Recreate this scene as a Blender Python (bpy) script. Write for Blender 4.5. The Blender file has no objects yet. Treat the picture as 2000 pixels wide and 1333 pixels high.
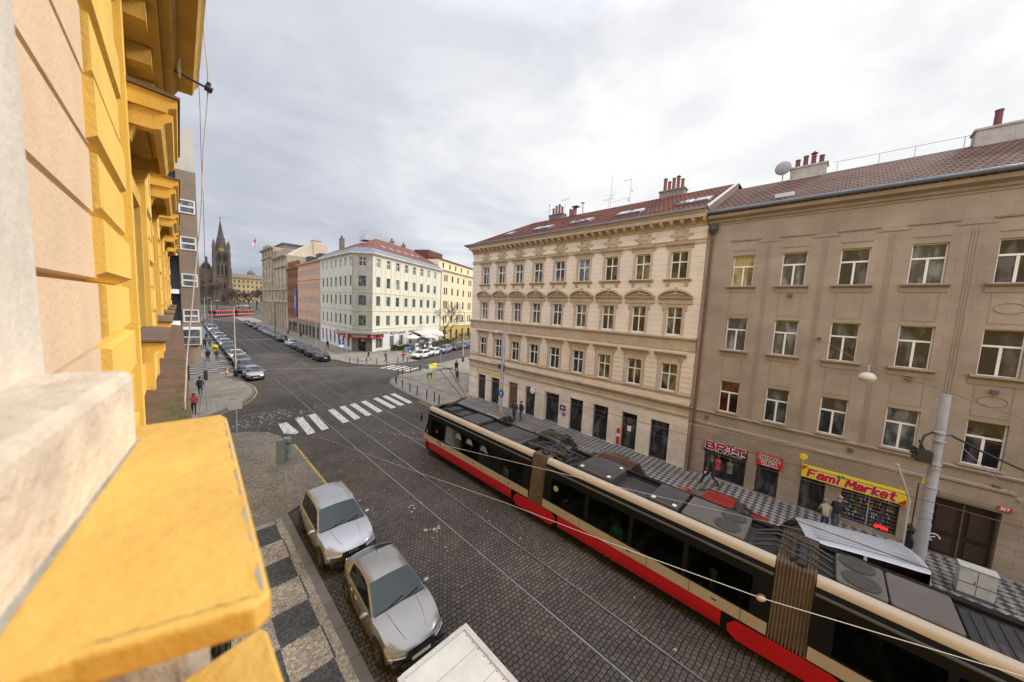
import bpy, math, random
from mathutils import Matrix, Vector
random.seed(7)
S = bpy.context.scene
COL = S.collection
R = math.radians
# ------------------------------------------------------------------ camera
CAMH = 9.565
cam_d = bpy.data.cameras.new("camera")
cam = bpy.data.objects.new("camera", cam_d); COL.objects.link(cam)
cam_d.sensor_width = 36.0; cam_d.lens = 641.57 / 2000 * 36
cam_d.clip_start = 0.05; cam_d.clip_end = 3000
cr = Vector((.69894, -.71351, .04891)); cu = Vector((.03323, .10072, .99436)); cf = Vector((.71441, .69337, -.09410))
mm = Matrix((cr, cu, -cf)).transposed().to_4x4(); mm.translation = (0, 0, CAMH)
cam.matrix_world = mm
cam_d.dof.use_dof = True; cam_d.dof.focus_distance = 24.0; cam_d.dof.aperture_fstop = 2.2
S.camera = cam
# ------------------------------------------------------------------ sky, sun, exposure
SUN_EL, SUN_AZ = 34.0, 112.0          # azimuth clockwise from +Y
w = bpy.data.worlds.new("World"); S.world = w; w.use_nodes = True
nt = w.node_tree; N = nt.nodes; L = nt.links
for n in list(N): N.remove(n)
def nd(t, **k):
    n = N.new(t)
    for a, b in k.items(): setattr(n, a, b)
    return n
out = nd('ShaderNodeOutputWorld'); mix = nd('ShaderNodeMixShader'); bg1 = nd('ShaderNodeBackground'); bg2 = nd('ShaderNodeBackground')
sky = nd('ShaderNodeTexSky', sky_type='NISHITA'); sky.sun_disc = False
sky.sun_elevation = R(SUN_EL); sky.sun_rotation = R(SUN_AZ); sky.air_density = 1.2; sky.dust_density = 2.0
bg1.inputs['Strength'].default_value = 0.09
L.new(sky.outputs[0], bg1.inputs[0])
tc = nd('ShaderNodeTexCoord'); sep = nd('ShaderNodeSeparateXYZ'); L.new(tc.outputs['Generated'], sep.inputs[0])
def math_(op, a, b=None, clamp=False):
    n = nd('ShaderNodeMath', operation=op); n.use_clamp = clamp
    for i, v in enumerate((a, b)):
        if v is None: continue
        if isinstance(v, (int, float)): n.inputs[i].default_value = v
        else: L.new(v, n.inputs[i])
    return n.outputs[0]
zc = math_('MAXIMUM', sep.outputs[2], 0.0); zd = math_('ADD', zc, 0.16)
cx = math_('DIVIDE', sep.outputs[0], zd); cy = math_('DIVIDE', sep.outputs[1], zd)
cmb = nd('ShaderNodeCombineXYZ'); L.new(cx, cmb.inputs[0]); L.new(cy, cmb.inputs[1])
def noise(scale, detail, rough, dist=0.0, off=(0, 0, 0)):
    m = nd('ShaderNodeMapping'); m.inputs['Location'].default_value = off; L.new(cmb.outputs[0], m.inputs[0])
    n = nd('ShaderNodeTexNoise'); n.inputs['Scale'].default_value = scale; n.inputs['Detail'].default_value = detail
    n.inputs['Roughness'].default_value = rough; n.inputs['Distortion'].default_value = dist; L.new(m.outputs[0], n.inputs['Vector'])
    return n.outputs[0]
def ramp(fac, stops):
    r = nd('ShaderNodeValToRGB'); e = r.color_ramp.elements
    while len(e) < len(stops): e.new(0.5)
    for el, (p, c) in zip(e, stops): el.position = p; el.color = (*c, 1)
    L.new(fac, r.inputs[0]); return r.outputs[0]
n1 = noise(0.55, 7, .56, .4, (3.1, 1.7, 0)); n2 = noise(1.7, 8, .6, .5, (0.4, 5.2, 0))
body = math_('ADD', math_('MULTIPLY', n1, .62), math_('MULTIPLY', n2, .38))
# brightness towards the veiled sun
dotn = nd('ShaderNodeVectorMath', operation='DOT_PRODUCT'); L.new(tc.outputs['Generated'], dotn.inputs[0])
dotn.inputs[1].default_value = (.93, .12, .36)
toward = math_('MULTIPLY_ADD', dotn.outputs['Value'], .5); nt.nodes[-1].inputs[2].default_value = .5
tw = math_('POWER', math_('MAXIMUM', toward, 0.0), 3.5)
val = math_('ADD', math_('MULTIPLY_ADD', tw, .40), math_('MULTIPLY', math_('SUBTRACT', body, .5), 1.2))
for q in nt.nodes:
    if q.type == 'MATH' and q.operation == 'MULTIPLY_ADD' and not q.inputs[2].is_linked and q.inputs[1].default_value > .39 and q.inputs[1].default_value < .41: q.inputs[2].default_value = .53
cloud = ramp(val, [(.34, (.31, .34, .41)), (.47, (.44, .465, .53)), (.60, (.52, .54, .60)), (.76, (.61, .625, .67)), (.92, (.80, .80, .80)), (1.0, (.92, .915, .90))])
low = nd('ShaderNodeMix', data_type='RGBA')
lowf = math_('MULTIPLY', math_('SUBTRACT', 1.0, math_('MULTIPLY', zc, 5.0), True), math_('MULTIPLY', math_('SUBTRACT', .62, body, True), 3.2, True), True)
L.new(lowf, low.inputs[0]); L.new(cloud, low.inputs[6]); low.inputs[7].default_value = (.27, .315, .40, 1)
dn3 = nd('ShaderNodeVectorMath', operation='DOT_PRODUCT'); L.new(tc.outputs['Generated'], dn3.inputs[0]); dn3.inputs[1].default_value = (.13, .97, .17)
bank = math_('MULTIPLY', math_('SUBTRACT', dn3.outputs['Value'], .86, True), 3.0); lowf = math_('ADD', math_('MULTIPLY', bank, math_('MULTIPLY', math_('SUBTRACT', 1.02, body, True), .95)), lowf, True); L.new(lowf, low.inputs[0])
# overcast dome brightest overhead; unseen glow behind us added to light the facades
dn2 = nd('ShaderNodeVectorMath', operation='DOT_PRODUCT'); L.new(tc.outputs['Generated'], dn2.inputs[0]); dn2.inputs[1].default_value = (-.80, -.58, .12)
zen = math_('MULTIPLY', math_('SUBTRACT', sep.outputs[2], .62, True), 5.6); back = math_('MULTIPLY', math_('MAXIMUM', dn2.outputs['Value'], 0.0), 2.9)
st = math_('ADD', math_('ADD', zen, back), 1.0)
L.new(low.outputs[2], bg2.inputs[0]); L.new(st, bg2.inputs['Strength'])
cov = ramp(noise(.9, 6, .6, .3, (7.7, 2.2, 0)), [(.25, (.74,) * 3), (.45, (.96,) * 3)])
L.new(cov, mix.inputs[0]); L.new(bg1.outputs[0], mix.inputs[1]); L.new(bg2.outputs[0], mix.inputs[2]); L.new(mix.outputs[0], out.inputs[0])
sun_d = bpy.data.lights.new("sun", 'SUN'); sun_d.energy = 2.6; sun_d.angle = R(14); sun_d.color = (1.0, .95, .87)
sun = bpy.data.objects.new("sun", sun_d); COL.objects.link(sun)
az = R(SUN_AZ); el = R(SUN_EL)
sd = Vector((math.sin(az) * math.cos(el), math.cos(az) * math.cos(el), math.sin(el)))
sun.rotation_euler = sd.to_track_quat('Z', 'Y').to_euler(); sun.location = (30, -20, 60)
S.view_settings.view_transform = 'Standard'; S.view_settings.look = 'None'; S.view_settings.gamma = 1; S.view_settings.exposure = 0.33
S.view_settings.use_curve_mapping = False

# ------------------------------------------------------------------ materials
MATS = {}
def M(name, col, rough=.8, var=.12, scale=1.5, bump=0.0, bscale=60, metal=0.0, streak=0.0, spec=.5, coat=0.0, trans=0.0):
    if name in MATS: return MATS[name]
    m = bpy.data.materials.new(name); m.use_nodes = True; MATS[name] = m
    t = m.node_tree; b = t.nodes['Principled BSDF']
    b.inputs['Roughness'].default_value = rough; b.inputs['Metallic'].default_value = metal
    b.inputs['Specular IOR Level'].default_value = spec; b.inputs['Coat Weight'].default_value = coat; b.inputs['Coat Roughness'].default_value = .08
    if trans: b.inputs['Transmission Weight'].default_value = trans
    g = t.nodes.new('ShaderNodeNewGeometry')
    def nz(sc, det, stretch=None):
        n = t.nodes.new('ShaderNodeTexNoise'); n.inputs['Scale'].default_value = sc; n.inputs['Detail'].default_value = det; n.inputs['Roughness'].default_value = .62
        if stretch:
            mp = t.nodes.new('ShaderNodeMapping'); mp.inputs['Scale'].default_value = stretch; t.links.new(g.outputs['Position'], mp.inputs[0]); t.links.new(mp.outputs[0], n.inputs['Vector'])
        else: t.links.new(g.outputs['Position'], n.inputs['Vector'])
        return n.outputs[0]
    cur = None
    if var > 0:
        mr = t.nodes.new('ShaderNodeMapRange'); mr.inputs[1].default_value = .3; mr.inputs[2].default_value = .7
        mr.inputs[3].default_value = 1 - var; mr.inputs[4].default_value = 1 + var
        t.links.new(nz(scale, 8), mr.inputs[0]); cur = mr.outputs[0]
    if streak > 0:
        mr = t.nodes.new('ShaderNodeMapRange'); mr.inputs[1].default_value = .48; mr.inputs[2].default_value = .72
        mr.inputs[3].default_value = 1; mr.inputs[4].default_value = 1 - streak
        t.links.new(nz(1.6, 6, (2.2, 2.2, .16)), mr.inputs[0])
        if cur is not None:
            mu = t.nodes.new('ShaderNodeMath'); mu.operation = 'MULTIPLY'; t.links.new(cur, mu.inputs[0]); t.links.new(mr.outputs[0], mu.inputs[1]); cur = mu.outputs[0]
        else: cur = mr.outputs[0]
    if cur is not None:
        vm = t.nodes.new('ShaderNodeVectorMath'); vm.operation = 'SCALE'; vm.inputs[0].default_value = col[:3]; t.links.new(cur, vm.inputs['Scale'])
        t.links.new(vm.outputs[0], b.inputs['Base Color'])
    else: b.inputs['Base Color'].default_value = (*col[:3], 1)
    if bump > 0:
        bp = t.nodes.new('ShaderNodeBump'); bp.inputs['Strength'].default_value = bump; bp.inputs['Distance'].default_value = .02
        t.links.new(nz(bscale, 4), bp.inputs['Height']); t.links.new(bp.outputs[0], b.inputs['Normal'])
    return m

def brickmat(name, c1, c2, mortar, bw, bh, msize=.012, offset=.5, axis='xy', rot=0.0, distort=0.0, bump=.6, rough=.75, patch=.25, patch_scale=.35, spec=.4, shift=(0, 0, 0)):
    """laid units: setts, slabs, roof tiles; axis picks which world axes carry the bond"""
    if name in MATS: return MATS[name]
    m = bpy.data.materials.new(name); m.use_nodes = True; MATS[name] = m
    t = m.node_tree; b = t.nodes['Principled BSDF']; b.inputs['Roughness'].default_value = rough; b.inputs['Specular IOR Level'].default_value = spec
    g = t.nodes.new('ShaderNodeNewGeometry'); src = g.outputs['Position']
    if distort:
        n = t.nodes.new('ShaderNodeTexNoise'); n.inputs['Scale'].default_value = 1.3; n.inputs['Detail'].default_value = 5; t.links.new(src, n.inputs['Vector'])
        a = t.nodes.new('ShaderNodeVectorMath'); a.operation = 'MULTIPLY_ADD'; a.inputs[1].default_value = (distort,) * 3
        t.links.new(n.outputs['Color'], a.inputs[0]); t.links.new(src, a.inputs[2]); src2 = a.outputs[0]
    else: src2 = src
    sp = t.nodes.new('ShaderNodeSeparateXYZ'); cb = t.nodes.new('ShaderNodeCombineXYZ'); t.links.new(src2, sp.inputs[0])
    ia, ib = {'xy': (0, 1), 'yx': (1, 0), 'yz': (1, 2), 'xz': (0, 2)}[axis]
    t.links.new(sp.outputs[ia], cb.inputs[0]); t.links.new(sp.outputs[ib], cb.inputs[1])
    mp = t.nodes.new('ShaderNodeMapping'); mp.inputs['Rotation'].default_value = (0, 0, rot); mp.inputs['Location'].default_value = shift; t.links.new(cb.outputs[0], mp.inputs[0])
    br = t.nodes.new('ShaderNodeTexBrick'); br.offset = offset; br.inputs['Scale'].default_value = 1; br.inputs['Brick Width'].default_value = bw; br.inputs['Row Height'].default_value = bh
    br.inputs['Mortar Size'].default_value = msize; br.inputs['Mortar Smooth'].default_value = .35
    br.inputs['Color1'].default_value = (*c1, 1); br.inputs['Color2'].default_value = (*c2, 1); br.inputs['Mortar'].default_value = (*mortar, 1)
    t.links.new(mp.outputs[0], br.inputs['Vector'])
    n2 = t.nodes.new('ShaderNodeTexNoise'); n2.inputs['Scale'].default_value = patch_scale; n2.inputs['Detail'].default_value = 7; n2.inputs['Roughness'].default_value = .65; t.links.new(src, n2.inputs['Vector'])
    mr = t.nodes.new('ShaderNodeMapRange'); mr.inputs[1].default_value = .3; mr.inputs[2].default_value = .7; mr.inputs[3].default_value = 1 - patch; mr.inputs[4].default_value = 1 + patch; t.links.new(n2.outputs[0], mr.inputs[0])
    vm = t.nodes.new('ShaderNodeVectorMath'); vm.operation = 'SCALE'; t.links.new(br.outputs['Color'], vm.inputs[0]); t.links.new(mr.outputs[0], vm.inputs['Scale'])
    t.links.new(vm.outputs[0], b.inputs['Base Color'])
    if bump:
        n3 = t.nodes.new('ShaderNodeTexNoise'); n3.inputs['Scale'].default_value = 30; t.links.new(src, n3.inputs['Vector'])
        s1 = t.nodes.new('ShaderNodeMath'); s1.operation = 'MULTIPLY_ADD'; s1.inputs[1].default_value = .35; t.links.new(n3.outputs[0], s1.inputs[0])
        s0 = t.nodes.new('ShaderNodeMath'); s0.operation = 'SUBTRACT'; s0.inputs[0].default_value = 1; t.links.new(br.outputs['Fac'], s0.inputs[1]); t.links.new(s0.outputs[0], s1.inputs[2])
        bp = t.nodes.new('ShaderNodeBump'); bp.inputs['Strength'].default_value = bump; bp.inputs['Distance'].default_value = .03
        t.links.new(s1.outputs[0], bp.inputs['Height']); t.links.new(bp.outputs[0], b.inputs['Normal'])
    return m

def mosaic(name, light, dark, sx, sy, ox=0, oy=0, rot=0.0, cell=16, thresh=None):
    """small-stone pavement in a two-colour checker (dark=None: one colour)"""
    if name in MATS: return MATS[name]
    m = bpy.data.materials.new(name); m.use_nodes = True; MATS[name] = m
    t = m.node_tree; b = t.nodes['Principled BSDF']; b.inputs['Roughness'].default_value = .8; b.inputs['Specular IOR Level'].default_value = .3
    g = t.nodes.new('ShaderNodeNewGeometry'); P = g.outputs['Position']
    v = t.nodes.new('ShaderNodeTexVoronoi'); v.inputs['Scale'].default_value = cell; v.inputs['Randomness'].default_value = .55; t.links.new(P, v.inputs['Vector'])
    ve = t.nodes.new('ShaderNodeTexVoronoi'); ve.feature = 'DISTANCE_TO_EDGE'; ve.inputs['Scale'].default_value = cell; ve.inputs['Randomness'].default_value = .55; t.links.new(P, ve.inputs['Vector'])
    base = None
    if dark is not None:
        mp = t.nodes.new('ShaderNodeMapping'); mp.vector_type = 'POINT'; t.links.new(v.outputs['Position'], mp.inputs[0])
        sc = t.nodes.new('ShaderNodeVectorMath'); sc.operation = 'DIVIDE'; sc.inputs[1].default_value = (cell, cell, cell)
        # voronoi position comes back in scaled space in some versions; use the plain position (edges stay straight)
        mp2 = t.nodes.new('ShaderNodeMapping'); mp2.inputs['Rotation'].default_value = (0, 0, rot); mp2.inputs['Location'].default_value = (ox, oy, .5)
        nn = t.nodes.new('ShaderNodeTexNoise'); nn.inputs['Scale'].default_value = 14; t.links.new(P, nn.inputs['Vector'])
        ad = t.nodes.new('ShaderNodeVectorMath'); ad.operation = 'MULTIPLY_ADD'; ad.inputs[1].default_value = (.05, .05, 0); t.links.new(nn.outputs['Color'], ad.inputs[0]); t.links.new(P, ad.inputs[2])
        t.links.new(ad.outputs[0], mp2.inputs[0])
        fl = t.nodes.new('ShaderNodeVectorMath'); fl.operation = 'MULTIPLY'; fl.inputs[1].default_value = (1 / sx, 1 / sy, 0); t.links.new(mp2.outputs[0], fl.inputs[0])
        fa = t.nodes.new('ShaderNodeVectorMath'); fa.operation = 'ADD'; fa.inputs[1].default_value = (0, 0, .5); t.links.new(fl.outputs[0], fa.inputs[0])
        ck = t.nodes.new('ShaderNodeTexChecker'); ck.inputs['Scale'].default_value = 1; t.links.new(fa.outputs[0], ck.inputs['Vector'])
        ck.inputs['Color1'].default_value = (*light, 1); ck.inputs['Color2'].default_value = (*dark, 1); base = ck.outputs['Color']
        t.nodes.remove(mp); t.nodes.remove(sc)
    rgb = t.nodes.new('ShaderNodeSeparateColor'); t.links.new(v.outputs['Color'], rgb.inputs[0])
    mr = t.nodes.new('ShaderNodeMapRange'); mr.inputs[3].default_value = .62; mr.inputs[4].default_value = 1.25; t.links.new(rgb.outputs[0], mr.inputs[0])
    me = t.nodes.new('ShaderNodeMapRange'); me.inputs[1].default_value = 0; me.inputs[2].default_value = .09; me.inputs[3].default_value = .45; me.inputs[4].default_value = 1; t.links.new(ve.outputs['Distance'], me.inputs[0])
    n2 = t.nodes.new('ShaderNodeTexNoise'); n2.inputs['Scale'].default_value = .6; n2.inputs['Detail'].default_value = 8; t.links.new(P, n2.inputs['Vector'])
    mn = t.nodes.new('ShaderNodeMapRange'); mn.inputs[1].default_value = .3; mn.inputs[2].default_value = .7; mn.inputs[3].default_value = .75; mn.inputs[4].default_value = 1.2; t.links.new(n2.outputs[0], mn.inputs[0])
    def mul(a, c):
        q = t.nodes.new('ShaderNodeMath'); q.operation = 'MULTIPLY'; t.links.new(a, q.inputs[0]); t.links.new(c, q.inputs[1]); return q.outputs[0]
    f = mul(mul(mr.outputs[0], me.outputs[0]), mn.outputs[0])
    vm = t.nodes.new('ShaderNodeVectorMath'); vm.operation = 'SCALE'; t.links.new(f, vm.inputs['Scale'])
    if base is not None: t.links.new(base, vm.inputs[0])
    else: vm.inputs[0].default_value = light
    t.links.new(vm.outputs[0], b.inputs['Base Color'])
    bp = t.nodes.new('ShaderNodeBump'); bp.inputs['Strength'].default_value = .4; bp.inputs['Distance'].default_value = .01; t.links.new(me.outputs[0], bp.inputs['Height']); t.links.new(bp.outputs[0], b.inputs['Normal'])
    return m

def glassmat(name, col, rough=.04, spec=.5, light=None, thr=.55):
    """window pane: dark room with patches of curtain and blind behind slightly wavy glass"""
    if name in MATS: return MATS[name]
    m = bpy.data.materials.new(name); m.use_nodes = True; MATS[name] = m
    t = m.node_tree; b = t.nodes['Principled BSDF']; b.inputs['Roughness'].default_value = rough; b.inputs['Specular IOR Level'].default_value = min(spec, .5)
    g = t.nodes.new('ShaderNodeNewGeometry')
    def nz(sc, det, stretch):
        n = t.nodes.new('ShaderNodeTexNoise'); n.inputs['Scale'].default_value = sc; n.inputs['Detail'].default_value = det; mp = t.nodes.new('ShaderNodeMapping'); mp.inputs['Scale'].default_value = stretch
        t.links.new(g.outputs['Position'], mp.inputs[0]); t.links.new(mp.outputs[0], n.inputs['Vector']); return n.outputs[0]
    light = light or tuple(min(.5, c * 3.2 + .03) for c in col)
    r = t.nodes.new('ShaderNodeValToRGB'); e = r.color_ramp.elements; e[0].position = thr - .06; e[0].color = (*col, 1); e[1].position = thr + .10; e[1].color = (*light, 1)
    t.links.new(nz(2.1, 3, (1, 1, .45)), r.inputs[0])
    fold = t.nodes.new('ShaderNodeMapRange'); fold.inputs[3].default_value = .55; fold.inputs[4].default_value = 1.35; t.links.new(nz(9, 2, (1, 1, .05)), fold.inputs[0])
    vm = t.nodes.new('ShaderNodeVectorMath'); vm.operation = 'SCALE'; t.links.new(r.outputs[0], vm.inputs[0]); t.links.new(fold.outputs[0], vm.inputs['Scale']); t.links.new(vm.outputs[0], b.inputs['Base Color'])
    bp = t.nodes.new('ShaderNodeBump'); bp.inputs['Strength'].default_value = .10; bp.inputs['Distance'].default_value = .02; t.links.new(nz(2.5, 2, (1, 1, 1)), bp.inputs['Height']); t.links.new(bp.outputs[0], b.inputs['Normal'])
    return m
def emat(name, col, s):
    if name in MATS: return MATS[name]
    m = bpy.data.materials.new(name); m.use_nodes = True; MATS[name] = m
    b = m.node_tree.nodes['Principled BSDF']; b.inputs['Base Color'].default_value = (*col, 1); b.inputs['Emission Color'].default_value = (*col, 1); b.inputs['Emission Strength'].default_value = s
    return m
def seeglass(name, col, k, refl=0.0):
    """tinted vehicle glazing: part transparent, with a sharp reflection"""
    if name in MATS: return MATS[name]
    m = bpy.data.materials.new(name); m.use_nodes = True; MATS[name] = m
    t = m.node_tree; t.nodes.remove(t.nodes['Principled BSDF']); o = t.nodes['Material Output']
    tr = t.nodes.new('ShaderNodeBsdfTransparent'); tr.inputs[0].default_value = (*[c * k for c in col], 1)
    gl = t.nodes.new('ShaderNodeBsdfGlossy'); gl.inputs['Roughness'].default_value = .03; gl.inputs[0].default_value = (.80, .90, .86, 1)
    fr = t.nodes.new('ShaderNodeFresnel'); fr.inputs[0].default_value = 1.5 if refl >= 0 else 1.22
    mx = t.nodes.new('ShaderNodeMixShader'); ad = t.nodes.new('ShaderNodeMath'); ad.operation = 'ADD'; ad.use_clamp = True; ad.inputs[1].default_value = max(refl, 0); t.links.new(fr.outputs[0], ad.inputs[0]); t.links.new(ad.outputs[0], mx.inputs[0]); t.links.new(tr.outputs[0], mx.inputs[1]); t.links.new(gl.outputs[0], mx.inputs[2]); t.links.new(mx.outputs[0], o.inputs[0])
    return m

# ------------------------------------------------------------------ mesh helpers
class MB:
    def __init__(s, T=None): s.v = []; s.f = []; s.m = []; s.T = T
    def pt(s, p):
        p = Vector(p)
        if s.T is not None: p = s.T @ p
        s.v.append(p); return len(s.v) - 1
    def face(s, pts, mi=0): s.f.append([s.pt(p) for p in pts]); s.m.append(mi)
    def box(s, x0, x1, y0, y1, z0, z1, mi=0, skip=''):
        c = [s.pt(p) for p in ((x0, y0, z0), (x1, y0, z0), (x1, y1, z0), (x0, y1, z0), (x0, y0, z1), (x1, y0, z1), (x1, y1, z1), (x0, y1, z1))]
        for key, q in (('d', (0, 3, 2, 1)), ('u', (4, 5, 6, 7)), ('f', (0, 1, 5, 4)), ('r', (1, 2, 6, 5)), ('b', (2, 3, 7, 6)), ('l', (3, 0, 4, 7))):
            if key not in skip: s.f.append([c[i] for i in q]); s.m.append(mi)
        return s
    def prism(s, poly, z0, z1, mi=0, top=None):
        a = [s.pt((x, y, z0)) for x, y in poly]; b = [s.pt((x, y, z1)) for x, y in poly]; n = len(poly)
        s.f.append(b); s.m.append(mi if top is None else top); s.f.append(a[::-1]); s.m.append(mi)
        for i in range(n): s.f.append([a[i], a[(i + 1) % n], b[(i + 1) % n], b[i]]); s.m.append(mi)
        return s
    def extr(s, prof, x0, x1, mi=0, axis='x'):
        """closed profile [(u,v)] swept along an axis: axis x -> (x,u,v); y -> (u,y,v)"""
        P = (lambda t, u, v: (t, u, v)) if axis == 'x' else (lambda t, u, v: (u, t, v))
        a = [s.pt(P(x0, u, v)) for u, v in prof]; b = [s.pt(P(x1, u, v)) for u, v in prof]; n = len(prof)
        s.f.append(a[::-1]); s.m.append(mi); s.f.append(b); s.m.append(mi)
        for i in range(n): s.f.append([a[i], a[(i + 1) % n], b[(i + 1) % n], b[i]]); s.m.append(mi)
        return s
    def tube(s, pts, r, n=8, mi=0, cap=True):
        pts = [Vector(p) for p in pts]; rs = r if isinstance(r, (list, tuple)) else [r] * len(pts); rings = []
        up = None
        for i, p in enumerate(pts):
            d = (pts[min(i + 1, len(pts) - 1)] - pts[max(i - 1, 0)]).normalized()
            if up is None: up = d.orthogonal().normalized()
            up = (up - d * up.dot(d)); up = up.normalized() if up.length > 1e-6 else d.orthogonal().normalized()
            q = d.cross(up)
            rings.append([s.pt(p + (up * math.cos(2 * math.pi * k / n) + q * math.sin(2 * math.pi * k / n)) * rs[i]) for k in range(n)])
        for A, B in zip(rings, rings[1:]):
            for k in range(n): s.f.append([A[k], A[(k + 1) % n], B[(k + 1) % n], B[k]]); s.m.append(mi)
        if cap: s.f.append(rings[0][::-1]); s.m.append(mi); s.f.append(rings[-1]); s.m.append(mi)
        return s
    def lathe(s, prof, n=16, c=(0, 0, 0), axis='z', mi=0):
        rings = []
        for r, h in prof:
            ring = []
            for k in range(n):
                a = 2 * math.pi * k / n; ca, sa = math.cos(a) * r, math.sin(a) * r
                p = {'z': (ca, sa, h), 'y': (ca, h, sa), 'x': (h, ca, sa)}[axis]
                ring.append(s.pt((p[0] + c[0], p[1] + c[1], p[2] + c[2])))
            rings.append(ring)
        for A, B in zip(rings, rings[1:]):
            for k in range(n): s.f.append([A[k], A[(k + 1) % n], B[(k + 1) % n], B[k]]); s.m.append(mi)
        s.f.append(rings[0][::-1]); s.m.append(mi); s.f.append(rings[-1]); s.m.append(mi)
        return s
    def mesh(s, name, mats, smooth=False):
        me = bpy.data.meshes.new(name); me.from_pydata([tuple(v) for v in s.v], [], s.f)
        for m in (mats if isinstance(mats, (list, tuple)) else [mats]): me.materials.append(m)
        me.polygons.foreach_set('material_index', s.m)
        import bmesh
        bm = bmesh.new(); bm.from_mesh(me); bmesh.ops.recalc_face_normals(bm, faces=bm.faces); bm.to_mesh(me); bm.free()
        if smooth:
            me.polygons.foreach_set('use_smooth', [True] * len(me.polygons))
        me.update(); return me
    def build(s, name, mats, parent=None, loc=(0, 0, 0), rz=0.0, smooth=False, bevel=0.0, auto=None):
        return mobj(name, s.mesh(name, mats, smooth), parent, loc, rz, bevel, auto)
def mobj(name, me, parent=None, loc=(0, 0, 0), rz=0.0, bevel=0.0, auto=None):
    o = bpy.data.objects.new(name, me); COL.objects.link(o); o.location = loc; o.rotation_euler = (0, 0, rz)
    if parent: o.parent = parent
    if bevel:
        b = o.modifiers.new('bevel', 'BEVEL'); b.width = bevel; b.segments = 2; b.limit_method = 'ANGLE'
    if auto is not None:
        me.polygons.foreach_set('use_smooth', [True] * len(me.polygons)); sharp(me, auto)
    return o
def sharp(me, ang):
    import bmesh
    bm = bmesh.new(); bm.from_mesh(me)
    for e in bm.edges:
        if len(e.link_faces) == 2 and e.calc_face_angle(0) > R(ang): e.smooth = False
    bm.to_mesh(me); bm.free()
def tag(o, label, cat, group=None, kind=None):
    if label: o['label'] = label
    if cat: o['category'] = cat
    if group: o['group'] = group
    if kind: o['kind'] = kind
    return o
def thing(name, label, cat, loc=(0, 0, 0), rz=0.0, group=None):
    o = bpy.data.objects.new(name, None); COL.objects.link(o); o.location = loc; o.rotation_euler = (0, 0, rz); o.empty_display_size = .3
    return tag(o, label, cat, group)
def struct(name, mb, mats, label=None, cat=None):
    o = mb.build(name, mats); o['kind'] = 'structure'
    if label: o['label'] = label
    o['category'] = cat or name.split('_')[-1]
    return o
def textmesh(body, size, mat, name='lettering', parent=None, mtx=None, depth=.012, shear=0.0, bold=0.0, align='CENTER', space=1.0, width=None):
    c = bpy.data.curves.new(name, 'FONT'); c.body = body; c.size = size; c.extrude = depth; c.shear = shear; c.offset = bold; c.align_x = align; c.align_y = 'CENTER'; c.space_character = space; c.resolution_u = 3
    tmp = bpy.data.objects.new('tmp', c); COL.objects.link(tmp)
    dg = bpy.context.evaluated_depsgraph_get(); me = bpy.data.meshes.new_from_object(tmp.evaluated_get(dg)); me.name = name
    COL.objects.unlink(tmp); bpy.data.objects.remove(tmp)
    if width and len(me.vertices):
        xs = [v.co.x for v in me.vertices]; k = width / max(1e-6, max(xs) - min(xs))
        for v in me.vertices: v.co.x *= k
    me.materials.clear(); me.materials.append(mat)
    o = mobj(name, me, parent)
    if mtx is not None: o.matrix_basis = mtx
    return o
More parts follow.
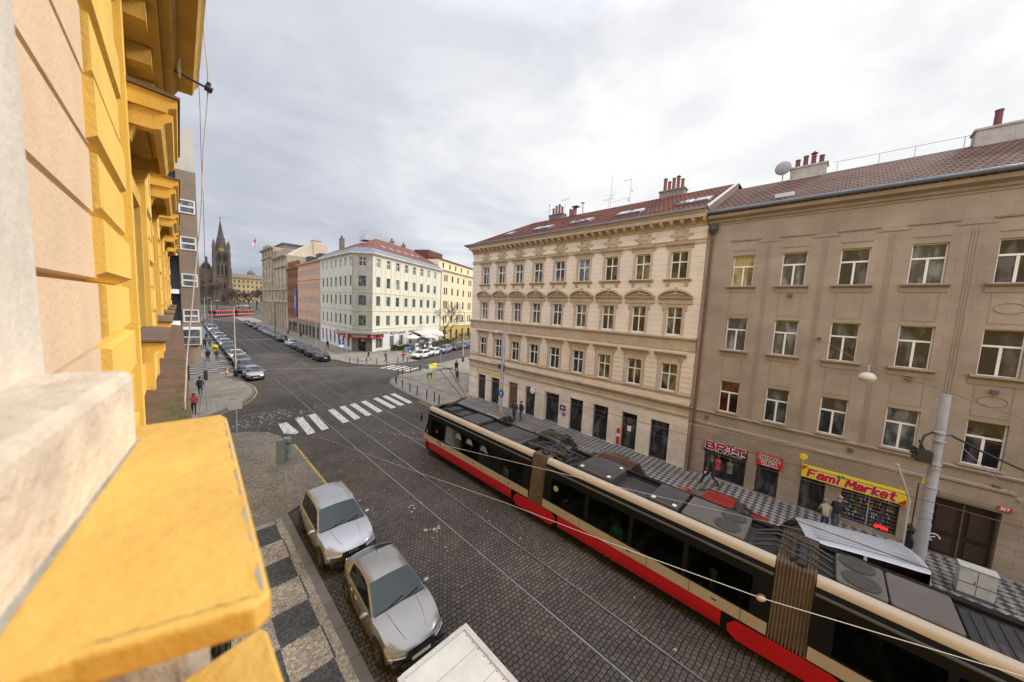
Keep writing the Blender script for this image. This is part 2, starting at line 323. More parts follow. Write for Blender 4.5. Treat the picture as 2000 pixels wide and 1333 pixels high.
GLYPH = {   # strokes on a 0..1 by 0..1 cell (x, y); each list is one pen stroke
 'B': [[(0, 0), (0, 1)], [(0, 1), (.6, 1), (.85, .88), (.85, .65), (.6, .53), (0, .53)], [(.6, .53), (.95, .4), (.95, .13), (.7, 0), (0, 0)]], 'R': [[(0, 0), (0, 1)], [(0, 1), (.65, 1), (.9, .85), (.9, .62), (.65, .48), (0, .48)], [(.45, .48), (.95, 0)]],
 'I': [[(.5, 0), (.5, 1)]], 'T': [[(0, 1), (1, 1)], [(.5, 1), (.5, 0)]], 'D': [[(0, 0), (0, 1)], [(0, 1), (.55, 1), (.95, .7), (.95, .3), (.55, 0), (0, 0)]], 'U': [[(0, 1), (0, .25), (.25, 0), (.7, 0), (.95, .25), (.95, 1)]],
 'H': [[(0, 0), (0, 1)], [(.95, 0), (.95, 1)], [(0, .5), (.95, .5)]], 'A': [[(0, 0), (.48, 1), (.96, 0)], [(.2, .35), (.76, .35)]], 'V': [[(0, 1), (.48, 0), (.96, 1)]], 'L': [[(0, 1), (0, 0), (.85, 0)]], 'N': [[(0, 0), (0, 1), (.95, 0), (.95, 1)]],
 'O': [[(.3, 0), (0, .25), (0, .75), (.3, 1), (.65, 1), (.95, .75), (.95, .25), (.65, 0), (.3, 0)]], 'S': [[(.95, .82), (.7, 1), (.25, 1), (0, .82), (.05, .62), (.9, .4), (.95, .18), (.7, 0), (.25, 0), (0, .18)]], 'M': [[(0, 0), (.12, 1), (.5, .25), (.88, 1), (1, 0)]], 'E': [[(.9, 1), (0, 1), (0, 0), (.9, 0)], [(0, .52), (.75, .52)]],
 'P': [[(0, 0), (0, 1)], [(0, 1), (.65, 1), (.92, .85), (.92, .6), (.65, .46), (0, .46)]], 'K': [[(0, 0), (0, 1)], [(.9, 1), (.08, .48), (.95, 0)]], 'F': [[(0, 0), (0, 1), (.95, 1)], [(0, .52), (.75, .52)]],
 'a': [[(.05, .62), (.3, .7), (.7, .7), (.85, .55), (.85, 0)], [(.85, .4), (.3, .4), (.05, .25), (.1, .05), (.35, 0), (.85, .15)]], 'm': [[(0, 0), (0, .68)], [(0, .5), (.2, .68), (.42, .6), (.48, .45), (.48, 0)], [(.48, .45), (.66, .68), (.9, .62), (.97, .45), (.97, 0)]], 'i': [[(.5, 0), (.5, .66)], [(.5, .86), (.5, .98)]],
 'r': [[(.1, 0), (.1, .68)], [(.1, .42), (.4, .66), (.85, .66)]], 'k': [[(.05, 0), (.05, 1)], [(.85, .68), (.12, .3), (.9, 0)]], 'e': [[(.08, .36), (.9, .36), (.85, .55), (.6, .7), (.3, .7), (.05, .5), (.05, .2), (.3, 0), (.65, 0), (.88, .12)]], 't': [[(.4, .98), (.4, .15), (.6, 0), (.9, .03)], [(.05, .68), (.85, .68)]],
 '3': [[(0, 1), (.9, 1), (.45, .58), (.9, .4), (.9, .12), (.6, 0), (0, .06)]], '2': [[(0, .8), (.3, 1), (.7, 1), (.92, .75), (0, 0), (.95, 0)]], '7': [[(0, 1), (.95, 1), (.35, 0)]], '6': [[(.85, .95), (.4, 1), (.05, .6), (.05, .2), (.35, 0), (.7, 0), (.92, .22), (.75, .5), (.1, .42)]], ' ': [], "'": [[(.4, 1.1), (.7, 1.32)]],
}
def signtext(body, w, h, t, mat, parent, mtx, name='lettering', shear=0.0, gap=.28, grow=0.0, widths={}):
    """heavy flat lettering in the local xz plane (y towards the wall), centred; every stroke is a thin plate"""
    adv = [widths.get(c, .45 if c in "iI'" else 1.15 if c in 'Mm' else 1.0) for c in body]; k = w / (sum(adv) + gap * (len(body) - 1)); b = MB(); x = -w / 2; lvl = 0
    for c, a in zip(body, adv):
        for st in GLYPH.get(c, []):
            for (p0, p1) in zip(st, st[1:]):
                A = Vector((x + p0[0] * a * k + shear * p0[1] * h, 0, (p0[1] - .5) * h)); B = Vector((x + p1[0] * a * k + shear * p1[1] * h, 0, (p1[1] - .5) * h)); d = (B - A); 
                if d.length < 1e-6: continue
                d.normalize(); q = Vector((-d.z, 0, d.x)) * (t / 2 + grow); e = d * (t * .35 + grow); y0 = Vector((0, -.0012 - .00035 * (lvl % 9), 0)); lvl += 1
                P = [A - e - q, B + e - q, B + e + q, A - e + q]; F_ = [p + y0 for p in P]; b.face(F_)
        x += (a + gap) * k
    o = b.build(name, mat, parent); o.matrix_basis = mtx; return o
def zface(F, x, y, z): return F @ Matrix.Translation((x, y, z))
def frame(ox, oy, ang, oz=0.0): return Matrix.Translation((ox, oy, oz)) @ Matrix.Rotation(R(ang), 4, 'Z')
def xzface(F, x, y, z):      # text lying in the facade plane, reading left to right
    return F @ Matrix.Translation((x, y, z)) @ Matrix.Rotation(R(90), 4, 'X')

# shared materials
white = M('white_paint', (.72, .70, .66), .5, .06)
offw = M('aged_white_paint', (.62, .59, .53), .5, .1)
greenp = M('green_paint', (.05, .14, .11), .5, .1)
brownp = M('brown_paint', (.12, .07, .045), .5, .1)
black = M('black_rubber', (.02, .02, .02), .6, .1)
dkmetal = M('dark_metal', (.05, .05, .055), .45, .12, metal=.3)
galv = M('galvanised_steel', (.42, .43, .45), .45, .12, metal=.35, scale=3)
zinc = M('zinc_sheet', (.17, .18, .20), .5, .15, metal=.3, scale=2)
glassd = glassmat('dark_pane', (.025, .028, .03))
glassm = glassmat('grey_pane', (.06, .065, .065))
glassc = glassmat('curtained_pane', (.22, .19, .14), .12, .7)
glassw = glassmat('net_curtain_pane', (.33, .31, .27), .12, .7)
shopg = glassmat('shop_pane', (.018, .02, .02), .03, .9)
PANES = [glassd, glassd, glassm, glassm, glassc]

_wcache = {}
def window_mesh(w, h, style, mats, fr=.06, d=.07):
    """frame in the local plane y=0..d, origin bottom centre"""
    key = (round(w, 2), round(h, 2), style, mats.name, fr)
    if key in _wcache: return _wcache[key]
    b = MB(); x0, x1 = -w / 2, w / 2
    b.box(x0, x0 + fr, 0, d, 0, h); b.box(x1 - fr, x1, 0, d, 0, h); b.box(x0 + fr, x1 - fr, 0, d, 0, fr); b.box(x0 + fr, x1 - fr, 0, d, h - fr, h)
    i0, i1 = x0 + fr, x1 - fr
    if style == 'cross':
        zt = h * .62; b.box(-fr * .6, fr * .6, .004, d, fr, h - fr); b.box(i0, -fr * .6, -.006, d, zt - fr * .6, zt + fr * .6); b.box(fr * .6, i1, -.006, d, zt - fr * .6, zt + fr * .6)
    elif style == 'tee':
        zt = h * .64; b.box(i0, i1, -.006, d, zt - fr * .8, zt + fr * .8); b.box(-fr * .8, fr * .8, .004, d, fr, zt - fr * .8)
    elif style == 'two':
        b.box(-fr * .5, fr * .5, .004, d, fr, h - fr)
    elif style == 'hbar':
        zt = h * .5; b.box(i0, i1, -.006, d, zt - fr * .7, zt + fr * .7)
    me = b.mesh('window', mats); 
    p = MB(); p.box(x0 + fr * .5, x1 - fr * .5, d * .45, d * .6, fr * .5, h - fr * .5); pm = p
    _wcache[key] = (me, pm); return _wcache[key]
_pcache = {}
def add_window(root, F, x, z, w, h, depth, style, framemat, pane=None, fr=.06, name='window', extras=(), label=None):
    me, pm = window_mesh(w, h, style, framemat, fr)
    o = mobj(name, me, root); o.matrix_basis = F @ Matrix.Translation((x, depth, z))
    if label: o['label'] = label
    pane = pane or random.choice(PANES); k = (me.name, pane.name)
    if k not in _pcache: _pcache[k] = pm.mesh('pane', pane)
    mobj('pane', _pcache[k], o)
    for nm, m in extras: mobj(nm, m, o, (0, -depth, 0))
    return o
def wall_open(mb, L_, z0, z1, ops, depth=.2, mi=0, rmi=None, x0=0.0):
    """front plane y=0 from x0..L_, z0..z1 with rectangular holes (x0,x1,z0,z1[,depth]) and their reveals"""
    rmi = mi if rmi is None else rmi
    xs = sorted({x0, L_, *[o[0] for o in ops], *[o[1] for o in ops]}); zs = sorted({z0, z1, *[o[2] for o in ops], *[o[3] for o in ops]})
    xs = [x for x in xs if x0 <= x <= L_]; zs = [z for z in zs if z0 <= z <= z1]
    for j in range(len(zs) - 1):
        run = None
        for i in range(len(xs) - 1):
            cx_, cz_ = (xs[i] + xs[i + 1]) / 2, (zs[j] + zs[j + 1]) / 2
            hole = any(o[0] < cx_ < o[1] and o[2] < cz_ < o[3] for o in ops)
            if hole:
                if run is not None: mb.face([(run, 0, zs[j]), (xs[i], 0, zs[j]), (xs[i], 0, zs[j + 1]), (run, 0, zs[j + 1])], mi); run = None
            elif run is None: run = xs[i]
        if run is not None: mb.face([(run, 0, zs[j]), (xs[-1], 0, zs[j]), (xs[-1], 0, zs[j + 1]), (run, 0, zs[j + 1])], mi)
    for o in ops:
        a, b, c, d = o[:4]; dp = o[4] if len(o) > 4 else depth
        for q in (((a, 0, c), (a, dp, c), (a, dp, d), (a, 0, d)), ((b, 0, c), (b, 0, d), (b, dp, d), (b, dp, c)), ((a, 0, d), (a, dp, d), (b, dp, d), (b, 0, d)), ((a, 0, c), (b, 0, c), (b, dp, c), (a, dp, c))): mb.face(q, rmi)
        mb.face([(a, dp + .1, c), (b, dp + .1, c), (b, dp + .1, d), (a, dp + .1, d)], rmi)
# ================================================================== ground, road, pavements
setts = brickmat('cobble_setts', (.128, .111, .095), (.083, .072, .062), (.030, .026, .023), .165, .145, .014, .5, 'xy', R(4), .20, .9, .8, .34, .22, .15)
kerbm = brickmat('granite_kerb', (.155, .145, .132), (.12, .113, .105), (.03, .03, .03), 1.1, 40, .012, .5, 'yx', 0, 0, .3, .75, .2, 1.5)
mos_left = mosaic('mosaic_large_checker', (.36, .32, .265), (.078, .08, .088), .97, 1.215, -1.72, -11.05 + 1.215, 0, 15)
mos_plain = mosaic('mosaic_plain', (.22, .19, .155), None, 1, 1, cell=13)
mos_light = mosaic('mosaic_light', (.29, .25, .205), None, 1, 1, cell=13)
mos_right = mosaic('mosaic_small_checker', (.34, .305, .27), (.075, .073, .076), .235, .235, .1, .05, R(45), 20)
asphalt = M('asphalt', (.075, .07, .066), .9, .2, .8, .3, 80)
soil = M('bare_ground', (.16, .14, .11), .95, .2, .1)
grassm = M('lawn_grass', (.06, .066, .03), .95, .4, .25, .3, 30)
steel = M('rail_steel', (.27, .265, .27), .36, .15, metal=.7)
groove = M('rail_groove', (.018, .017, .016), .7, .1)
paint = M('road_paint', (.62, .61, .57), .7, .12, 6)
# worn paint: the sett joints and scuffs show through
def worn(name, col, under, amount):
    m = bpy.data.materials.new(name); m.use_nodes = True; t = m.node_tree; b = t.nodes['Principled BSDF']; b.inputs['Roughness'].default_value = .75
    g = t.nodes.new('ShaderNodeNewGeometry')
    n = t.nodes.new('ShaderNodeTexNoise'); n.inputs['Scale'].default_value = 7; n.inputs['Detail'].default_value = 9; n.inputs['Roughness'].default_value = .75; t.links.new(g.outputs['Position'], n.inputs['Vector'])
    v = t.nodes.new('ShaderNodeTexVoronoi'); v.feature = 'DISTANCE_TO_EDGE'; v.inputs['Scale'].default_value = 6.5; t.links.new(g.outputs['Position'], v.inputs['Vector'])
    a = t.nodes.new('ShaderNodeMapRange'); a.inputs[1].default_value = .03; a.inputs[2].default_value = .09; t.links.new(v.outputs['Distance'], a.inputs[0])
    c = t.nodes.new('ShaderNodeMapRange'); c.inputs[1].default_value = amount; c.inputs[2].default_value = amount + .12; t.links.new(n.outputs[0], c.inputs[0])
    q = t.nodes.new('ShaderNodeMath'); q.operation = 'MAXIMUM'
    d = t.nodes.new('ShaderNodeMath'); d.operation = 'MULTIPLY'; t.links.new(a.outputs[0], d.inputs[0]); t.links.new(c.outputs[0], d.inputs[1])
    x = t.nodes.new('ShaderNodeMix'); x.data_type = 'RGBA'; t.links.new(d.outputs[0], x.inputs[0]); x.inputs[6].default_value = (*under, 1); x.inputs[7].default_value = (*col, 1); t.links.new(x.outputs[2], b.inputs['Base Color'])
    t.nodes.remove(q); return m
wornw = worn('worn_white_paint', (.66, .65, .61), (.13, .12, .11), .34)
worny = worn('worn_yellow_paint', (.55, .34, .04), (.13, .12, .11), .33)
b = MB(); b.face([(-900, -400, -.02), (1000, -400, -.02), (1000, 1600, -.02), (-900, 1600, -.02)]); struct('ground', b, soil)
b = MB(); b.face([(-60, -40, 0), (130, -40, 0), (130, 215, 0), (-60, 215, 0)]); struct('road', b, setts)
# the four grooved rails with their own paving between
RAILS = (8.07, 9.50, 11.57, 13.00)
b = MB()
for x in RAILS:
    b.box(x - .026, x + .026, -40, 200, 0, .012)
    s_ = 1 if x in (8.07, 11.57) else -1; b.box(min(x + s_ * .026, x + s_ * .07), max(x + s_ * .026, x + s_ * .07), -40, 200, 0, .009, 1)
struct('tram_rails', b, [steel, groove], cat='rails')

def offset_poly(P, d):
    n = len(P); out = []
    A = sum(P[i][0] * P[(i + 1) % n][1] - P[(i + 1) % n][0] * P[i][1] for i in range(n)); sg = 1 if A > 0 else -1
    for i in range(n):
        p0, p1, p2 = Vector(P[i - 1]), Vector(P[i]), Vector(P[(i + 1) % n])
        e1 = (p1 - p0).normalized(); e2 = (p2 - p1).normalized(); n1 = Vector((-e1.y, e1.x)) * sg; n2 = Vector((-e2.y, e2.x)) * sg
        m = n1 + n2; m = m / max(.35, m.dot(n1)) if m.length > 1e-6 else n1
        out.append(tuple(p1 + m * d))
    return out
def pavement(name, poly, mat, z=.12, kw=.28):
    b = MB(); b.prism(poly, -.01, z, 0); struct(name + '_kerb', b, kerbm, cat='kerb')
    b = MB(); b.face([(x, y, z + .004) for x, y in offset_poly(poly, kw)]); struct(name, b, mat, cat='pavement')
pavement('pavement_beneath', [(-.30, -14), (3.2, -14), (3.2, 16.45), (-.30, 16.45)], mos_left)
b = MB(); b.face([(2.71, -14, .1285), (2.92, -14, .1285), (2.92, 16.2, .1285), (2.71, 16.2, .1285)]); struct('pavement_border', b, mosaic('mosaic_border', (.34, .31, .26), None, 1, 1, cell=16), cat='pavement')
pavement('pavement_bulge', [(-14, 25.3), (-.30, 25.3), (-.30, 16.45), (3.2, 16.45), (5.12, 17.63), (5.1, 24.6), (4.75, 26.4), (4.2, 27.85), (3.3, 28.7), (2.5, 29.05), (1, 29.2), (-14, 29.2)], mos_plain, .121)
pavement('pavement_far_left', [(-14, 33.8), (.6, 34.0), (1.72, 34.38), (2.88, 35.8), (4.0, 36.9), (4.97, 39.1), (5.45, 41.1), (5.6, 43.2), (5.35, 46.0), (5.1, 48.5), (5.3, 90), (6.0, 150), (8, 186), (-2, 186), (-2, 60), (-14, 40)], mos_light)
b = MB(); b.face([(.4, 53, .128), (4.7, 53, .128), (5.2, 120, .128), (.4, 120, .128)]); struct('checker_pavement', b, mosaic('mosaic_far_checker', (.36, .33, .29), (.10, .10, .105), .9, .9, 0, 0, 0, 9), cat='pavement')
pavement('pavement_right', [(23.0, -30), (18.4, -30), (18.4, 24.4), (16.75, 26.0), (16.9, 29), (17.15, 34), (17.5, 36.6), (18.05, 38.2), (19.2, 39.8), (20.6, 41.3), (24.6, 42.4), (27.75, 45.3), (41, 50.7), (70, 65.5), (70, 58), (36, 36), (23.0, 29)], mos_light, .12)
b = MB(); b.face([(18.72, -30, .128), (22.3, -30, .128), (22.3, 26.2, .128), (18.72, 26.2, .128)]); struct('checker_pavement_right', b, mos_right, cat='pavement')
pavement('pavement_corner', [(25, 200), (18.5, 200), (17.6, 120), (17.15, 58.2), (18.0, 57.0), (18.9, 52.5), (20.3, 50.2), (22.3, 49.05), (25.1, 49.4), (29.2, 50.1), (29.0, 53.2), (31.5, 56.6), (70, 76.2), (70, 84), (48, 76), (26, 66)], mos_light)
# the square with its lawn rises gently behind the far junction
def zsq(y): return max(0.0, (y - 195) / 95 * 3.2)
b = MB()
ys = [190, 205, 220, 240, 260, 290, 340]
for a, c in zip(ys, ys[1:]): b.face([(-80, a, zsq(a) + .01), (140, a, zsq(a) + .01), (140, c, zsq(c) + .01), (-80, c, zsq(c) + .01)])
struct('square', b, asphalt)
b = MB()
for a, c in zip(ys[2:], ys[3:]): b.face([(4, a, zsq(a) + .15), (15, a, zsq(a) + .15), (15, c, zsq(c) + .15), (4, c, zsq(c) + .15)]); b.face([(26, a, zsq(a) + .15), (60, a, zsq(a) + .15), (60, c, zsq(c) + .15), (26, c, zsq(c) + .15)])
struct('lawn', b, grassm)
# zebra crossings
ZB = [(5.65, 25.75), (6.59, 26.01), (7.59, 26.32), (9.25, 26.95), (10.26, 27.23), (11.32, 27.54), (12.45, 27.89), (13.85, 28.28), (14.86, 28.55), (15.85, 28.78)]
ZT = [(5.78, 29.95), (6.75, 30.25), (7.75, 30.53), (9.36, 31.05), (10.42, 31.45), (11.42, 31.68), (12.53, 31.96), (13.9, 32.35), (14.95, 32.69), (16.0, 33.0)]
b = MB()
for i, ((x, y), (u, v)) in enumerate(zip(ZB, ZT)):
    h = .27
    if i == 0: b.face([(5.15, 27.2, .004), (5.75, 26.6, .004), (6.0, 26.9, .004), (5.8, 29.7, .004), (5.25, 29.5, .004)]); continue
    pts = [(x - h, y - .1), (x + h, y + .08), (u + h, v + .08), (u - h, v - .1)]
    b.face([(px + random.uniform(-.02, .02), py + random.uniform(-.03, .03), .0155) for px, py in pts])
struct('zebra_crossing', b, wornw, cat='crossing')
b = MB(); u = Vector((math.cos(R(27)), math.sin(R(27)))); n = Vector((-u.y, u.x))
for k in range(5):
    o = Vector((23.2, 43.6)) + n * (k * 1.05); a = o - u * .2; c = o + u * 3.0
    b.face([(*(a - n * .25), .004), (*(c - n * .25), .004), (*(c + n * .25), .004), (*(a + n * .25), .004)])
struct('side_street_crossing', b, wornw, cat='crossing')
b = MB(); b.face([(5.19, 17.75, .004), (5.33, 17.75, .004), (5.31, 24.7, .004), (5.17, 24.7, .004)])
b.face([(4.22, 28.1, .004), (4.32, 28.2, .004), (4.9, 26.6, .004), (4.8, 26.55, .004)])
def strip(pts, w, z=.004):
    for (x, y), (u2, v2) in zip(pts, pts[1:]):
        d = Vector((u2 - x, v2 - y)).normalized(); q = Vector((-d.y, d.x)) * w / 2
        b.face([(x - q.x, y - q.y, z), (u2 - q.x, v2 - q.y, z), (u2 + q.x, v2 + q.y, z), (x + q.x, y + q.y, z)])
strip([(1.9, 34.28), (2.98, 35.68), (4.1, 36.78), (5.07, 39.0), (5.55, 41.0), (5.72, 43.2), (5.47, 46.0)], .1)
strip([(16.62, 26.0), (16.8, 29)], .1)
struct('yellow_kerb_line', b, worny, cat='line')
# scattered pale setts and scraps of old paint
b = MB(); rr = random.Random(3)
def fleck(x, y, s):
    a = rr.uniform(0, 3.14); dx, dy = math.cos(a) * s, math.sin(a) * s; k = rr.uniform(.5, 1)
    b.face([(x + dx, y + dy, .0175), (x - dy * k, y + dx * k, .0175), (x - dx, y - dy, .0175), (x + dy * k, y - dx * k, .0175)])
for i in range(130): fleck(rr.gauss(4.6, 1.5), rr.gauss(31.2, 1.1), rr.uniform(.03, .14))
for i in range(60): fleck(rr.gauss(7.6, 1.6), rr.gauss(32.5, .7), rr.uniform(.03, .09))
for cxx in (7.2, 9.75, 10.4, 11.0, 13.4):
    for i in range(11): fleck(rr.gauss(cxx, .16), rr.uniform(2, 25), rr.uniform(.02, .06))
for i in range(60): fleck(rr.uniform(6, 16), rr.uniform(18, 60), rr.uniform(.03, .09))
for x, y in ((12.3, 35.2), (12.8, 35.6), (8.0, 45), (5.3, 15.4), (5.5, 15.6), (7.4, 11.6), (7.6, 13.5)):
    for i in range(6): fleck(x + rr.gauss(0, .25), y + rr.gauss(0, .2), rr.uniform(.05, .13))
struct('paint_flecks', b, M('pale_setts', (.33, .31, .275), .8, .2, 4), cat='paint')
# ================================================================== buildings
plC = M('cream_plaster', (.68, .575, .465), .85, .10, .7, .25, 50, streak=.13)
plCd = M('cream_trim', (.45, .36, .265), .85, .16, 1.2, .25, 40, streak=.12)
plCs = brickmat('cream_stone_cladding', (.69, .60, .485), (.60, .505, .40), (.40, .33, .26), .9, .55, .006, .5, 'yz', 0, 0, .12, .7, .16, .8)
plCr = brickmat('cream_ashlar_plaster', (.69, .59, .485), (.67, .57, .465), (.45, .37, .29), 60, .36, .012, .5, 'yz', 0, 0, .3, .85, .10, .7)
plB = brickmat('beige_plaster_courses', (.325, .262, .20), (.295, .237, .18), (.205, .163, .122), 1.1, .52, .006, .5, 'yz', 0, 0, .25, .9, .20, .45)
plBs = M('beige_trim', (.315, .253, .192), .9, .16, 1.0, .3, 40, streak=.15)
plBl = brickmat('beige_stone_base', (.31, .245, .18), (.265, .21, .155), (.17, .13, .10), .9, .28, .008, .5, 'yz', 0, 0, .3, .85, .22, .8)
tileR = brickmat('red_roof_tiles', (.19, .060, .037), (.12, .037, .024), (.04, .016, .012), .30, .38, .045, .5, 'yx', 0, .02, 1.0, .9, .35, .6, .12)
tileB = brickmat('brown_roof_tiles', (.155, .09, .066), (.125, .072, .053), (.05, .03, .024), .28, .36, .04, .5, 'yx', 0, .02, 1.0, .9, .3, .5, .12)
bricks = brickmat('chimney_brick', (.24, .20, .165), (.17, .14, .115), (.10, .085, .07), .3, .09, .012, .5, 'yz', 0, 0, .4)
clay = M('clay_pot', (.20, .075, .05), .8, .2, 5)

def cornice(mb, x0, x1, prof, mi=0): mb.extr(prof, x0, x1, mi)
def mesh_of(fn, name, mats):
    b = MB(); fn(b); return b.mesh(name, mats)
def slab_roof(mb, pts, t=.12, mi=0):
    """one roof slope as a slab of thickness t below the given outline"""
    n = (Vector(pts[1]) - Vector(pts[0])).cross(Vector(pts[2]) - Vector(pts[0])).normalized()
    if n.z < 0: n = -n
    top = [Vector(p) for p in pts]; bot = [p - n * t for p in top]
    mb.face(top, mi); mb.face(bot[::-1], mi)
    for i in range(len(pts)): mb.face([top[i], top[(i + 1) % len(pts)], bot[(i + 1) % len(pts)], bot[i]], mi)
def antenna(parent, x, y, z, h, kind):
    b = MB(); b.tube([(0, 0, -.4), (0, 0, h)], .022, 6)
    if kind == 'yagi':
        b.tube([(-.1, -.5, h - .1), (.1, .6, h - .1)], .014, 5)
        for k in range(6): b.tube([(-.28 + k * .02, -.5 + k * .2, h - .1), (.28, -.5 + k * .2, h - .1)], .008, 4)
    elif kind == 'fan':
        for a in range(-3, 4): b.tube([(0, 0, h * .35), (.05, math.sin(a * .35) * .9, h * .35 + math.cos(a * .35) * .5)], .007, 4)
    elif kind == 'tee':
        b.tube([(0, -.05, h - .03), (0, .75, h - .03)], .025, 5); b.lathe([(.12, -.04), (.13, .02), (.04, .06)], 10, (0, -.16, h * .55), 'y'); b.lathe([(.12, -.04), (.13, .02), (.04, .06)], 10, (0, .12, h * .2), 'y')
    elif kind == 'ball':
        b.lathe([(.02, -.1), (.09, -.05), (.09, .05), (.02, .1)], 8, (0, 0, h)); b.tube([(0, .4, h * .55), (0, -.4, h * .55)], .01, 4); b.box(-.03, .03, -.02, .02, h * .5, h * .75)
    return b.build('antenna', galv, parent, (x, y, z))
def chimney(parent, x, y, z0, wx, wy, h, pots, pot_h, mat=bricks, potm=clay, along='y'):
    b = MB(); b.box(-wx / 2, wx / 2, -wy / 2, wy / 2, -1.2, h); b.box(-wx / 2 - .06, wx / 2 + .06, -wy / 2 - .06, wy / 2 + .06, h, h + .1)
    c = b.build('chimney', mat, parent, (x, y, z0))
    for k in range(pots):
        t = (k + .5) / pots - .5; p = MB(); hh = pot_h * (1 + .12 * ((k * 7) % 3 - 1))
        p.lathe([(.13, 0), (.12, hh * .9), (.14, hh * .92), (.14, hh)], 10)
        if k % 3 == 1: p.lathe([(.19, hh + .12), (.02, hh + .28)], 10); p.tube([(0, 0, hh), (0, 0, hh + .14)], .05, 6)
        p.build('chimney_pot', potm, c, (0, t * wy * .88, h + .1) if along == 'y' else (t * wx * .88, 0, h + .1), smooth=False)
    return c

# ------------------------------------------------ cream nine-bay house (faces the tram)
CB = thing('apartment_house', 'cream stucco house with nine bays of ornate windows and a red tiled roof', 'house', (22.2, 27.75, 0))
Fc = frame(0, 0, -90)                      # local x runs from its left corner towards the camera side
bays = [2.05 + 2.3 * k for k in range(9)]; LC = 21.9
ops = []
for x in bays:
    ops += [(x - .5, x + .5, 12.03, 13.72), (x - .47, x + .47, 8.48, 10.25), (x - .5, x + .5, 4.84, 6.62)]
gops = [(1.45, 2.67), (3.53, 4.75), (6.06, 7.23), (8.21, 9.40), (10.43, 12.0), (13.08, 14.32), (15.23, 16.48), (17.53, 18.68), (19.6, 20.8)]
w1 = MB(Fc); wall_open(w1, LC, 3.5, 15.5, ops, .16)
# house sides, back and party walls; the corner follows the side street
w1.T = None
far = (15.3, 6.9)
for a, c in (((0, 0), far), (far, (15.3, -21.9)), ((15.3, -21.9), (0, -21.9))):
    w1.face([(a[0], a[1], 0), (c[0], c[1], 0), (c[0], c[1], 15.9), (a[0], a[1], 15.9)])
w1.T = Fc
w1.build('wall', plCr, CB)
w2 = MB(Fc); wall_open(w2, LC, 0, 3.5, [(a, b_, .12 if i not in (4, 7) else .02, 2.72, .45 if i == 4 else .25) for i, (a, b_) in enumerate(gops)], .25); w2.build('ground_floor_wall', plCs, CB)
# rusticated bands between first floor windows
edges = [0] + [v for x in bays for v in (x - .72, x + .72)] + [LC]
for i in range(0, len(edges), 2):
    a, c = edges[i], edges[i + 1]; b = MB(Fc); b.box(a + .05, c - .05, -.02, .01, 4.9, 6.84)
    for k in range(6): b.box(a + .02, c - .02, -.06, .02, 4.9 + k * .33, 4.9 + k * .33 + .29)
    b.build('rusticated_band', plC, CB)
# belts and main cornice
b = MB(Fc)
cornice(b, -.05, LC, [(0, 3.42), (-.10, 3.42), (-.12, 3.55), (-.04, 3.6), (-.04, 3.95), (-.16, 4.0), (-.26, 4.12), (-.28, 4.22), (0, 4.32)])
cornice(b, -.04, LC, [(0, 4.62), (-.10, 4.66), (-.14, 4.76), (0, 4.80)])
cornice(b, -.04, LC, [(0, 7.52), (-.07, 7.55), (-.10, 7.9), (-.12, 8.18), (-.26, 8.26), (-.28, 8.36), (0, 8.42)])
cornice(b, -.04, LC, [(0, 14.10), (-.07, 14.12), (-.07, 14.28), (-.12, 14.34), (0, 14.38)])
b.build('string_course', plCd, CB)
b = MB(Fc); cornice(b, -.1, LC, [(0, 15.1), (-.06, 15.12), (-.1, 15.35), (-.18, 15.4), (-.18, 15.5), (-.62, 15.52), (-.62, 15.72), (-.72, 15.80), (-.75, 15.95), (.3, 15.95), (.3, 15.1)]); b.build('cornice', plCd, CB)
b = MB()
b.extr([(-.16, 15.22), (-.48, 15.36), (-.55, 15.44), (-.55, 15.515), (-.16, 15.515)], -.09, .09)
cm = b.mesh('cornice_bracket', M('bracket_plaster', (.55, .45, .34), .85, .1))
for k in range(36):
    o = mobj('cornice_bracket', cm, CB); o.matrix_basis = Fc @ Matrix.Translation((.25 + k * .615, 0, 0))
def cart(b):
    b.extr([(0, 14.42), (-.05, 14.42), (-.05, 15.08), (0, 15.08)], -.38, .38); b.box(-.24, .24, -.1, -.05, 14.60, 14.92); b.box(-.55, -.38, -.05, 0, 14.62, 14.8); b.box(.38, .55, -.05, 0, 14.62, 14.8)
    for s in (-1, 1):
        b.lathe([(.07, -.09), (.09, -.04), (.09, 0)], 8, (s * .60, 0, 14.72), 'y'); b.lathe([(.10, -.1), (.10, 0)], 8, (s * .32, 0, 15.0), 'y'); b.lathe([(.10, -.1), (.10, 0)], 8, (s * .32, 0, 14.52), 'y')
cartm = mesh_of(cart, 'cartouche', plCd)
for x in bays: o = mobj('cartouche', cartm, CB); o.matrix_basis = Fc @ Matrix.Translation((x, 0, 0))
def surround(w, h, t=.16, d=.05, foot=0):
    def fn(b):
        b.box(-w / 2 - t, -w / 2, -d, 0, -foot, h + t); b.box(w / 2, w / 2 + t, -d, 0, -foot, h + t); b.box(-w / 2, w / 2, -d, 0, h, h + t)
    return fn
def hood4(b):
    b.extr([(0, 1.86), (-.06, 1.86), (-.08, 2.0), (-.2, 2.06), (-.26, 2.16), (-.26, 2.2), (0, 2.24)], -.82, .82)
def sill4(b):
    b.extr([(0, -.16), (-.10, -.16), (-.2, -.08), (-.24, -.06), (-.24, 0), (0, .03)], -.82, .82)
    for s in (-.55, .55): b.extr([(0, -.5), (-.05, -.45), (-.14, -.16), (0, -.16)], s - .09, s + .09)
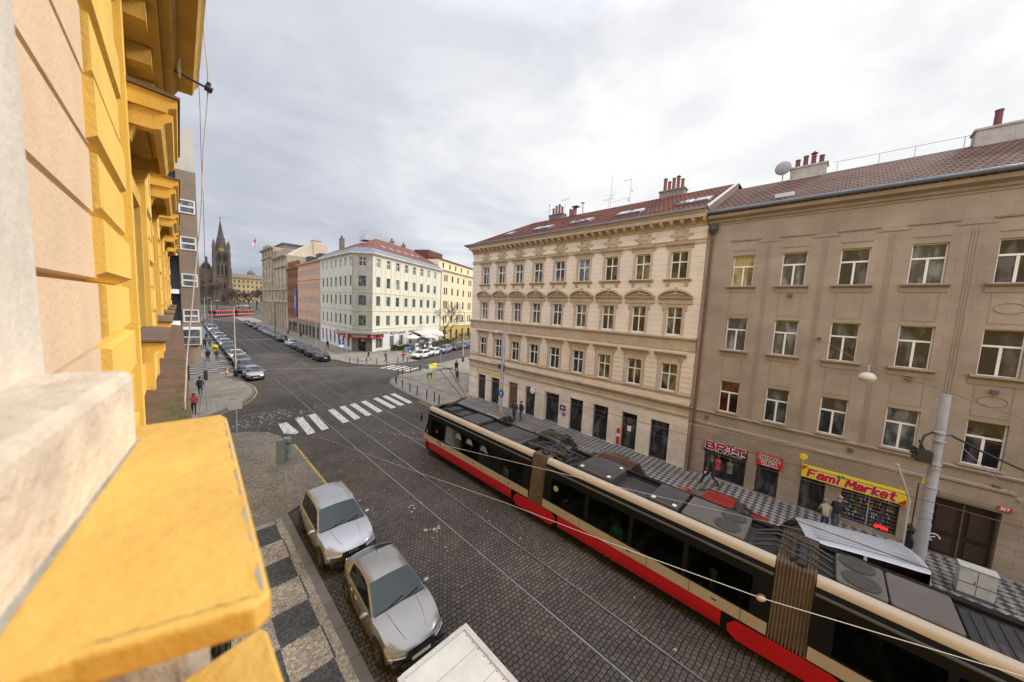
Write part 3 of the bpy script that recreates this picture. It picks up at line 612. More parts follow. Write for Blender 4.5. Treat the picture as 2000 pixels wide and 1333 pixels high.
def arc_hood(b):
    W = 1.02; b.extr([(0, 1.98), (-.10, 1.98), (-.12, 2.22), (-.26, 2.32), (-.30, 2.42), (0, 2.44)], -W, W)
    b.box(-.62, .62, -.07, 0, 1.94, 2.2); b.box(-.4, .4, -.11, -.07, 2.02, 2.14)
    pts = [(W * math.sin(t), 2.44 + .46 * (math.cos(t) - math.cos(1.25)) / (1 - math.cos(1.25))) for t in [(-1.25 + 2.5 * i / 14) for i in range(15)]]
    pts = [(p[0] / math.sin(1.25), p[1]) for p in pts]
    for (xa, za), (xb, zb_) in zip(pts, pts[1:]):
        for (d0, d1, o0, o1) in ((-.30, 0, -.12, 0.0), (-.07, 0, -1, -.12)):
            lo = lambda z: 2.441 if o0 == -1 else max(2.442, z + o0)
            za0, zb0 = lo(za), lo(zb_); za1, zb1 = za + o1, zb_ + o1
            if za1 <= za0 and zb1 <= zb0: continue
            q = [(xa, d0, za0), (xb, d0, zb0), (xb, d0, max(zb1, zb0)), (xa, d0, max(za1, za0))]
            b.face(q); b.face([(x_, d1, z_) for x_, _, z_ in q][::-1]); b.face([q[3], q[2], (q[2][0], d1, q[2][2]), (q[3][0], d1, q[3][2])]); b.face([q[1], q[0], (q[0][0], d1, q[0][2]), (q[1][0], d1, q[1][2])])
    b.lathe([(.11, -.22), (.15, -.14), (.12, -.07)], 10, (0, 0, 2.66), 'y'); b.lathe([(.06, -.3), (.08, -.28), (.07, 0)], 8, (0, 0, 2.94), 'y')
    for s in (-1, 1):
        b.tube([(s * .12, -.14, 2.6), (s * .32, -.12, 2.56), (s * .5, -.12, 2.52), (s * .62, -.1, 2.53)], [.05, .06, .045, .02], 6)
        b.extr([(0, 1.5), (-.06, 1.56), (-.13, 1.98), (0, 1.98)], s * .66 - .07, s * .66 + .07)
def hood2(b):
    b.extr([(0, 2.26), (-.08, 2.26), (-.12, 2.36), (-.28, 2.42), (-.32, 2.5), (0, 2.54)], -.98, .98); b.box(-.62, .62, -.015, 0, 1.82, 2.2)
    for s in (-.72, .72): b.extr([(0, 1.75), (-.05, 1.8), (-.2, 2.26), (0, 2.26)], s - .07, s + .07)
M4 = [('surround', mesh_of(surround(1.0, 1.69, foot=.0), 'surround', plCd)), ('hood', mesh_of(hood4, 'hood', plCd)), ('sill', mesh_of(sill4, 'sill', plCd))]
M3 = [('surround', mesh_of(surround(.94, 1.77), 'surround', plCd)), ('hood', mesh_of(arc_hood, 'hood', plCd))]
M2 = [('surround', mesh_of(surround(1.0, 1.78, .18, .08), 'surround', plCd)), ('hood', mesh_of(hood2, 'hood', plCd)), ('sill', mesh_of(lambda b: b.box(-.6, .6, -.16, 0, -.06, 0), 'sill', plCd))]
amber = glassmat('amber_curtained_pane', (.03, .026, .02), .08, .9, (.19, .165, .11), .5)
for k, x in enumerate(bays):
    add_window(CB, Fc, x, 12.03, 1.0, 1.69, .13, 'cross', white, glassm if k < 6 else (amber if k == 7 else shopg), extras=M4)
    add_window(CB, Fc, x, 8.48, .94, 1.77, .13, 'cross', white, glassm if k < 5 else amber, extras=M3)
    add_window(CB, Fc, x, 4.84, 1.0, 1.78, .13, 'cross', white, glassd if k < 6 else amber, extras=M2)
for i, (a, c) in enumerate(gops):
    if i == 4:
        add_window(CB, Fc, (a + c) / 2, .02, c - a, 2.68, .4, 'two', dkmetal, shopg, .05, 'entrance_door')
    elif i == 7:
        d_ = add_window(CB, Fc, (a + c) / 2, .02, c - a, 2.68, .2, 'none', brownp, shopg, .07, 'shop_door')
        p = MB(); p.box(-.16, .12, -.012, -.004, 1.35, 1.75); p.build('notice', M('paper', (.7, .7, .68), .8, .05), d_)
        p = MB(); p.lathe([(.2, -.02), (.24, -.03), (.24, .01), (.2, .01)], 14, (0, -.01, 2.1), 'y'); p.build('wreath', M('twig_wreath', (.10, .06, .03), .9, .3, 20), d_)
    else: add_window(CB, Fc, (a + c) / 2, .12, c - a, 2.6, .2, 'none', brownp if i == 2 else dkmetal, brownp if i == 2 else shopg, .04, 'shop_window')
# yellow strip sign over the two left shop windows, wall plates, box
b = MB(Fc); b.box(1.2, 5.0, -.05, -.005, 2.95, 3.22); o = b.build('shop_sign', M('faded_yellow_sign', (.55, .42, .12), .6, .2, 4), loc=(22.2, 27.75, 0)); tag(o, 'faded yellow strip sign above the two leftmost shop windows of the cream house', 'sign')
b = MB(Fc); b.box(14.62 - 2.2, 14.62 - 1.95, -.04, -.005, 1.5, 1.95); 
t = thing('wall_sign', 'small black square sign beside the entrance of the cream house', 'sign', (22.2, 15.3, 1.72)); p = MB(); p.box(-.04, -.004, -.27, .27, -.2, .2); p.build('plate', M('black_sign', (.015, .015, .015), .4, .05), t)
p = MB(); p.lathe([(.05, -.052), (.09, -.052), (.09, -.04), (.05, -.04)], 14, (0, .05, 0), 'x'); p.box(-.052, -.04, -.2, -.08, -.03, .03); p.build('emblem', M('sign_white', (.75, .75, .75), .5, .03), t)
t = thing('wall_sign', 'purple and white round ring sign low beside the entrance of the cream house', 'sign', (22.2, 15.15, 1.2)); p = MB(); p.lathe([(.10, -.05), (.17, -.05), (.17, -.01), (.10, -.01)], 18, (0, 0, 0), 'x'); p.build('ring', M('purple_sign', (.22, .08, .35), .5, .1), t)
p = MB(); p.lathe([(.05, -.045), (.10, -.045), (.10, -.015), (.05, -.015)], 18, (0, 0, 0), 'x'); p.build('inner_ring', MATS['sign_white'], t)
t = thing('bracket_sign', 'round white disc sign on a bracket above the fourth shop window of the cream house', 'sign', (22.2, 18.3, 2.62)); p = MB(); p.lathe([(.30, -.05), (.32, 0), (.30, .05)], 20, (-.42, 0, 0), 'y'); p.build('disc', M('sign_white2', (.66, .67, .66), .5, .05), t)
p = MB(); p.box(-.12, 0, -.02, .02, -.04, .04); p.build('bracket', dkmetal, t)
t = thing('beach_flag', 'narrow red and white promotional flag leaning in the shop doorway', 'flag', (22.12, 10.3, .12)); p = MB(); p.tube([(0, 0, 0), (-.05, .02, 1.3), (-.12, -.05, 1.42)], .012, 6); p.build('pole', dkmetal, t)
p = MB()
for i in range(6):
    z0_, z1_ = .15 + i * .2, .35 + i * .2; p.box(-.08, -.065, -.14, .12, z0_, z1_, 0 if i not in (3,) else 1)
p.build('flag', [M('red_cloth', (.45, .02, .03), .8, .1), white], t)
# roof: long front slope, hip at the corner end
rz0, rzr = 15.95, 19.32; ex = -.75
RC = MB()
slab_roof(RC, [(ex, -21.95, rz0), (ex, .55, rz0), (6.1, -2.7, rzr), (6.1, -21.95, rzr)])
slab_roof(RC, [(ex, .55, rz0), (15.6, 7.7, rz0), (9.6, -.6, rzr), (6.1, -2.7, rzr)])
slab_roof(RC, [(15.6, 7.7, rz0), (15.6, -21.95, rz0), (9.6, -21.95, rzr), (9.6, -.6, rzr)])
RC.face([(6.1, -2.7, rzr), (9.6, -.6, rzr), (9.6, -21.95, rzr), (6.1, -21.95, rzr)])
roofC = RC.build('roof', tileR, CB)
b = MB(); b.extr([(ex - .14, 15.9), (ex - .14, 16.03), (ex - .02, 16.06), (ex - .02, 15.9)], -21.9, .6, 0, 'y'); b.build('gutter', zinc, roofC)
b = MB()
b.face([(ex, -21.96, 15.9), (6.1, -21.96, 15.9), (6.1, -21.96, rzr - .1), (ex, -21.96, 15.94)]); b.build('gable_wall', M('dark_gable', (.14, .075, .05), .9, .2), CB); b = MB()
b.face([(ex + .05, -21.97, 15.96), (6.1, -21.97, rzr), (6.1, -21.97, rzr + .1), (ex + .05, -21.97, 16.08)]); b.face([(ex + .05, -21.87, 16.08), (6.1, -21.87, rzr + .1), (6.1, -21.97, rzr + .1), (ex + .05, -21.97, 16.08)])
b.build('verge_flashing', M('pale_sheet', (.55, .5, .47), .6, .15), roofC)
def rz_at(x): return rz0 + (x - ex) * (rzr - rz0) / (6.1 - ex)
sky_glass = M('skylight_glass', (.35, .38, .42), .06, .1, spec=1.0, metal=.5)
sl = math.atan2(rzr - rz0, 6.1 - ex)
for yy in (7.75, 6.75, 12.05, 11.05, 16.25, 15.2, 20.35, 19.3, 24.0):
    b = MB(); b.box(-.02, 1.0, -.45, .45, -.05, .10)
    o = b.build('skylight', zinc, roofC); o.matrix_basis = Matrix.Translation((1.15, yy - 27.75, rz_at(1.15) + .02)) @ Matrix.Rotation(-sl, 4, 'Y')
    b = MB(); b.box(.05, .93, -.38, .38, .09, .125); b.build('pane', sky_glass, o)
chimney(roofC, 6.2, 10.3 - 27.75, rzr - .1, .7, 1.9, .45, 5, .85)
chimney(roofC, 6.2, 21.8 - 27.75, rzr - .1, .7, 1.7, .4, 4, .8)
chimney(roofC, 7.2, 25.2 - 27.75, rzr - .6, .8, 1.6, .4, 0, .8)
antenna(roofC, 5.5, 13.6 - 27.75, rzr - .2, 2.1, 'tee'); antenna(roofC, 5.5, 15.4 - 27.75, rzr - .2, 2.8, 'fan'); antenna(roofC, 5.5, 15.6 - 27.75, rzr - .2, .9, 'yagi'); antenna(roofC, 5.5, 20.4 - 27.75, rzr - .2, 1.8, 'yagi'); antenna(roofC, 5.5, 22.4 - 27.75, rzr, 1.3, 'ball'); antenna(roofC, 5.5, 18.3 - 27.75, rzr, .6, 'none')
b = MB(); b.tube([(5.6, 13.6 - 27.75, rzr + .45), (5.6, 15.3 - 27.75, rzr + .3)], .015, 5); b.build('antenna_stay', galv, roofC)
b = MB(); b.tube([(5.8, 18.45 - 27.75, rzr - .1), (5.75, 18.5 - 27.75, rzr + .85)], .07, 8); b.lathe([(.17, .85), (.19, .9), (.05, .98)], 10, (5.75, 18.5 - 27.75, rzr)); b.build('flue', galv, roofC)
b = MB(); b.box(5.5, 6.0, 19.3 - 27.75, 19.45 - 27.75, rzr - .2, rzr + .6); b.box(5.5, 6.0, 19.75 - 27.75, 19.85 - 27.75, rzr - .2, rzr + .5); b.extr([(5.45, rzr + .62), (6.05, rzr + .62), (6.05, rzr + .68), (5.45, rzr + .68)], 18.95 - 27.75, 19.6 - 27.75, 0, 'y'); b.build('chimney_cowl', [clay], roofC)

# ------------------------------------------------ beige house with three shops
BB = thing('apartment_house', 'plain beige rendered house with white tee-bar windows above three small shops', 'house', (22.2, 5.83, 0))
Fb = frame(0, 0, -90); LB = 22.0
bb = [1.92 + 2.16 * k for k in range(10)]
ops = []
for x in bb: ops += [(x - .49, x + .49, 11.5, 13.2), (x - .49, x + .49, 7.88, 9.74), (x - .48, x + .48, 4.24, 6.08)]
gb = [(1.02, 3.1, .14, 2.36), (3.58, 4.55, .02, 2.42), (5.42, 6.35, .05, 1.86), (6.92, 8.75, .30, 1.86), (9.6, 11.25, .02, 2.62), (13.5, 15.5, .3, 2.5), (17, 19, .3, 2.5)]
w1 = MB(Fb); wall_open(w1, LB, 3.3, 15.35, ops, .22); w1.T = None
for a, c in (((15, 0), (15, -22)), ((15, -22), (0, -22))): w1.face([(a[0], a[1], 0), (c[0], c[1], 0), (c[0], c[1], 15.6), (a[0], a[1], 15.6)])
w1.build('wall', plB, BB)
w2 = MB(Fb); wall_open(w2, LB, 0, 3.3, gb, .3); w2.build('ground_floor_wall', plBl, BB)
b = MB(Fb)
cornice(b, 0.02, LB, [(0, 3.25), (-.05, 3.27), (-.05, 3.38), (0, 3.42)]); cornice(b, 0.02, LB, [(0, 3.98), (-.1, 4.02), (-.13, 4.1), (0, 4.14)])
for x in bb:
    b.extr([(0, 13.98), (-.05, 14.0), (-.07, 14.06), (0, 14.08)], x - .68, x + .68); b.extr([(0, 13.82), (-.03, 13.83), (-.04, 13.88), (0, 13.9)], x + .6, x + 1.56)
    b.extr([(0, 13.45), (-.02, 13.46), (-.03, 13.50), (0, 13.52)], x - .5, x + .5)
    for z0_, z1_ in ((9.95, 11.18), (6.28, 7.58)):
        for q in ((x - .46, x - .44), (x + .44, x + .46)): b.box(q[0], q[1], -.015, 0, z0_, z1_)
        b.box(x - .44, x + .44, -.015, 0, z0_, z0_ + .02)
    for s in (1.0, 1.08, 1.16): b.box(x + s - .012, x + s + .012, -.02, 0, 4.2, 13.7)
b.build('trim', plBs, BB)
for k, x in enumerate(bb):
    if k >= 4:
        for z0_ in (10.55, 6.92):
            r = MB(Fb)
            pts = [(x + .36 * math.cos(t * math.pi / 12), -.012, z0_ + .2 * math.sin(t * math.pi / 12)) for t in range(25)]
            r.tube(pts, .018, 5, cap=False); r.build('oval_panel', plBs, BB)
b = MB(Fb); cornice(b, .02, LB, [(0, 15.0), (-.04, 15.02), (-.05, 15.1), (-.14, 15.16), (-.16, 15.26), (-.42, 15.36), (-.46, 15.56), (.3, 15.56), (.3, 15.0)]); b.build('cornice', plBs, BB)
sillB = [('sill', mesh_of(lambda b: b.extr([(0, -.34), (-.03, -.34), (-.05, -.14), (-.16, -.08), (-.2, -.04), (-.2, .01), (0, .03)], -.66, .66), 'sill', plBs))]
sillB2 = [('sill', mesh_of(lambda b: b.box(-.56, .56, -.1, 0, -.05, .01), 'sill', plBs))]
reflpane = glassmat('painted_warm_reflection', (.16, .12, .06), .08, .9, (.38, .30, .15), .42); vio = glassmat('dim_pane', (.02, .018, .024)); redb = glassmat('red_blind_pane', (.03, .012, .01), .1, .9, (.14, .03, .015))  # first pane: warm reflection of the facade opposite painted into its colour
for k, x in enumerate(bb):
    add_window(BB, Fb, x, 11.5, .98, 1.7, .15, 'tee', white, [reflpane, glassm, glassd, glassm, vio][k % 5], .05, extras=sillB)
    add_window(BB, Fb, x, 7.88, .98, 1.86, .15, 'tee', white, [glassm, glassm, glassd, glassd, vio][k % 5], .05, extras=sillB)
    add_window(BB, Fb, x, 4.24, .96, 1.84, .15, 'tee', white, [redb, glassd, glassd, glassm, vio][k % 5], .05, extras=sillB2)
for i, (a, c, z0_, z1_) in enumerate(gb):
    nm = {1: 'shop_door', 2: 'shop_door', 4: 'entrance_door'}.get(i, 'shop_window')
    o = add_window(BB, Fb, (a + c) / 2, z0_, c - a, z1_ - z0_, .22, 'two' if i == 4 else 'none', brownp if i == 4 else dkmetal, shopg if i not in (4,) else M('dark_brown_door', (.03, .02, .018), .35, .2), .05, nm)
    if i == 4:
        for q in (-.42, .42):
            for zz_ in (.25, 1.15):
                p = MB(); p.box(q - .25, q + .25, -.02, 0, zz_, zz_ + (.7 if zz_ < 1 else 1.1)); p.build('door_panel', M('door_panel', (.05, .03, .025), .4, .15), o)
        p = MB(); p.tube([(-.62 + .16 * math.cos(t), -.03, .75 + .16 * math.sin(t)) for t in [k * .5 for k in range(10)]], .03, 5); p.tube([(-.66 + .07 * math.sin(t), -.03, .75 + .04 * t) for t in [k * .5 - 1.5 for k in range(7)]], .025, 5); p.build('graffiti', M('white_spray', (.6, .6, .62), .7, .1), o)
b = MB(Fb); cornice(b, 9.5, 11.45, [(0, 2.7), (-.06, 2.72), (-.1, 2.9), (-.1, 3.4), (-.18, 3.5), (-.18, 3.58), (0, 3.6)]); b.build('door_lintel', plBs, BB)
b = MB(Fb)
for x, z in ((bb[1], 11.02), (bb[3], 7.45), (bb[4], 7.3), (.95, 3.72), (7.0, 3.75), (11.0, 3.6)): b.box(x - .09, x + .09, -.12, 0, z - .08, z + .08)
b.build('wall_box', M('wall_box', (.10, .09, .08), .6, .2), BB)
# shop goods behind the glass: racks of bottles and clothes dummies
b = MB(Fb); rr = random.Random(5)
for sh in range(8):
    zz_ = .38 + sh * .18; b.box(6.98, 8.7, .16, .20, zz_, zz_ + .012, 0)
    for k in range(26): xx = 7.0 + k * .064 + rr.uniform(0, .02); hh = rr.uniform(.06, .13); b.box(xx, xx + .035, .15, .185, zz_ + .012, zz_ + .012 + hh, 1 + rr.randrange(5))
b.box(7.82, 7.86, .1, .14, .32, 1.84, 0)
b.build('shelf_goods', [M('shelf_metal', (.35, .36, .38), .4, .1), M('goods_red', (.25, .03, .02), .5, .2), M('goods_blue', (.06, .10, .28), .5, .2), M('goods_white', (.45, .45, .43), .5, .2), M('goods_orange', (.35, .13, .03), .5, .2), M('goods_green', (.04, .10, .04), .5, .2)], BB)
b = MB(Fb)
def dummy(x, mi):
    b.lathe([(.05, .55), (.17, .62), (.15, .85), (.19, 1.12), (.17, 1.2), (.05, 1.25), (.05, 1.3), (.08, 1.36), (.07, 1.48), (.02, 1.5)], 10, (x, .12, .1), mi=mi)
dummy(1.75, 0); dummy(2.35, 1); b.box(1.1, 1.5, .05, .2, .2, .34, 2); b.build('window_display', [M('pink_garment', (.35, .06, .06), .8, .2), M('olive_garment', (.14, .14, .10), .8, .3, 9), M('white_goods', (.5, .5, .5), .7, .1)], BB)
b = MB(Fb); b.tube([(.28, -.16, 0.1), (.28, -.16, 3.4), (.28, -.16, 14.55), (.3, -.1, 14.8)], .075, 8); b.build('downpipe', M('rusty_pipe', (.15, .06, .035), .7, .25, 3), BB)
b = MB(Fb); b.lathe([(.1, 14.5), (.26, 14.75), (.26, 15.0), (.2, 15.05)], 10, (.3, -.2, 0)); b.build('pipe_hopper', M('dark_copper', (.05, .05, .045), .7, .2, 4), BB)
RB = MB(); rb1 = 18.85
slab_roof(RB, [(-.5, .0, 15.62), (-.5, -22, 15.62), (6.0, -22, rb1), (6.0, 0.0, rb1)]); slab_roof(RB, [(15.3, 0, 15.62), (15.3, -22, 15.62), (6.0, -22, rb1), (6.0, 0, rb1)])
roofB = RB.build('roof', tileB, BB)
b = MB(); b.tube([(-.58, -.02, 15.66), (-.58, -22, 15.66)], .1, 8); b.face([(-.5, 0, 15.70), (-.5, -22, 15.70), (-.2, -22, 15.85), (-.2, 0, 15.85)]); b.build('gutter', M('blue_grey_gutter', (.10, .125, .16), .4, .15, metal=.3), roofB)
chm = M('rendered_chimney', (.38, .34, .30), .9, .2, 2, .3, streak=.2)
chimney(roofB, 6.0, 2.1 - 5.83, rb1 - .1, .7, 1.7, .6, 4, .6, chm, M('dark_red_pot', (.13, .035, .04), .7, .2))
chimney(roofB, 6.0, -5.6 - 5.83, rb1 - .1, .8, 3.1, .65, 3, .75, chm, MATS['dark_red_pot'])
b = MB()
for yy in (.8, -.9, -2.2, -3.8): b.tube([(6.0, yy - 5.83, rb1), (6.0, yy - 5.83, rb1 + .55)], .016, 5)
b.tube([(6.0, .95 - 5.83, rb1 + .55), (6.0, -4.1 - 5.83, rb1 + .55)], .016, 5); b.build('roof_rail', galv, roofB)
d_ = MB(); d_.lathe([(.04, -.10), (.2, -.085), (.34, -.035), (.42, .03), (.42, .045), (.33, -.01), (.18, -.055), (.02, -.07)], 20, (0, 0, 0), 'x'); d_.tube([(-.05, 0, 0), (.25, 0, -.15), (.3, 0, -.7)], .03, 6); d_.tube([(.04, 0, -.36), (-.4, 0, -.1)], .012, 5)
d_.build('satellite_dish', M('grey_dish', (.28, .27, .28), .6, .1), roofB, (5.2, 3.3 - 5.83, rb1 + .55))
b = MB(); b.box(-.3, .5, -.4, .4, 0, .22); b.build('roof_hatch', M('hatch', (.5, .5, .5), .5, .1), roofB, (1.3, 2.6 - 5.83, 16.35))

# ------------------------------------------------ shop signs on the beige house
red = M('sign_red', (.48, .015, .02), .5, .06); yel = M('sign_yellow', (.72, .55, .02), .5, .06); blu = M('sign_navy', (.02, .03, .12), .5, .06); whs = MATS['sign_white']
Fw = frame(22.2, 5.83, -90)
t = thing('shop_sign', 'BRIT sign in red, white and blue flag letters over the clothes shop', 'sign', (22.2, 5.83, 0)); b = MB(Fb); b.box(1.0, 3.12, -.10, -.01, 1.72, 2.36); b.build('panel', M('sign_black', (.02, .018, .018), .5, .1), t)
b = MB(Fb); b.box(1.03, 3.09, -.108, -.101, 1.93, 2.33, 0)
b.build('flag_ground', [blu], t)
b = MB(Fb); b.box(1.03, 3.09, -.112, -.109, 2.09, 2.17, 0); b.box(1.95, 2.12, -.112, -.109, 1.94, 2.08, 0); b.box(1.95, 2.12, -.112, -.109, 2.18, 2.33, 0)
for q in ((1.05, 1.95, 2.31, 2.18), (2.15, 3.05, 2.08, 1.95), (1.05, 1.95, 1.95, 2.07), (2.15, 3.05, 2.19, 2.31)): b.face([(q[0], -.1105, q[2] - .03), (q[1], -.1105, q[3] - .03), (q[1], -.1105, q[3] + .03), (q[0], -.1105, q[2] + .03)], 1)
b.build('flag_stripes', [red, whs], t)
signtext('BRIT', 1.9, .34, .15, whs, t, zface(Fb, 2.06, -.116, 2.13), grow=.012); signtext('BRIT', 1.9, .34, .12, red, t, zface(Fb, 2.06, -.122, 2.13)); signtext('BRIT', 1.9, .30, .03, blu, t, zface(Fb, 2.06, -.127, 2.13))
textmesh('TO NEJLEPŠÍ Z ANGLIE', .11, M('sign_cream', (.6, .5, .38), .5, .05), 'small_lettering', t, xzface(Fb, 2.06, -.108, 1.815), .004, width=1.7)
t = thing('shop_sign', 'red sign over the middle shop door reading DRUHÁ VLNA', 'sign', (22.2, 5.83, 0)); b = MB(Fb); b.box(3.56, 4.66, -.1, -.01, 1.80, 2.46); b.build('panel', red, t)
signtext('DRUHA', .86, .19, .055, whs, t, zface(Fb, 4.11, -.102, 2.27), grow=.012); signtext('DRUHA', .86, .19, .036, MATS['sign_black'], t, zface(Fb, 4.11, -.107, 2.27)); signtext("'", .06, .19, .03, MATS['sign_black'], t, zface(Fb, 4.43, -.107, 2.27), 'accent')
signtext('VLNA', .66, .19, .055, whs, t, zface(Fb, 4.11, -.102, 1.97), grow=.012); signtext('VLNA', .66, .19, .036, MATS['sign_black'], t, zface(Fb, 4.11, -.107, 1.97))
t = thing('shop_sign', 'long yellow sign with red lettering and a green leaf over the grocery', 'sign', (22.2, 5.83, 0)); b = MB(Fb); b.box(5.42, 8.9, -.16, -.01, 1.88, 2.48, 0); b.build('panel', [yel], t)
signtext('Fami', 1.12, .36, .10, whs, t, zface(Fb, 6.22, -.164, 2.16), shear=.16, grow=.016, widths={'F': 1.1}); signtext('Fami', 1.12, .36, .10, red, t, zface(Fb, 6.22, -.170, 2.16), shear=.16, widths={'F': 1.1})
signtext('Market', 1.56, .36, .10, whs, t, zface(Fb, 7.78, -.164, 2.16), shear=.16, grow=.016, widths={'M': 1.5}); signtext('Market', 1.56, .36, .10, red, t, zface(Fb, 7.78, -.170, 2.16), shear=.16, widths={'M': 1.5})
b = MB(Fb)
for a in (0, 1.1, 2.2, 3.3, 4.4): b.face([(6.82, -.175, 2.33), (6.82 + .13 * math.cos(a + .3), -.175, 2.33 + .1 * math.sin(a + .3)), (6.82 + .2 * math.cos(a), -.175, 2.33 + .14 * math.sin(a)), (6.82 + .13 * math.cos(a - .3), -.175, 2.33 + .1 * math.sin(a - .3))])
b.build('leaf', M('sign_green', (.03, .22, .05), .5, .05), t)
b = MB(Fb); b.face([(8.62, -.164, 1.9), (8.88, -.164, 1.9), (8.88, -.164, 2.16)]); b.build('corner_triangle', red, t); b = MB(Fb); b.face([(5.44, -.164, 2.2), (5.44, -.164, 2.46), (5.62, -.164, 2.46)]); b.build('corner_triangle', red, t)
b = MB(Fb); b.tube([(5.42, -.2, 2.5), (5.42, -.3, 3.05)], .02, 5); b.lathe([(.14, -.03), (.16, 0), (.14, .03)], 14, (5.42, -.38, 2.95), 'y'); o = b.build('bracket_sign', yel, loc=(22.2, 5.83, 0)); tag(o, 'small round yellow sign standing above the left end of the grocery sign', 'sign')
t = thing('open_sign', 'glowing red OPEN sign low in the grocery window', 'sign', (22.2, 5.83, 0)); signtext('OPEN', .40, .13, .028, emat('red_neon', (1, .02, .02), 2.0), t, zface(Fb, 8.3, -.012, .52))
b = MB(Fb); b.box(8.06, 8.54, 0.0, .02, .42, .62); b.build('backing', MATS['sign_black'], t)
t = thing('house_number', 'small red house number plate reading 327 above the brown entrance door', 'number plate', (22.2, 5.83, 0)); b = MB(Fb); b.box(11.1, 11.4, -.125, -.105, 2.78, 2.94); b.build('plate', red, t); signtext('327', .2, .1, .022, whs, t, zface(Fb, 11.25, -.126, 2.86))
t = thing('house_number', 'small blue house number plate reading 63 at the left of the brown entrance door', 'number plate', (22.2, 5.83, 0)); b = MB(Fb); b.box(9.5, 9.68, -.125, -.105, 2.76, 2.9); b.build('plate', blu, t); signtext('63', .11, .08, .018, whs, t, zface(Fb, 9.59, -.126, 2.83))

# ------------------------------------------------ generic far block
def block(name, label, loc, ang, Lx, depth, H, ops_rows, cols, mat, fmat, style='two', cw=1.0, ground=None, gmat=None, panes=None, roofm=None, eave=.4, side_angle=None, rec=.16, trimm=None, belts=(), fr=.07, cat='house'):
    root = thing(name, label, cat, loc); F = frame(0, 0, ang); ops = []
    for c in cols:
        cx_, wd = c if isinstance(c, tuple) else (c, cw)
        for z0_, z1_ in ops_rows: ops.append((cx_ - wd / 2, cx_ + wd / 2, z0_, z1_))
    z0w = ground[0] if ground else 0
    b = MB(F); wall_open(b, Lx, z0w, H, ops, rec)
    b.face([(0, 0, z0w), (0, depth, z0w), (0, depth, H), (0, 0, H)]); b.face([(Lx, 0, z0w), (Lx, depth, z0w), (Lx, depth, H), (Lx, 0, H)]); b.face([(0, depth, z0w), (Lx, depth, z0w), (Lx, depth, H), (0, depth, H)]); b.face([(0, 0, H), (Lx, 0, H), (Lx, depth, H), (0, depth, H)])
    b.build('wall', mat, root)
    for o in ops: add_window(root, F, (o[0] + o[1]) / 2, o[2], o[1] - o[0], o[3] - o[2], rec - .06, style, fmat, random.choice(panes or PANES), fr)
    if ground:
        g = MB(F); wall_open(g, Lx, 0, ground[0], ground[1], .3); g.face([(0, 0, 0), (0, depth, 0), (0, depth, ground[0]), (0, 0, ground[0])]); g.face([(Lx, 0, 0), (Lx, depth, 0), (Lx, depth, ground[0]), (Lx, 0, ground[0])]); g.build('ground_floor_wall', gmat, root)
        for o in ground[1]: add_window(root, F, (o[0] + o[1]) / 2, o[2], o[1] - o[0], o[3] - o[2], .2, 'none', dkmetal, shopg, .06, 'shop_window')
    if belts or eave:
        b = MB(F)
        for z in belts: cornice(b, 0, Lx, [(0, z - .14), (-.1, z - .1), (-.16, z), (0, z + .05)])
        if eave: cornice(b, -.05, Lx + .05, [(0, H - .5), (-.08, H - .45), (-.12, H - .25), (-eave, H - .12), (-eave, H + .06), (0.2, H + .06)])
        b.build('cornice', trimm or mat, root)
    return root, F

# pale corner house
gw = M('pale_green_plaster', (.545, .515, .41), .88, .10, .5, .2, 40, streak=.16); gw2 = M('weathered_corner_plaster', (.38, .335, .26), .9, .16, .7, .2, 40, streak=.3); cw_ = M('pale_cream_plaster', (.64, .595, .475), .88, .08, .5, .2, 40, streak=.1)
GH = thing('corner_house', 'large pale corner house with a chamfered corner, zinc eaves and a red hipped roof', 'house', (26.62, 63.64, 0))
a27 = R(27); U = Vector((math.cos(a27), math.sin(a27), 0)); NN = Vector((-U.y, U.x, 0))
A_, B_, C_, D_ = Vector((-2.79, 22.36, 0)), Vector((-2.79, 2.86, 0)), Vector((0, 0, 0)), U * 25.6
rows = [(16.5, 18.2), (12.68, 14.66), (9.05, 10.95), (5.1, 7.1)]
Fr = frame(0, 0, 27); Fl = frame(A_.x, A_.y, -90); Lch = (C_ - B_).length; Fch = frame(B_.x, B_.y, math.degrees(math.atan2((C_ - B_).y, (C_ - B_).x)))
rcols = [1.57 + 3.01 * k for k in range(8)]; lcols = [19.5 - .66 - 2.78 * k for k in range(7)]
wallparts = []
for nm, F, Lx, cols, mt, wd in (('wall', Fr, 25.6, rcols, cw_, 1.15), ('wall', Fl, 19.5, lcols, gw, 1.0), ('corner_wall', Fch, Lch, [Lch / 2], gw2, 1.45)):
    ops = [(c - wd / 2, c + wd / 2, z0_, z1_) for c in cols for z0_, z1_ in rows]
    b = MB(F); wall_open(b, Lx, 3.9, 19, ops, .18)
    b.build(nm, mt, GH)
    for o in ops: add_window(GH, F, (o[0] + o[1]) / 2, o[2], wd, o[3] - o[2], .12, 'tee' if nm == 'wall' else 'cross', greenp if o[2] < 15 else offw, None, .07)
    b = MB(F)
    for z in (11.6, 8.1, 4.6): cornice(b, 0, Lx, [(0, z - .1), (-.07, z - .08), (-.1, z), (0, z + .04)])
    if len(cols) > 1:
        for c in cols:
            for s in (-1, 1): b.box(c + s * (wd / 2 + .28) - .06, c + s * (wd / 2 + .28) + .06, -.05, 0, 8.2, 18.4)
    b.build('trim', gw if mt is not cw_ else cw_, GH)
gops_r = [(1.0, 3.0, .6, 3.0), (5.2, 6.6, .6, 2.9), (8.4, 9.8, .6, 2.9), (12, 13.4, .6, 2.9), (15.4, 16.8, .6, 2.9), (18.8, 20.2, .6, 2.9), (22, 23.4, .6, 2.9)]
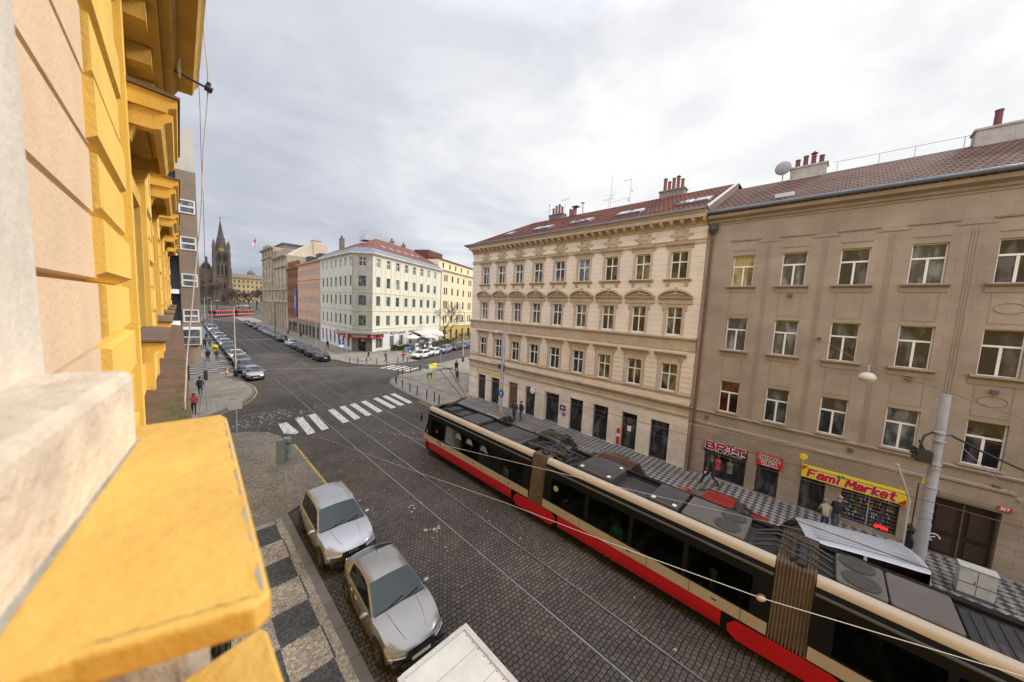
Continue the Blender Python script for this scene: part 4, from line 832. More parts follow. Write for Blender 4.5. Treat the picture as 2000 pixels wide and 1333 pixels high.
gops_l = [(1.2 + 2.65 * k, 2.35 + 2.65 * k, .7, 2.7) for k in range(7)]
whp = M('white_shopfront', (.62, .60, .57), .8, .08, 1)
b = MB(Fr); wall_open(b, 25.6, 0, 3.9, gops_r, .25); b.build('shopfront', whp, GH); b = MB(Fl); wall_open(b, 19.5, 0, 3.9, gops_l, .25); b.build('shopfront', whp, GH)
for o in gops_r: add_window(GH, Fr, (o[0] + o[1]) / 2, o[2], o[1] - o[0], o[3] - o[2], .18, 'two', offw, glassm, .07, 'shop_window')
for o in gops_l: add_window(GH, Fl, (o[0] + o[1]) / 2, o[2], o[1] - o[0], o[3] - o[2], .18, 'none', dkmetal, glassd, .07, 'shop_window')
for k in range(7): b = MB(Fl); b.box(1.3 + 2.65 * k, 2.25 + 2.65 * k, -.05, -.005, 2.85, 3.35); b.build('awning_panel', red, GH)
b = MB(Fch); wall_open(b, Lch, 0, 3.9, [(Lch / 2 - .75, Lch / 2 + .75, .02, 2.7, .6)], .6); b.build('corner_base', M('green_stone', (.17, .165, .12), .7, .25, 2, .2, streak=.2), GH)
add_window(GH, Fch, Lch / 2, .02, 1.5, 2.65, .5, 'two', dkmetal, shopg, .06, 'shop_door')
b = MB(); P_ = [B_ + (A_ - B_).normalized() * 2.6, B_ + Vector((-1.9, 2.6, 0)), B_ + Vector((-1.9, -1.0, 0)), C_ + Vector((-.9, -1.9, 0)), C_ + U * 3.0 - NN * 1.5, C_ + U * 3.0]
b.prism([(p.x, p.y) for p in P_], 3.62, 3.98); b.build('canopy', M('oxidised_canopy', (.24, .28, .22), .8, .2, 2), GH)
# eaves, zinc skirt, tiles
outl = [A_ + Vector((-.55, 0, 0)), B_ + Vector((-.55, -.22, 0)), C_ + Vector((-.12, -.6, 0)), D_ - NN * .55]
inn = [A_ + Vector((0, 0, 0)), B_, C_, D_]; up = [A_ + Vector((.6, 0, 0)), B_ + Vector((.6, .25, 0)), C_ + Vector((.12, .65, 0)), D_ + NN * .6]
b = MB()
for i in range(3):
    p, q, r_, s_ = inn[i], inn[i + 1], outl[i], outl[i + 1]; z = Vector((0, 0, 1))
    b.face([p + z * 18.55, q + z * 18.55, s_ + z * 18.85, r_ + z * 18.85]); b.face([r_ + z * 18.85, s_ + z * 18.85, s_ + z * 19.08, r_ + z * 19.08])
b.build('cornice', gw, GH)
b = MB()
for i in range(3): b.face([outl[i] + z * 19.08, outl[i + 1] + z * 19.08, up[i + 1] + z * 20.05, up[i] + z * 20.05])
b.build('zinc_eaves', M('zinc_skirt', (.17, .19, .22), .5, .2, 1.5, metal=.25), GH)
tileG = brickmat('orange_red_tiles', (.21, .066, .038), (.15, .045, .028), (.06, .025, .018), .3, .34, .03, .5, 'yx', 0, .02, .6, .8, .2, .6)
P1 = Vector((6.21, 13.26, 24.3)); P2 = Vector((18.7, 19.6, 24.3)); P3 = Vector((6.21, 26.4, 24.3))
h20 = Vector((0, 0, 20.05)); b = MB()
b.face([up[2] + h20, up[3] + h20, P2, P1]); b.face([up[0] + h20, up[1] + h20, P1, P3]); b.face([up[1] + h20, up[2] + h20, P1]); b.face([P1, P2, P2 + Vector((-6, 10, -4)), P3])
rg = b.build('roof', tileG, GH)
vr = (P1 - (up[2] + h20)); nrm = U.cross((NN * 8 + Vector((0, 0, 4.25))).normalized()).normalized()
rotm = Matrix((U, (NN * 8 + Vector((0, 0, 4.25))).normalized(), nrm)).transposed().to_4x4()
for k in range(7):
    o = MB(); o.box(-.45, .45, -.6, .6, -.05, .12); o = o.build('skylight', sky_glass, rg); pos = U * (6.5 + k * 2.6) + NN * 3.0 + Vector((0, 0, 21.35)); m_ = rotm.copy(); m_.translation = pos; o.matrix_basis = m_
o = MB(); o.box(-.4, .4, -.7, .7, -.05, .12); o = o.build('skylight', sky_glass, rg); o.matrix_basis = Matrix.Translation((.6, 6.2, 21.6)) @ Matrix.Rotation(R(-28), 4, 'Y')
b = MB(); b.box(-2.2, 1.6, -1.0, 2.2, -.6, .35)
for q in ((-2.2, -1), (1.6, -1), (-2.2, 2.2), (1.6, 2.2), (-.3, -1), (-.3, 2.2)): b.tube([(q[0], q[1], .3), (q[0], q[1], 1.3)], .04, 5)
for zz_ in (.8, 1.3): b.tube([(-2.2, -1, zz_), (1.6, -1, zz_), (1.6, 2.2, zz_), (-2.2, 2.2, zz_), (-2.2, -1, zz_)], .035, 5)
b.box(-1.6, -.6, -.3, 1.2, .35, 1.1); b.build('roof_terrace', M('terrace_grey', (.42, .42, .42), .6, .15, 3), rg, P1 + Vector((-.3, 1.2, 0)))
chimney(rg, 2.6, 24.5, 23.2, .8, 1.4, 1.6, 3, .6); chimney(rg, 11.5, 16.4, 24.0, .9, .9, .9, 3, .5); chimney(rg, 15.5, 18.2, 24.0, .8, .8, .8, 2, .6)
# signs on the corner house
Fch0 = frame(26.62 + B_.x, 63.64 + B_.y, math.degrees(math.atan2((C_ - B_).y, (C_ - B_).x)))
t = thing('shop_sign', 'wide red fascia sign with white lettering over the corner shop entrance', 'sign', (26.62 + B_.x, 63.64 + B_.y, 0)); Fs = frame(0, 0, math.degrees(math.atan2((C_ - B_).y, (C_ - B_).x)))
b = MB(Fs); b.box(-.9, Lch + .9, -1.15, -1.02, 2.75, 3.6); b.build('panel', red, t); signtext('ROSSMANN', 2.9, .38, .085, whs, t, zface(Fs, Lch / 2, -1.152, 3.17), shear=.1)
b = MB(Fs)
for xx in (-.45, Lch + .45): b.lathe([(.22, -1.18), (.26, -1.18), (.26, -1.151), (.22, -1.151)], 14, (xx, 0, 3.17), 'y')
b.build('emblem', whs, t)
t = thing('shop_sign', 'red sign panel between two windows on the street side of the corner house', 'sign', (23.83, 86, 0)); b = MB(frame(0, 0, -90)); b.box(11.4, 14.4, -.18, -.06, 2.75, 3.75); b.build('panel', red, t); signtext('ROSSMANN', 2.3, .32, .07, whs, t, zface(frame(0, 0, -90), 12.9, -.182, 3.25), shear=.1)
t = thing('shop_sign', 'red sign panel beside the corner entrance on the side street front', 'sign', (26.62, 63.64, 0)); b = MB(Fr); b.box(.9, 3.1, -.2, -.06, 2.62, 3.5); b.build('panel', red, t); b = MB(Fr); b.box(1.94, 2.02, -.215, -.201, 2.62, 3.5); b.box(.9, 3.1, -.215, -.201, 2.66, 2.74); b.build('white_bar', whs, t)
t = thing('shop_sign', 'black letters on the white front reading RESTAURANT', 'sign', (26.62, 63.64, 0)); signtext('RESTAURANT', 5.4, .50, .13, MATS['sign_black'], t, zface(Fr, 8.0, -.01, 3.42)); signtext('RESTAURANT', 3.2, .36, .09, MATS['sign_black'], t, zface(Fr, 13.4, -.01, 3.55))

# yellow house behind it
yl = M('yellow_cream_plaster', (.70, .60, .38), .88, .08, .4, .2, 40, streak=.08); och = M('ochre_plaster', (.42, .29, .08), .88, .12, .6, .2)
o0 = Vector((26.62, 63.64, 0)) + U * 26.0
YH, Fy = block('apartment_house', 'pale yellow house with narrow brown windows beyond the pale corner house', tuple(o0), 27, 21.5, 14, 19.4, [(16.4, 18.1), (12.8, 14.7), (8.95, 11.1), (5.1, 7.2)], [(1.7, .8), (2.9, .8), (6.1, 1.0), (9.6, 1.0), (13.3, 1.0), (17.2, .8), (18.5, .8)], yl, brownp, 'two', 1.0, (4.2, [(1.2, 3.2, .6, 3.2), (5.6, 6.7, .6, 3.2), (9.0, 10.2, .02, 3.0), (12.8, 13.9, .6, 3.2), (17.0, 18.8, .6, 3.2)]), och, [glassd], eave=.5, belts=(4.3, 8.2))
b = MB(Fy); ops = [(x - .45, x + .45, 20.0, 21.4) for x in (2.3, 6.1, 9.6, 13.3, 18.0)]
b.T = Fy @ Matrix.Translation((0, .9, 0)); wall_open(b, 21.5, 19.4, 22.2, ops, .16); b.face([(0, 0, 19.4), (0, 12, 19.4), (0, 12, 22.2), (0, 0, 22.2)]); b.face([(0, 0, 22.2), (21.5, 0, 22.2), (21.5, 12, 22.2), (0, 12, 22.2)]); b.build('attic_wall', yl, YH)
for o in ops: add_window(YH, Fy @ Matrix.Translation((0, .9, 0)), (o[0] + o[1]) / 2, o[2], .9, 1.4, .1, 'two', brownp, glassd, .07)
b = MB(Fy); b.extr([(.5, 22.1), (.5, 22.3), (6, 23.0), (6, 22.1)], -.1, 21.6); b.box(.5, 8, 4.5, 9, 22.2, 24.6); b.build('roof', brickmat('dark_red_roof', (.16, .05, .035), (.12, .04, .03), (.06, .02, .02), .3, .2, .02, .5, 'xz'), YH)
# pink, brick and palace fronts down the street
pk = M('salmon_plaster', (.50, .285, .175), .88, .08, .5, streak=.08)
rr2 = [(15.55, 17.1), (12.05, 13.7), (8.6, 10.4), (5.15, 6.9)]
PH, Fp = block('apartment_house', 'salmon pink house between the pale corner house and the brown brick house', (23.83, 106, 0), -90, 19.9, 12, 18.8, rr2, [1.2 + 1.75 * k for k in range(11)], pk, offw, 'two', .85, (4.2, [(1 + 3.1 * k, 3.0 + 3.1 * k, .3, 3.0) for k in range(6)]), M('brown_stone_shops', (.20, .15, .10), .8, .2), [glassm, glassd], eave=.5, belts=(14.6, 4.6))
b = MB(); slab_roof(b, [(-.3, -19.9, 18.9), (-.3, 0, 18.9), (4, 0, 21.3), (4, -19.9, 21.3)]); b.extr([(.8, 19.6), (.8, 20.8), (3.2, 20.8)], -17, -14, 0, 'y'); b.extr([(.8, 19.6), (.8, 20.8), (3.2, 20.8)], -8, -5, 0, 'y'); b.build('roof', M('dark_slate', (.055, .05, .05), .7, .2, 3), PH)
bk = brickmat('brown_red_brick', (.235, .082, .03), (.185, .064, .024), (.10, .04, .02), .3, .1, .01, .5, 'yz', 0, 0, .2, .85, .15, .6)
KH, Fk = block('apartment_house', 'dark orange brick house with a stepped parapet between the pink house and the grey palace', (23.83, 118, 0), -90, 11.9, 12, 18.2, rr2, [1.4 + 1.9 * k for k in range(6)], bk, brownp, 'two', .9, (4.2, [(1, 4.5, .3, 3.2), (5.5, 10.8, .3, 3.2)]), M('brown_stone_shops', (.20, .15, .10), .8, .2), [glassd], eave=.35)
for k in range(4): b = MB(Fk); b.box(.6 + 3 * k, 2.2 + 3 * k, 0, .8, 18.2, 20.2); b.build('parapet', bk, KH)
t = thing('banner_sign', 'tall narrow blue banner sign on the brick house', 'sign', (23.6, 107.4, 9)); b = MB(); b.box(-.12, .12, -.9, .9, -3.8, 3.4); b.build('panel', M('banner_blue', (.06, .08, .22), .6, .2, 2), t); textmesh('HOTEL', 1.1, whs, 'lettering', t, Matrix.Translation((-.13, 0, 0)) @ Matrix.Rotation(R(-90), 4, 'Z') @ Matrix.Rotation(R(90), 4, 'X') @ Matrix.Rotation(R(90), 4, 'Z'), .01)
st = M('grey_sandstone', (.36, .285, .195), .88, .2, .4, .3, 20, streak=.3)
GP = thing('palace', 'tall soot-grey stone palace with pilasters at the far end of the right row', 'palace', (23.83, 158, 0)); Fg = frame(0, 0, -90)
def palpart(x0, x1, H, rows_, cols_):
    F = Fg @ Matrix.Translation((x0, 0, 0)); ops = [(c - .6, c + .6, a, b_) for c in cols_ for a, b_ in rows_]
    b = MB(F); wall_open(b, x1 - x0, 8.5, H, ops, .35); b.face([(0, 0, 8.5), (0, 14, 8.5), (0, 14, H), (0, 0, H)]); b.face([(x1 - x0, 0, 8.5), (x1 - x0, 14, 8.5), (x1 - x0, 14, H), (x1 - x0, 0, H)]); b.face([(0, 0, H), (x1 - x0, 0, H), (x1 - x0, 14, H), (0, 14, H)]); b.build('wall', st, GP)
    for o in ops: add_window(GP, F, (o[0] + o[1]) / 2, o[2], 1.2, o[3] - o[2], .25, 'cross', M('grey_window_paint', (.25, .23, .2), .6, .1), glassd, .09)
    g = MB(F); n = int((x1 - x0) / 3.3); wall_open(g, x1 - x0, 0, 8.5, [(1.0 + 3.3 * k, 2.7 + 3.3 * k, .4, 7.2, .9) for k in range(n)], .9); g.build('arcade', st, GP)
    for k in range(n): add_window(GP, F, 1.85 + 3.3 * k, .4, 1.7, 6.8, .7, 'cross', MATS['grey_window_paint'], glassd, .1)
    b = MB(F)
    for k in range(n + 1): b.box(max(0, -.1 + 3.3 * k), min(x1 - x0, .5 + 3.3 * k), -.45, 0, .3, 8.2)
    for z_ in (8.5, 12.3, H - 3.2): cornice(b, 0, x1 - x0, [(0, z_ - .3), (-.3, z_ - .2), (-.5, z_), (0, z_ + .1)])
    cornice(b, 0, x1 - x0, [(0, H - .6), (-.25, H - .5), (-.8, H - .1), (-.8, H + .15), (0, H + .2)])
    for c in cols_[::2]: b.box(c + 1.2, c + 1.7, -.25, 0, 8.7, H - .7)
    b.build('pilaster', st, GP)
palpart(0, 21, 26.8, [(23.4, 25.4), (19.8, 22.2), (16.2, 18.6), (12.8, 15.2), (9.3, 11.6)], [1.8 + 2.6 * k for k in range(8)])
palpart(21.0, 40, 22.6, [(19.9, 21.9), (16.2, 18.6), (12.8, 15.2), (9.3, 11.6)], [1.6 + 2.55 * k for k in range(7)])
b = MB(Fg); b.box(.3, 8.5, .3, 10, 26.8, 28.6); b.build('attic', M('attic_brick', (.33, .18, .08), .85, .15), GP)
b = MB(Fg); b.box(9, 20.5, 3, 12, 26.8, 28.4); b.box(8.6, 20.9, 2.6, 12.4, 28.4, 28.7); b.build('penthouse', M('penthouse_grey', (.15, .14, .135), .8, .15), GP)
t = thing('flag_pole', 'pole with a drooping red and white flag on the palace roof', 'flag', (22.6, 158.6, 27)); b = MB(); b.tube([(0, 0, -1), (-.4, .3, 5.2)], .09, 6); b.build('pole', galv, t)
b = MB()
for i in range(4): b.face([(-.3 - i * .35, .2, 4.9 - i * .75), (-.65 - i * .35, .3, 4.6 - i * .75), (-.45 - i * .3, .3, 3.2 - i * .55), (-.15 - i * .3, .2, 3.4 - i * .6)], 0 if i < 2 else 1)
b.build('flag', [MATS['red_cloth'], white], t)
# pale gable ends behind the brick house
cg = M('cream_gable', (.56, .46, .33), .9, .1, .3, streak=.08)
GB = thing('house_block', 'windowless cream gable wall with a broad chimney rising behind the brick house', 'house', (23.9, 119.5, 0))
b = MB(); prof = [(0, 14), (0, 21.0), (2.7, 24.2), (7.2, 27.5), (11.5, 27.5), (11.5, 14)]; b.extr(prof, 0, 16, 0, 'y'); b.build('gable_wall', cg, GB)
b = MB(); b.box(7.4, 9.5, -.2, 3, 24, 28.3); b.box(7.2, 9.7, -.4, 3.2, 28.3, 28.7); b.build('chimney', cg, GB)
b = MB(); b.box(0.5, 7, 16.1, 30, 14, 25.3); b.extr([(0.3, 25.3), (3.5, 26.6), (7.2, 25.3)], 16.1, 30, 0, 'y'); b.build('rear_block', M('grey_attic', (.22, .19, .16), .9, .15), GB)
# far yellow house on the square
FY, Ff = block('apartment_house', 'long yellow ochre house across the square beside the church tower', (26, 338, 3), 2, 26, 14, 21.5, [(17.4, 19.6), (13.6, 15.8), (9.8, 12), (6, 8.2), (2, 4.4)], [1.8 + 2.8 * k for k in range(9)], M('far_yellow', (.47, .35, .16), .9, .12, .1), offw, 'two', 1.3, None, None, [glassd], eave=.9, belts=(17, 9.2), rec=.3)
b = MB(Ff); b.extr([(0, 21.5), (3, 24.6), (11, 24.6), (14, 21.5)], 0, 26); b.lathe([(2.6, 24.6), (2.8, 26), (2.2, 27.4), (.8, 28.3), (.1, 29.5)], 14, (19, 6, 0)); b.build('roof', M('far_roof', (.16, .13, .10), .8, .2), FY)

# ------------------------------------------------ neo-gothic church
ch = M('sooty_sandstone', (.115, .083, .056), .92, .28, .25, .3, 8, streak=.35); chd = M('belfry_louvre', (.012, .011, .011), .8, .1); slate = M('church_slate', (.062, .048, .042), .8, .2, .3)
CH = thing('church', 'dark sandstone church with a tall needle spire, clock and pointed belfry windows', 'church', (18.3, 290, 2.8))
b = MB(); W = 7.6; x0 = .6; b.box(x0, x0 + W, 0, W, 0, 35)
for cx_ in (x0, x0 + W):
    for cy_ in (0, W):
        for (h_, s_) in ((15, 1.1), (25, .85), (35, .6)): b.box(cx_ - s_, cx_ + s_, cy_ - s_, cy_ + s_, 0, h_)
for z_ in (10, 19.5, 28): b.box(x0 - .35, x0 + W + .35, -.35, W + .35, z_, z_ + .5)
b.build('tower', ch, CH)
b = MB()
for cx_ in (x0 + .1, x0 + W - .1):
    for cy_ in (.1, W - .1): b.box(cx_ - .55, cx_ + .55, cy_ - .55, cy_ + .55, 35, 38.5); b.lathe([(.8, 38.5), (.1, 43), (.02, 43.2)], 4, (cx_, cy_, 0))
b.build('pinnacle', ch, CH)
b = MB(); c_ = (x0 + W / 2, W / 2)
for s_ in (0, 1):
    b.extr([(x0 + 1, 35), (x0 + W / 2, 42), (x0 + W - 1, 35)], -.2 if s_ == 0 else W - .4, .5 if s_ == 0 else W + .2, 0, 'y')
b.build('tower_gable', ch, CH)
b = MB(); b.lathe([(3.9, 35), (3.1, 39.5), (2.0, 43.8), (2.25, 43.9), (1.75, 45), (.12, 56)], 8, (c_[0], c_[1], 0)); b.tube([(c_[0], c_[1], 55.6), (c_[0], c_[1], 58.2)], .14, 5); b.box(c_[0] - .6, c_[0] + .6, c_[1] - .1, c_[1] + .1, 57, 57.35); b.build('spire', slate, CH)
def lancet(xc, z0_, z1_, w_, y_=-.06):
    p = [(xc - w_ / 2, z0_), (xc + w_ / 2, z0_), (xc + w_ / 2, z1_ - w_), (xc, z1_), (xc - w_ / 2, z1_ - w_)]
    b = MB()
    b.face([(x_, y_, z_) for x_, z_ in p]); b.face([(x_, y_ + .3, z_) for x_, z_ in p][::-1])
    for i in range(5): a_, c2 = p[i], p[(i + 1) % 5]; b.face([(a_[0], y_, a_[1]), (c2[0], y_, c2[1]), (c2[0], y_ + .3, c2[1]), (a_[0], y_ + .3, a_[1])])
    b.build('lancet_window', chd, CH)
for xc in (x0 + 2.5, x0 + W - 2.5): lancet(xc, 28.9, 34.6, 1.6, -.4)
for xc in (x0 + 1.9, x0 + 3.8, x0 + 5.7): lancet(xc, 20.5, 27.2, 1.0)
for xc in (x0 + 2.9, x0 + 4.7): lancet(xc, 11.5, 15.5, .9)
lancet(x0 + 3.8, 3, 8, 1.6)
b = MB(); b.lathe([(1.15, -.45), (1.3, -.5), (1.3, -.25), (1.15, -.25)], 20, (x0 + W / 2, 0, 36.6), 'y'); b.box(x0 + W / 2 - .06, x0 + W / 2 + .06, -.5, -.46, 36.6, 37.5); b.box(x0 + W / 2, x0 + W / 2 + .6, -.5, -.46, 36.5, 36.66); clk = b.build('clock', M('gilded', (.26, .18, .06), .5, .1, metal=.4), CH)
b = MB(); b.lathe([(1.15, -.44), (1.15, -.25)], 20, (x0 + W / 2, 0, 36.6), 'y'); b.build('clock_face', M('black_dial', (.02, .02, .025), .5, .05), clk)
b = MB(); b.extr([(-7.4, 0), (-7.4, 22.5), (-3.2, 29.5), (.4, 22.8), (.4, 0)], 1.5, 4, 0, 'y'); b.box(-8.2, -7.0, .6, 2, 0, 21); b.box(-3.9, -2.5, 1.0, 1.5, 28.6, 31.2); b.build('nave_gable', ch, CH)
b = MB(); b.extr([(-7.4, 22.3), (-3.2, 29.2), (.4, 22.6)], 4, 50, 0, 'y'); b.build('nave_roof', slate, CH)
for xc in (-4.6, -3.4, -2.2): lancet(xc, 23.5, 27, .7, 1.4)
for xc in (-5.2, -1.6): lancet(xc, 9, 17, 1.5, 1.4)
# second tower stands behind the first
b = MB(); b.box(-12, -8.4, 0, 8, 0, 24); b.build('side_aisle', ch, CH)

# ------------------------------------------------ brown modern house across the side street (left)
bt = brickmat('brown_facade_tiles', (.25, .185, .13), (.225, .165, .115), (.16, .115, .08), .6, .12, .006, .5, 'xz', 0, 0, .1, .6, .12, .5); navy = M('dark_blue_grey_render', (.045, .047, .062), .8, .12); pale = M('pale_concrete', (.50, .45, .38), .85, .08, .3, streak=.1)
HB = thing('modern_house', 'brown tiled modern corner house with white windows and rounded balconies at the left', 'house', (0, 38, 0))
ZC = [17.05, 14.15, 11.2, 8.3]
ops = [(.47, 1.42, z_ - 1.05, z_) for z_ in ZC]; Fh = frame(0, 0, 0)
b = MB(); b.T = Matrix.Translation((.38, 0, 0)); wall_open(b, 1.14, 5.0, 19.3, [(o[0] - .38, o[1] - .38, o[2], o[3]) for o in ops], .12); b.T = None
b.face([(1.52, 0, 5), (1.52, 30, 5), (1.52, 30, 19.3), (1.52, 0, 19.3)]); b.face([(.38, 0, 5), (1.52, 0, 5), (1.52, 30, 5), (.38, 30, 5)]); b.build('wall', bt, HB)
for o in ops: add_window(HB, Fh, (o[0] + o[1]) / 2, o[2], .95, 1.05, -.06, 'hbar', white, glassm, .085)
b = MB(); b.box(-14, .38, .5, 30, 0, 19.3); b.face([(.38, 0, 5), (.38, .5, 5), (.38, .5, 19.3), (.38, 0, 19.3)]); b.build('recessed_wall', navy, HB)
b = MB(); b.box(-14, 1.5, .3, 30, 19.3, 22.5); b.build('top_storey', pale, HB)
for z_ in (12.6, 9.55, 7.0):
    n = 14; ring = [(-.35 + .75 * math.cos(math.pi * k / n), .5 - .95 * math.sin(math.pi * k / n)) for k in range(n + 1)]
    b = MB(); b.prism(ring, z_, z_ + .35); o = b.build('balcony', white, HB)
    b = MB(); b.tube([(x_ * .98, y_, z_ + .75) for x_, y_ in ring], .025, 5); b.tube([(x_ * .98, y_, z_ + .55) for x_, y_ in ring], .015, 5); b.build('balcony_rail', dkmetal, o)
b = MB(); n = 8; ring = [(-2, 1.6), (-2, -.6)] + [(.68 + .80 * math.sin(math.pi / 2 * k / n), .25 - .85 * math.cos(math.pi / 2 * k / n)) for k in range(n + 1)] + [(1.48, 3)]; b.prism(ring, 3.7, 5.4); b.build('bay', bt, HB)
b = MB(); b.box(.35, 1.45, -.72, -.62, 5.45, 6.75); b.box(.25, 1.5, -.6, 1.4, 5.4, 6.85); wb = b.build('bay_window', white, HB); b = MB(); b.box(.42, 1.38, -.735, -.721, 5.52, 6.05); b.box(.42, 1.38, -.735, -.721, 6.14, 6.68); b.build('pane', glassm, wb)
b = MB(); b.box(-14, .25, 1.2, 30, 0, 3.75); b.build('ground_floor_wall', M('dark_shopfront', (.03, .028, .03), .5, .2), HB)
# ================================================================== yellow house we look along (near left)
yw = M('yellow_facade_paint', (.80, .52, .105), .75, .10, .9, .35, 35, streak=.10)
yd = M('yellow_trim_paint', (.74, .45, .08), .7, .13, 1.5, .3, 40, streak=.12)
ydk = M('shaded_yellow_soffit', (.50, .30, .052), .8, .22, 2, .3, 30)  # darker yellow: the shade under soffits and cornices put into the colour
pinkp = M('apricot_pilaster_paint', (.70, .505, .33), .85, .09, 2, .35, 30, streak=.08)
stone = M('worn_pale_stone', (.62, .525, .41), .85, .24, 5.5, .8, 18, streak=.15)
ledgep = M('yellow_ledge_paint', (.66, .395, .085), .6, .16, 3.2, .35, 26, streak=.10)
chip = M('bare_grey_edge', (.33, .30, .25), .85, .3, 12, .5, 60)
rust = M('rusty_sheet', (.115, .062, .042), .75, .32, 2.6, .4, 14); lead = M('brown_lead_sheet', (.15, .10, .07), .7, .2, 3)
moss = M('moss', (.10, .11, .035), .95, .35, 9, .6, 40)
H_ = CAMH
YB = thing('apartment_house', 'bright yellow ornate house front seen steeply along its wall at the left edge', 'house', (-.42, 0, 0))
Fy_ = frame(0, 0, 89.5)            # local x = +Y (away), inward = -X
wy = [6.55 + 3.72 * k for k in range(5)]
ops = [(y - .85, y + .85, H_ - .52, H_ + 1.75) for y in wy] + [(y - .85, y + .85, H_ + 3.3, H_ + 5.2) for y in wy] + [(y - .8, y + .8, H_ - 4.2, H_ - 2.4) for y in wy]
b = MB(Fy_); wall_open(b, 25.2, 0, 20.5, ops, .25, x0=-25)
b.face([(25.2, 0, 0), (25.2, 12, 0), (25.2, 12, 20.5), (25.2, 0, 20.5)]); b.build('wall', yw, YB)
hoodm = MB()
hoodm.extr([(0, 2.17), (-.38, 2.17), (-.40, 2.22), (-.46, 2.24), (-.47, 2.33), (0, 2.36)], -1.08, 1.08)
hoodm.extr([(-.27, 1.97), (-.33, 1.99), (-.36, 2.06), (-.42, 2.10), (-.43, 2.168), (-.27, 2.168)], -1.04, 1.04)
for s_ in (-1, 1): hoodm.extr([(0, 1.97), (-.269, 1.97), (-.269, 2.168), (0, 2.168)], min(s_ * 1.04, s_ * .90), max(s_ * 1.04, s_ * .90)); hoodm.extr([(0, 1.80), (-.10, 1.82), (-.15, 1.969), (0, 1.969)], min(s_ * 1.0, s_ * .88), max(s_ * 1.0, s_ * .88))
hoodm = hoodm.mesh('hood', yd)
hoodt = MB(); hoodt.extr([(0, 2.365), (-.49, 2.335), (-.49, 2.36), (0, 2.42)], -1.11, 1.11); hoodt = hoodt.mesh('hood_flashing', lead)
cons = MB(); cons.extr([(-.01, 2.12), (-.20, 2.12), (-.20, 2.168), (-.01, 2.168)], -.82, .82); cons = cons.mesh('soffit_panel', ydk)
silm = MB(); silm.extr([(0, -.24), (-.16, -.22), (-.19, -.10), (-.27, -.06), (-.28, 0), (0, .02)], -1.05, 1.05); silm = silm.mesh('sill', yd)
silt = MB(); silt.extr([(.1, .03), (-.30, .006), (-.30, .03), (.1, .06)], -1.08, 1.08); silt = silt.mesh('sill_flashing', lead)
arch = MB(); arch.box(-1.0, -.85, -.05, 0, 0, 1.95); arch.box(.85, 1.0, -.05, 0, 0, 1.95); arch.box(-.85, .85, -.05, 0, 2.27 - .52, 1.95); arch = arch.mesh('surround', yd)
for o in ops:
    add_window(YB, Fy_, (o[0] + o[1]) / 2, o[2] + (0 if o[2] > 9 else 0), o[1] - o[0], o[3] - o[2], .2, 'cross', offw, glassd, .07)
for y in wy:
    for nm, m_, dz in (('surround', arch, -.52), ('hood', hoodm, -.2), ('hood_flashing', hoodt, -.2), ('soffit_panel', cons, -.2), ('sill', silm, -.58), ('sill_flashing', silt, -.575)):
        o = mobj(nm, m_, YB); o.matrix_basis = Fy_ @ Matrix.Translation((y, -.001, H_ + dz))
# rusticated quoins on the piers, alternately long and short, undersides in view
def quoins(y0, y1, z0_, z1_, ph=0):
    b = MB(Fy_); k = 0; z_ = z0_
    while z_ < z1_:
        ex_ = .05 if (k + ph) % 2 else .15
        q = .105 if ex_ > .1 else .09
        b.extr([(0, z_ + .004), (-.02, z_ + .005), (-q, z_ + .062), (-q, z_ + .378), (-.02, z_ + .394), (0, z_ + .396)], y0 + .14 - ex_, y1 - .14 + ex_); z_ += .40; k += 1
    return b.build('quoin', yw, YB)
quoins(3.25, 4.75, H_ - 1.55, H_ + 3.1)
for a, c in zip(wy, wy[1:]): quoins(a + 1.28, c - 1.28, H_ - 1.55, H_ + 2.9, 1)
quoins(wy[-1] + 1.25, 25.15, H_ - 1.55, H_ + 2.9)
b = MB(Fy_)
for a in wy:
    for s in (-1.18, 1.18): b.box(a + s - .1, a + s + .1, -.10, 0, H_ - 1.55, H_ + 3.0)
b.build('pilaster_strip', yw, YB)
# belt ledges with sheet metal on top, below and above our floor
b = MB(Fy_)
for (y0, y1, z_) in ((4.0, 10.6, H_ - 1.62), (10.62, 25.5, H_ - 1.75)):
    b.extr([(0, z_ - .5), (-.2, z_ - .45), (-.25, z_ - .2), (-.44, z_ - .12), (-.46, z_ - .02), (0, z_ + .02)], y0, y1)
b.build('belt_ledge', yd, YB)
for (y0, y1, z_) in ((4.0, 10.6, H_ - 1.62), (10.62, 25.5, H_ - 1.75)):
    b = MB(Fy_); b.extr([(.0, z_ + .05), (-.48, z_ - .015), (-.48, z_ + .01), (.0, z_ + .08)], y0 - .02, y1); b.build('ledge_sheet', rust, YB)
b = MB(Fy_); rr = random.Random(11)
for i in range(900):
    y = rr.choice([rr.gauss(6.0, .45), rr.gauss(6.6, .8), rr.uniform(5.5, 10), rr.gauss(11.6, .6)]); x = -rr.uniform(.02, .46); z_ = (H_ - 1.6 + .02 if y < 10.6 else H_ - 1.73 + .02) + .06 * (1 + x / .48) * .7 - .02; s = rr.uniform(.008, .03)
    b.face([(y - s, x - s * rr.random(), z_), (y + s, x - s, z_ + s * .6), (y + s * rr.random(), x + s, z_ + s * .2)])
o = b.build('moss_patch', moss, YB); o['kind'] = 'stuff'
b = MB(Fy_)
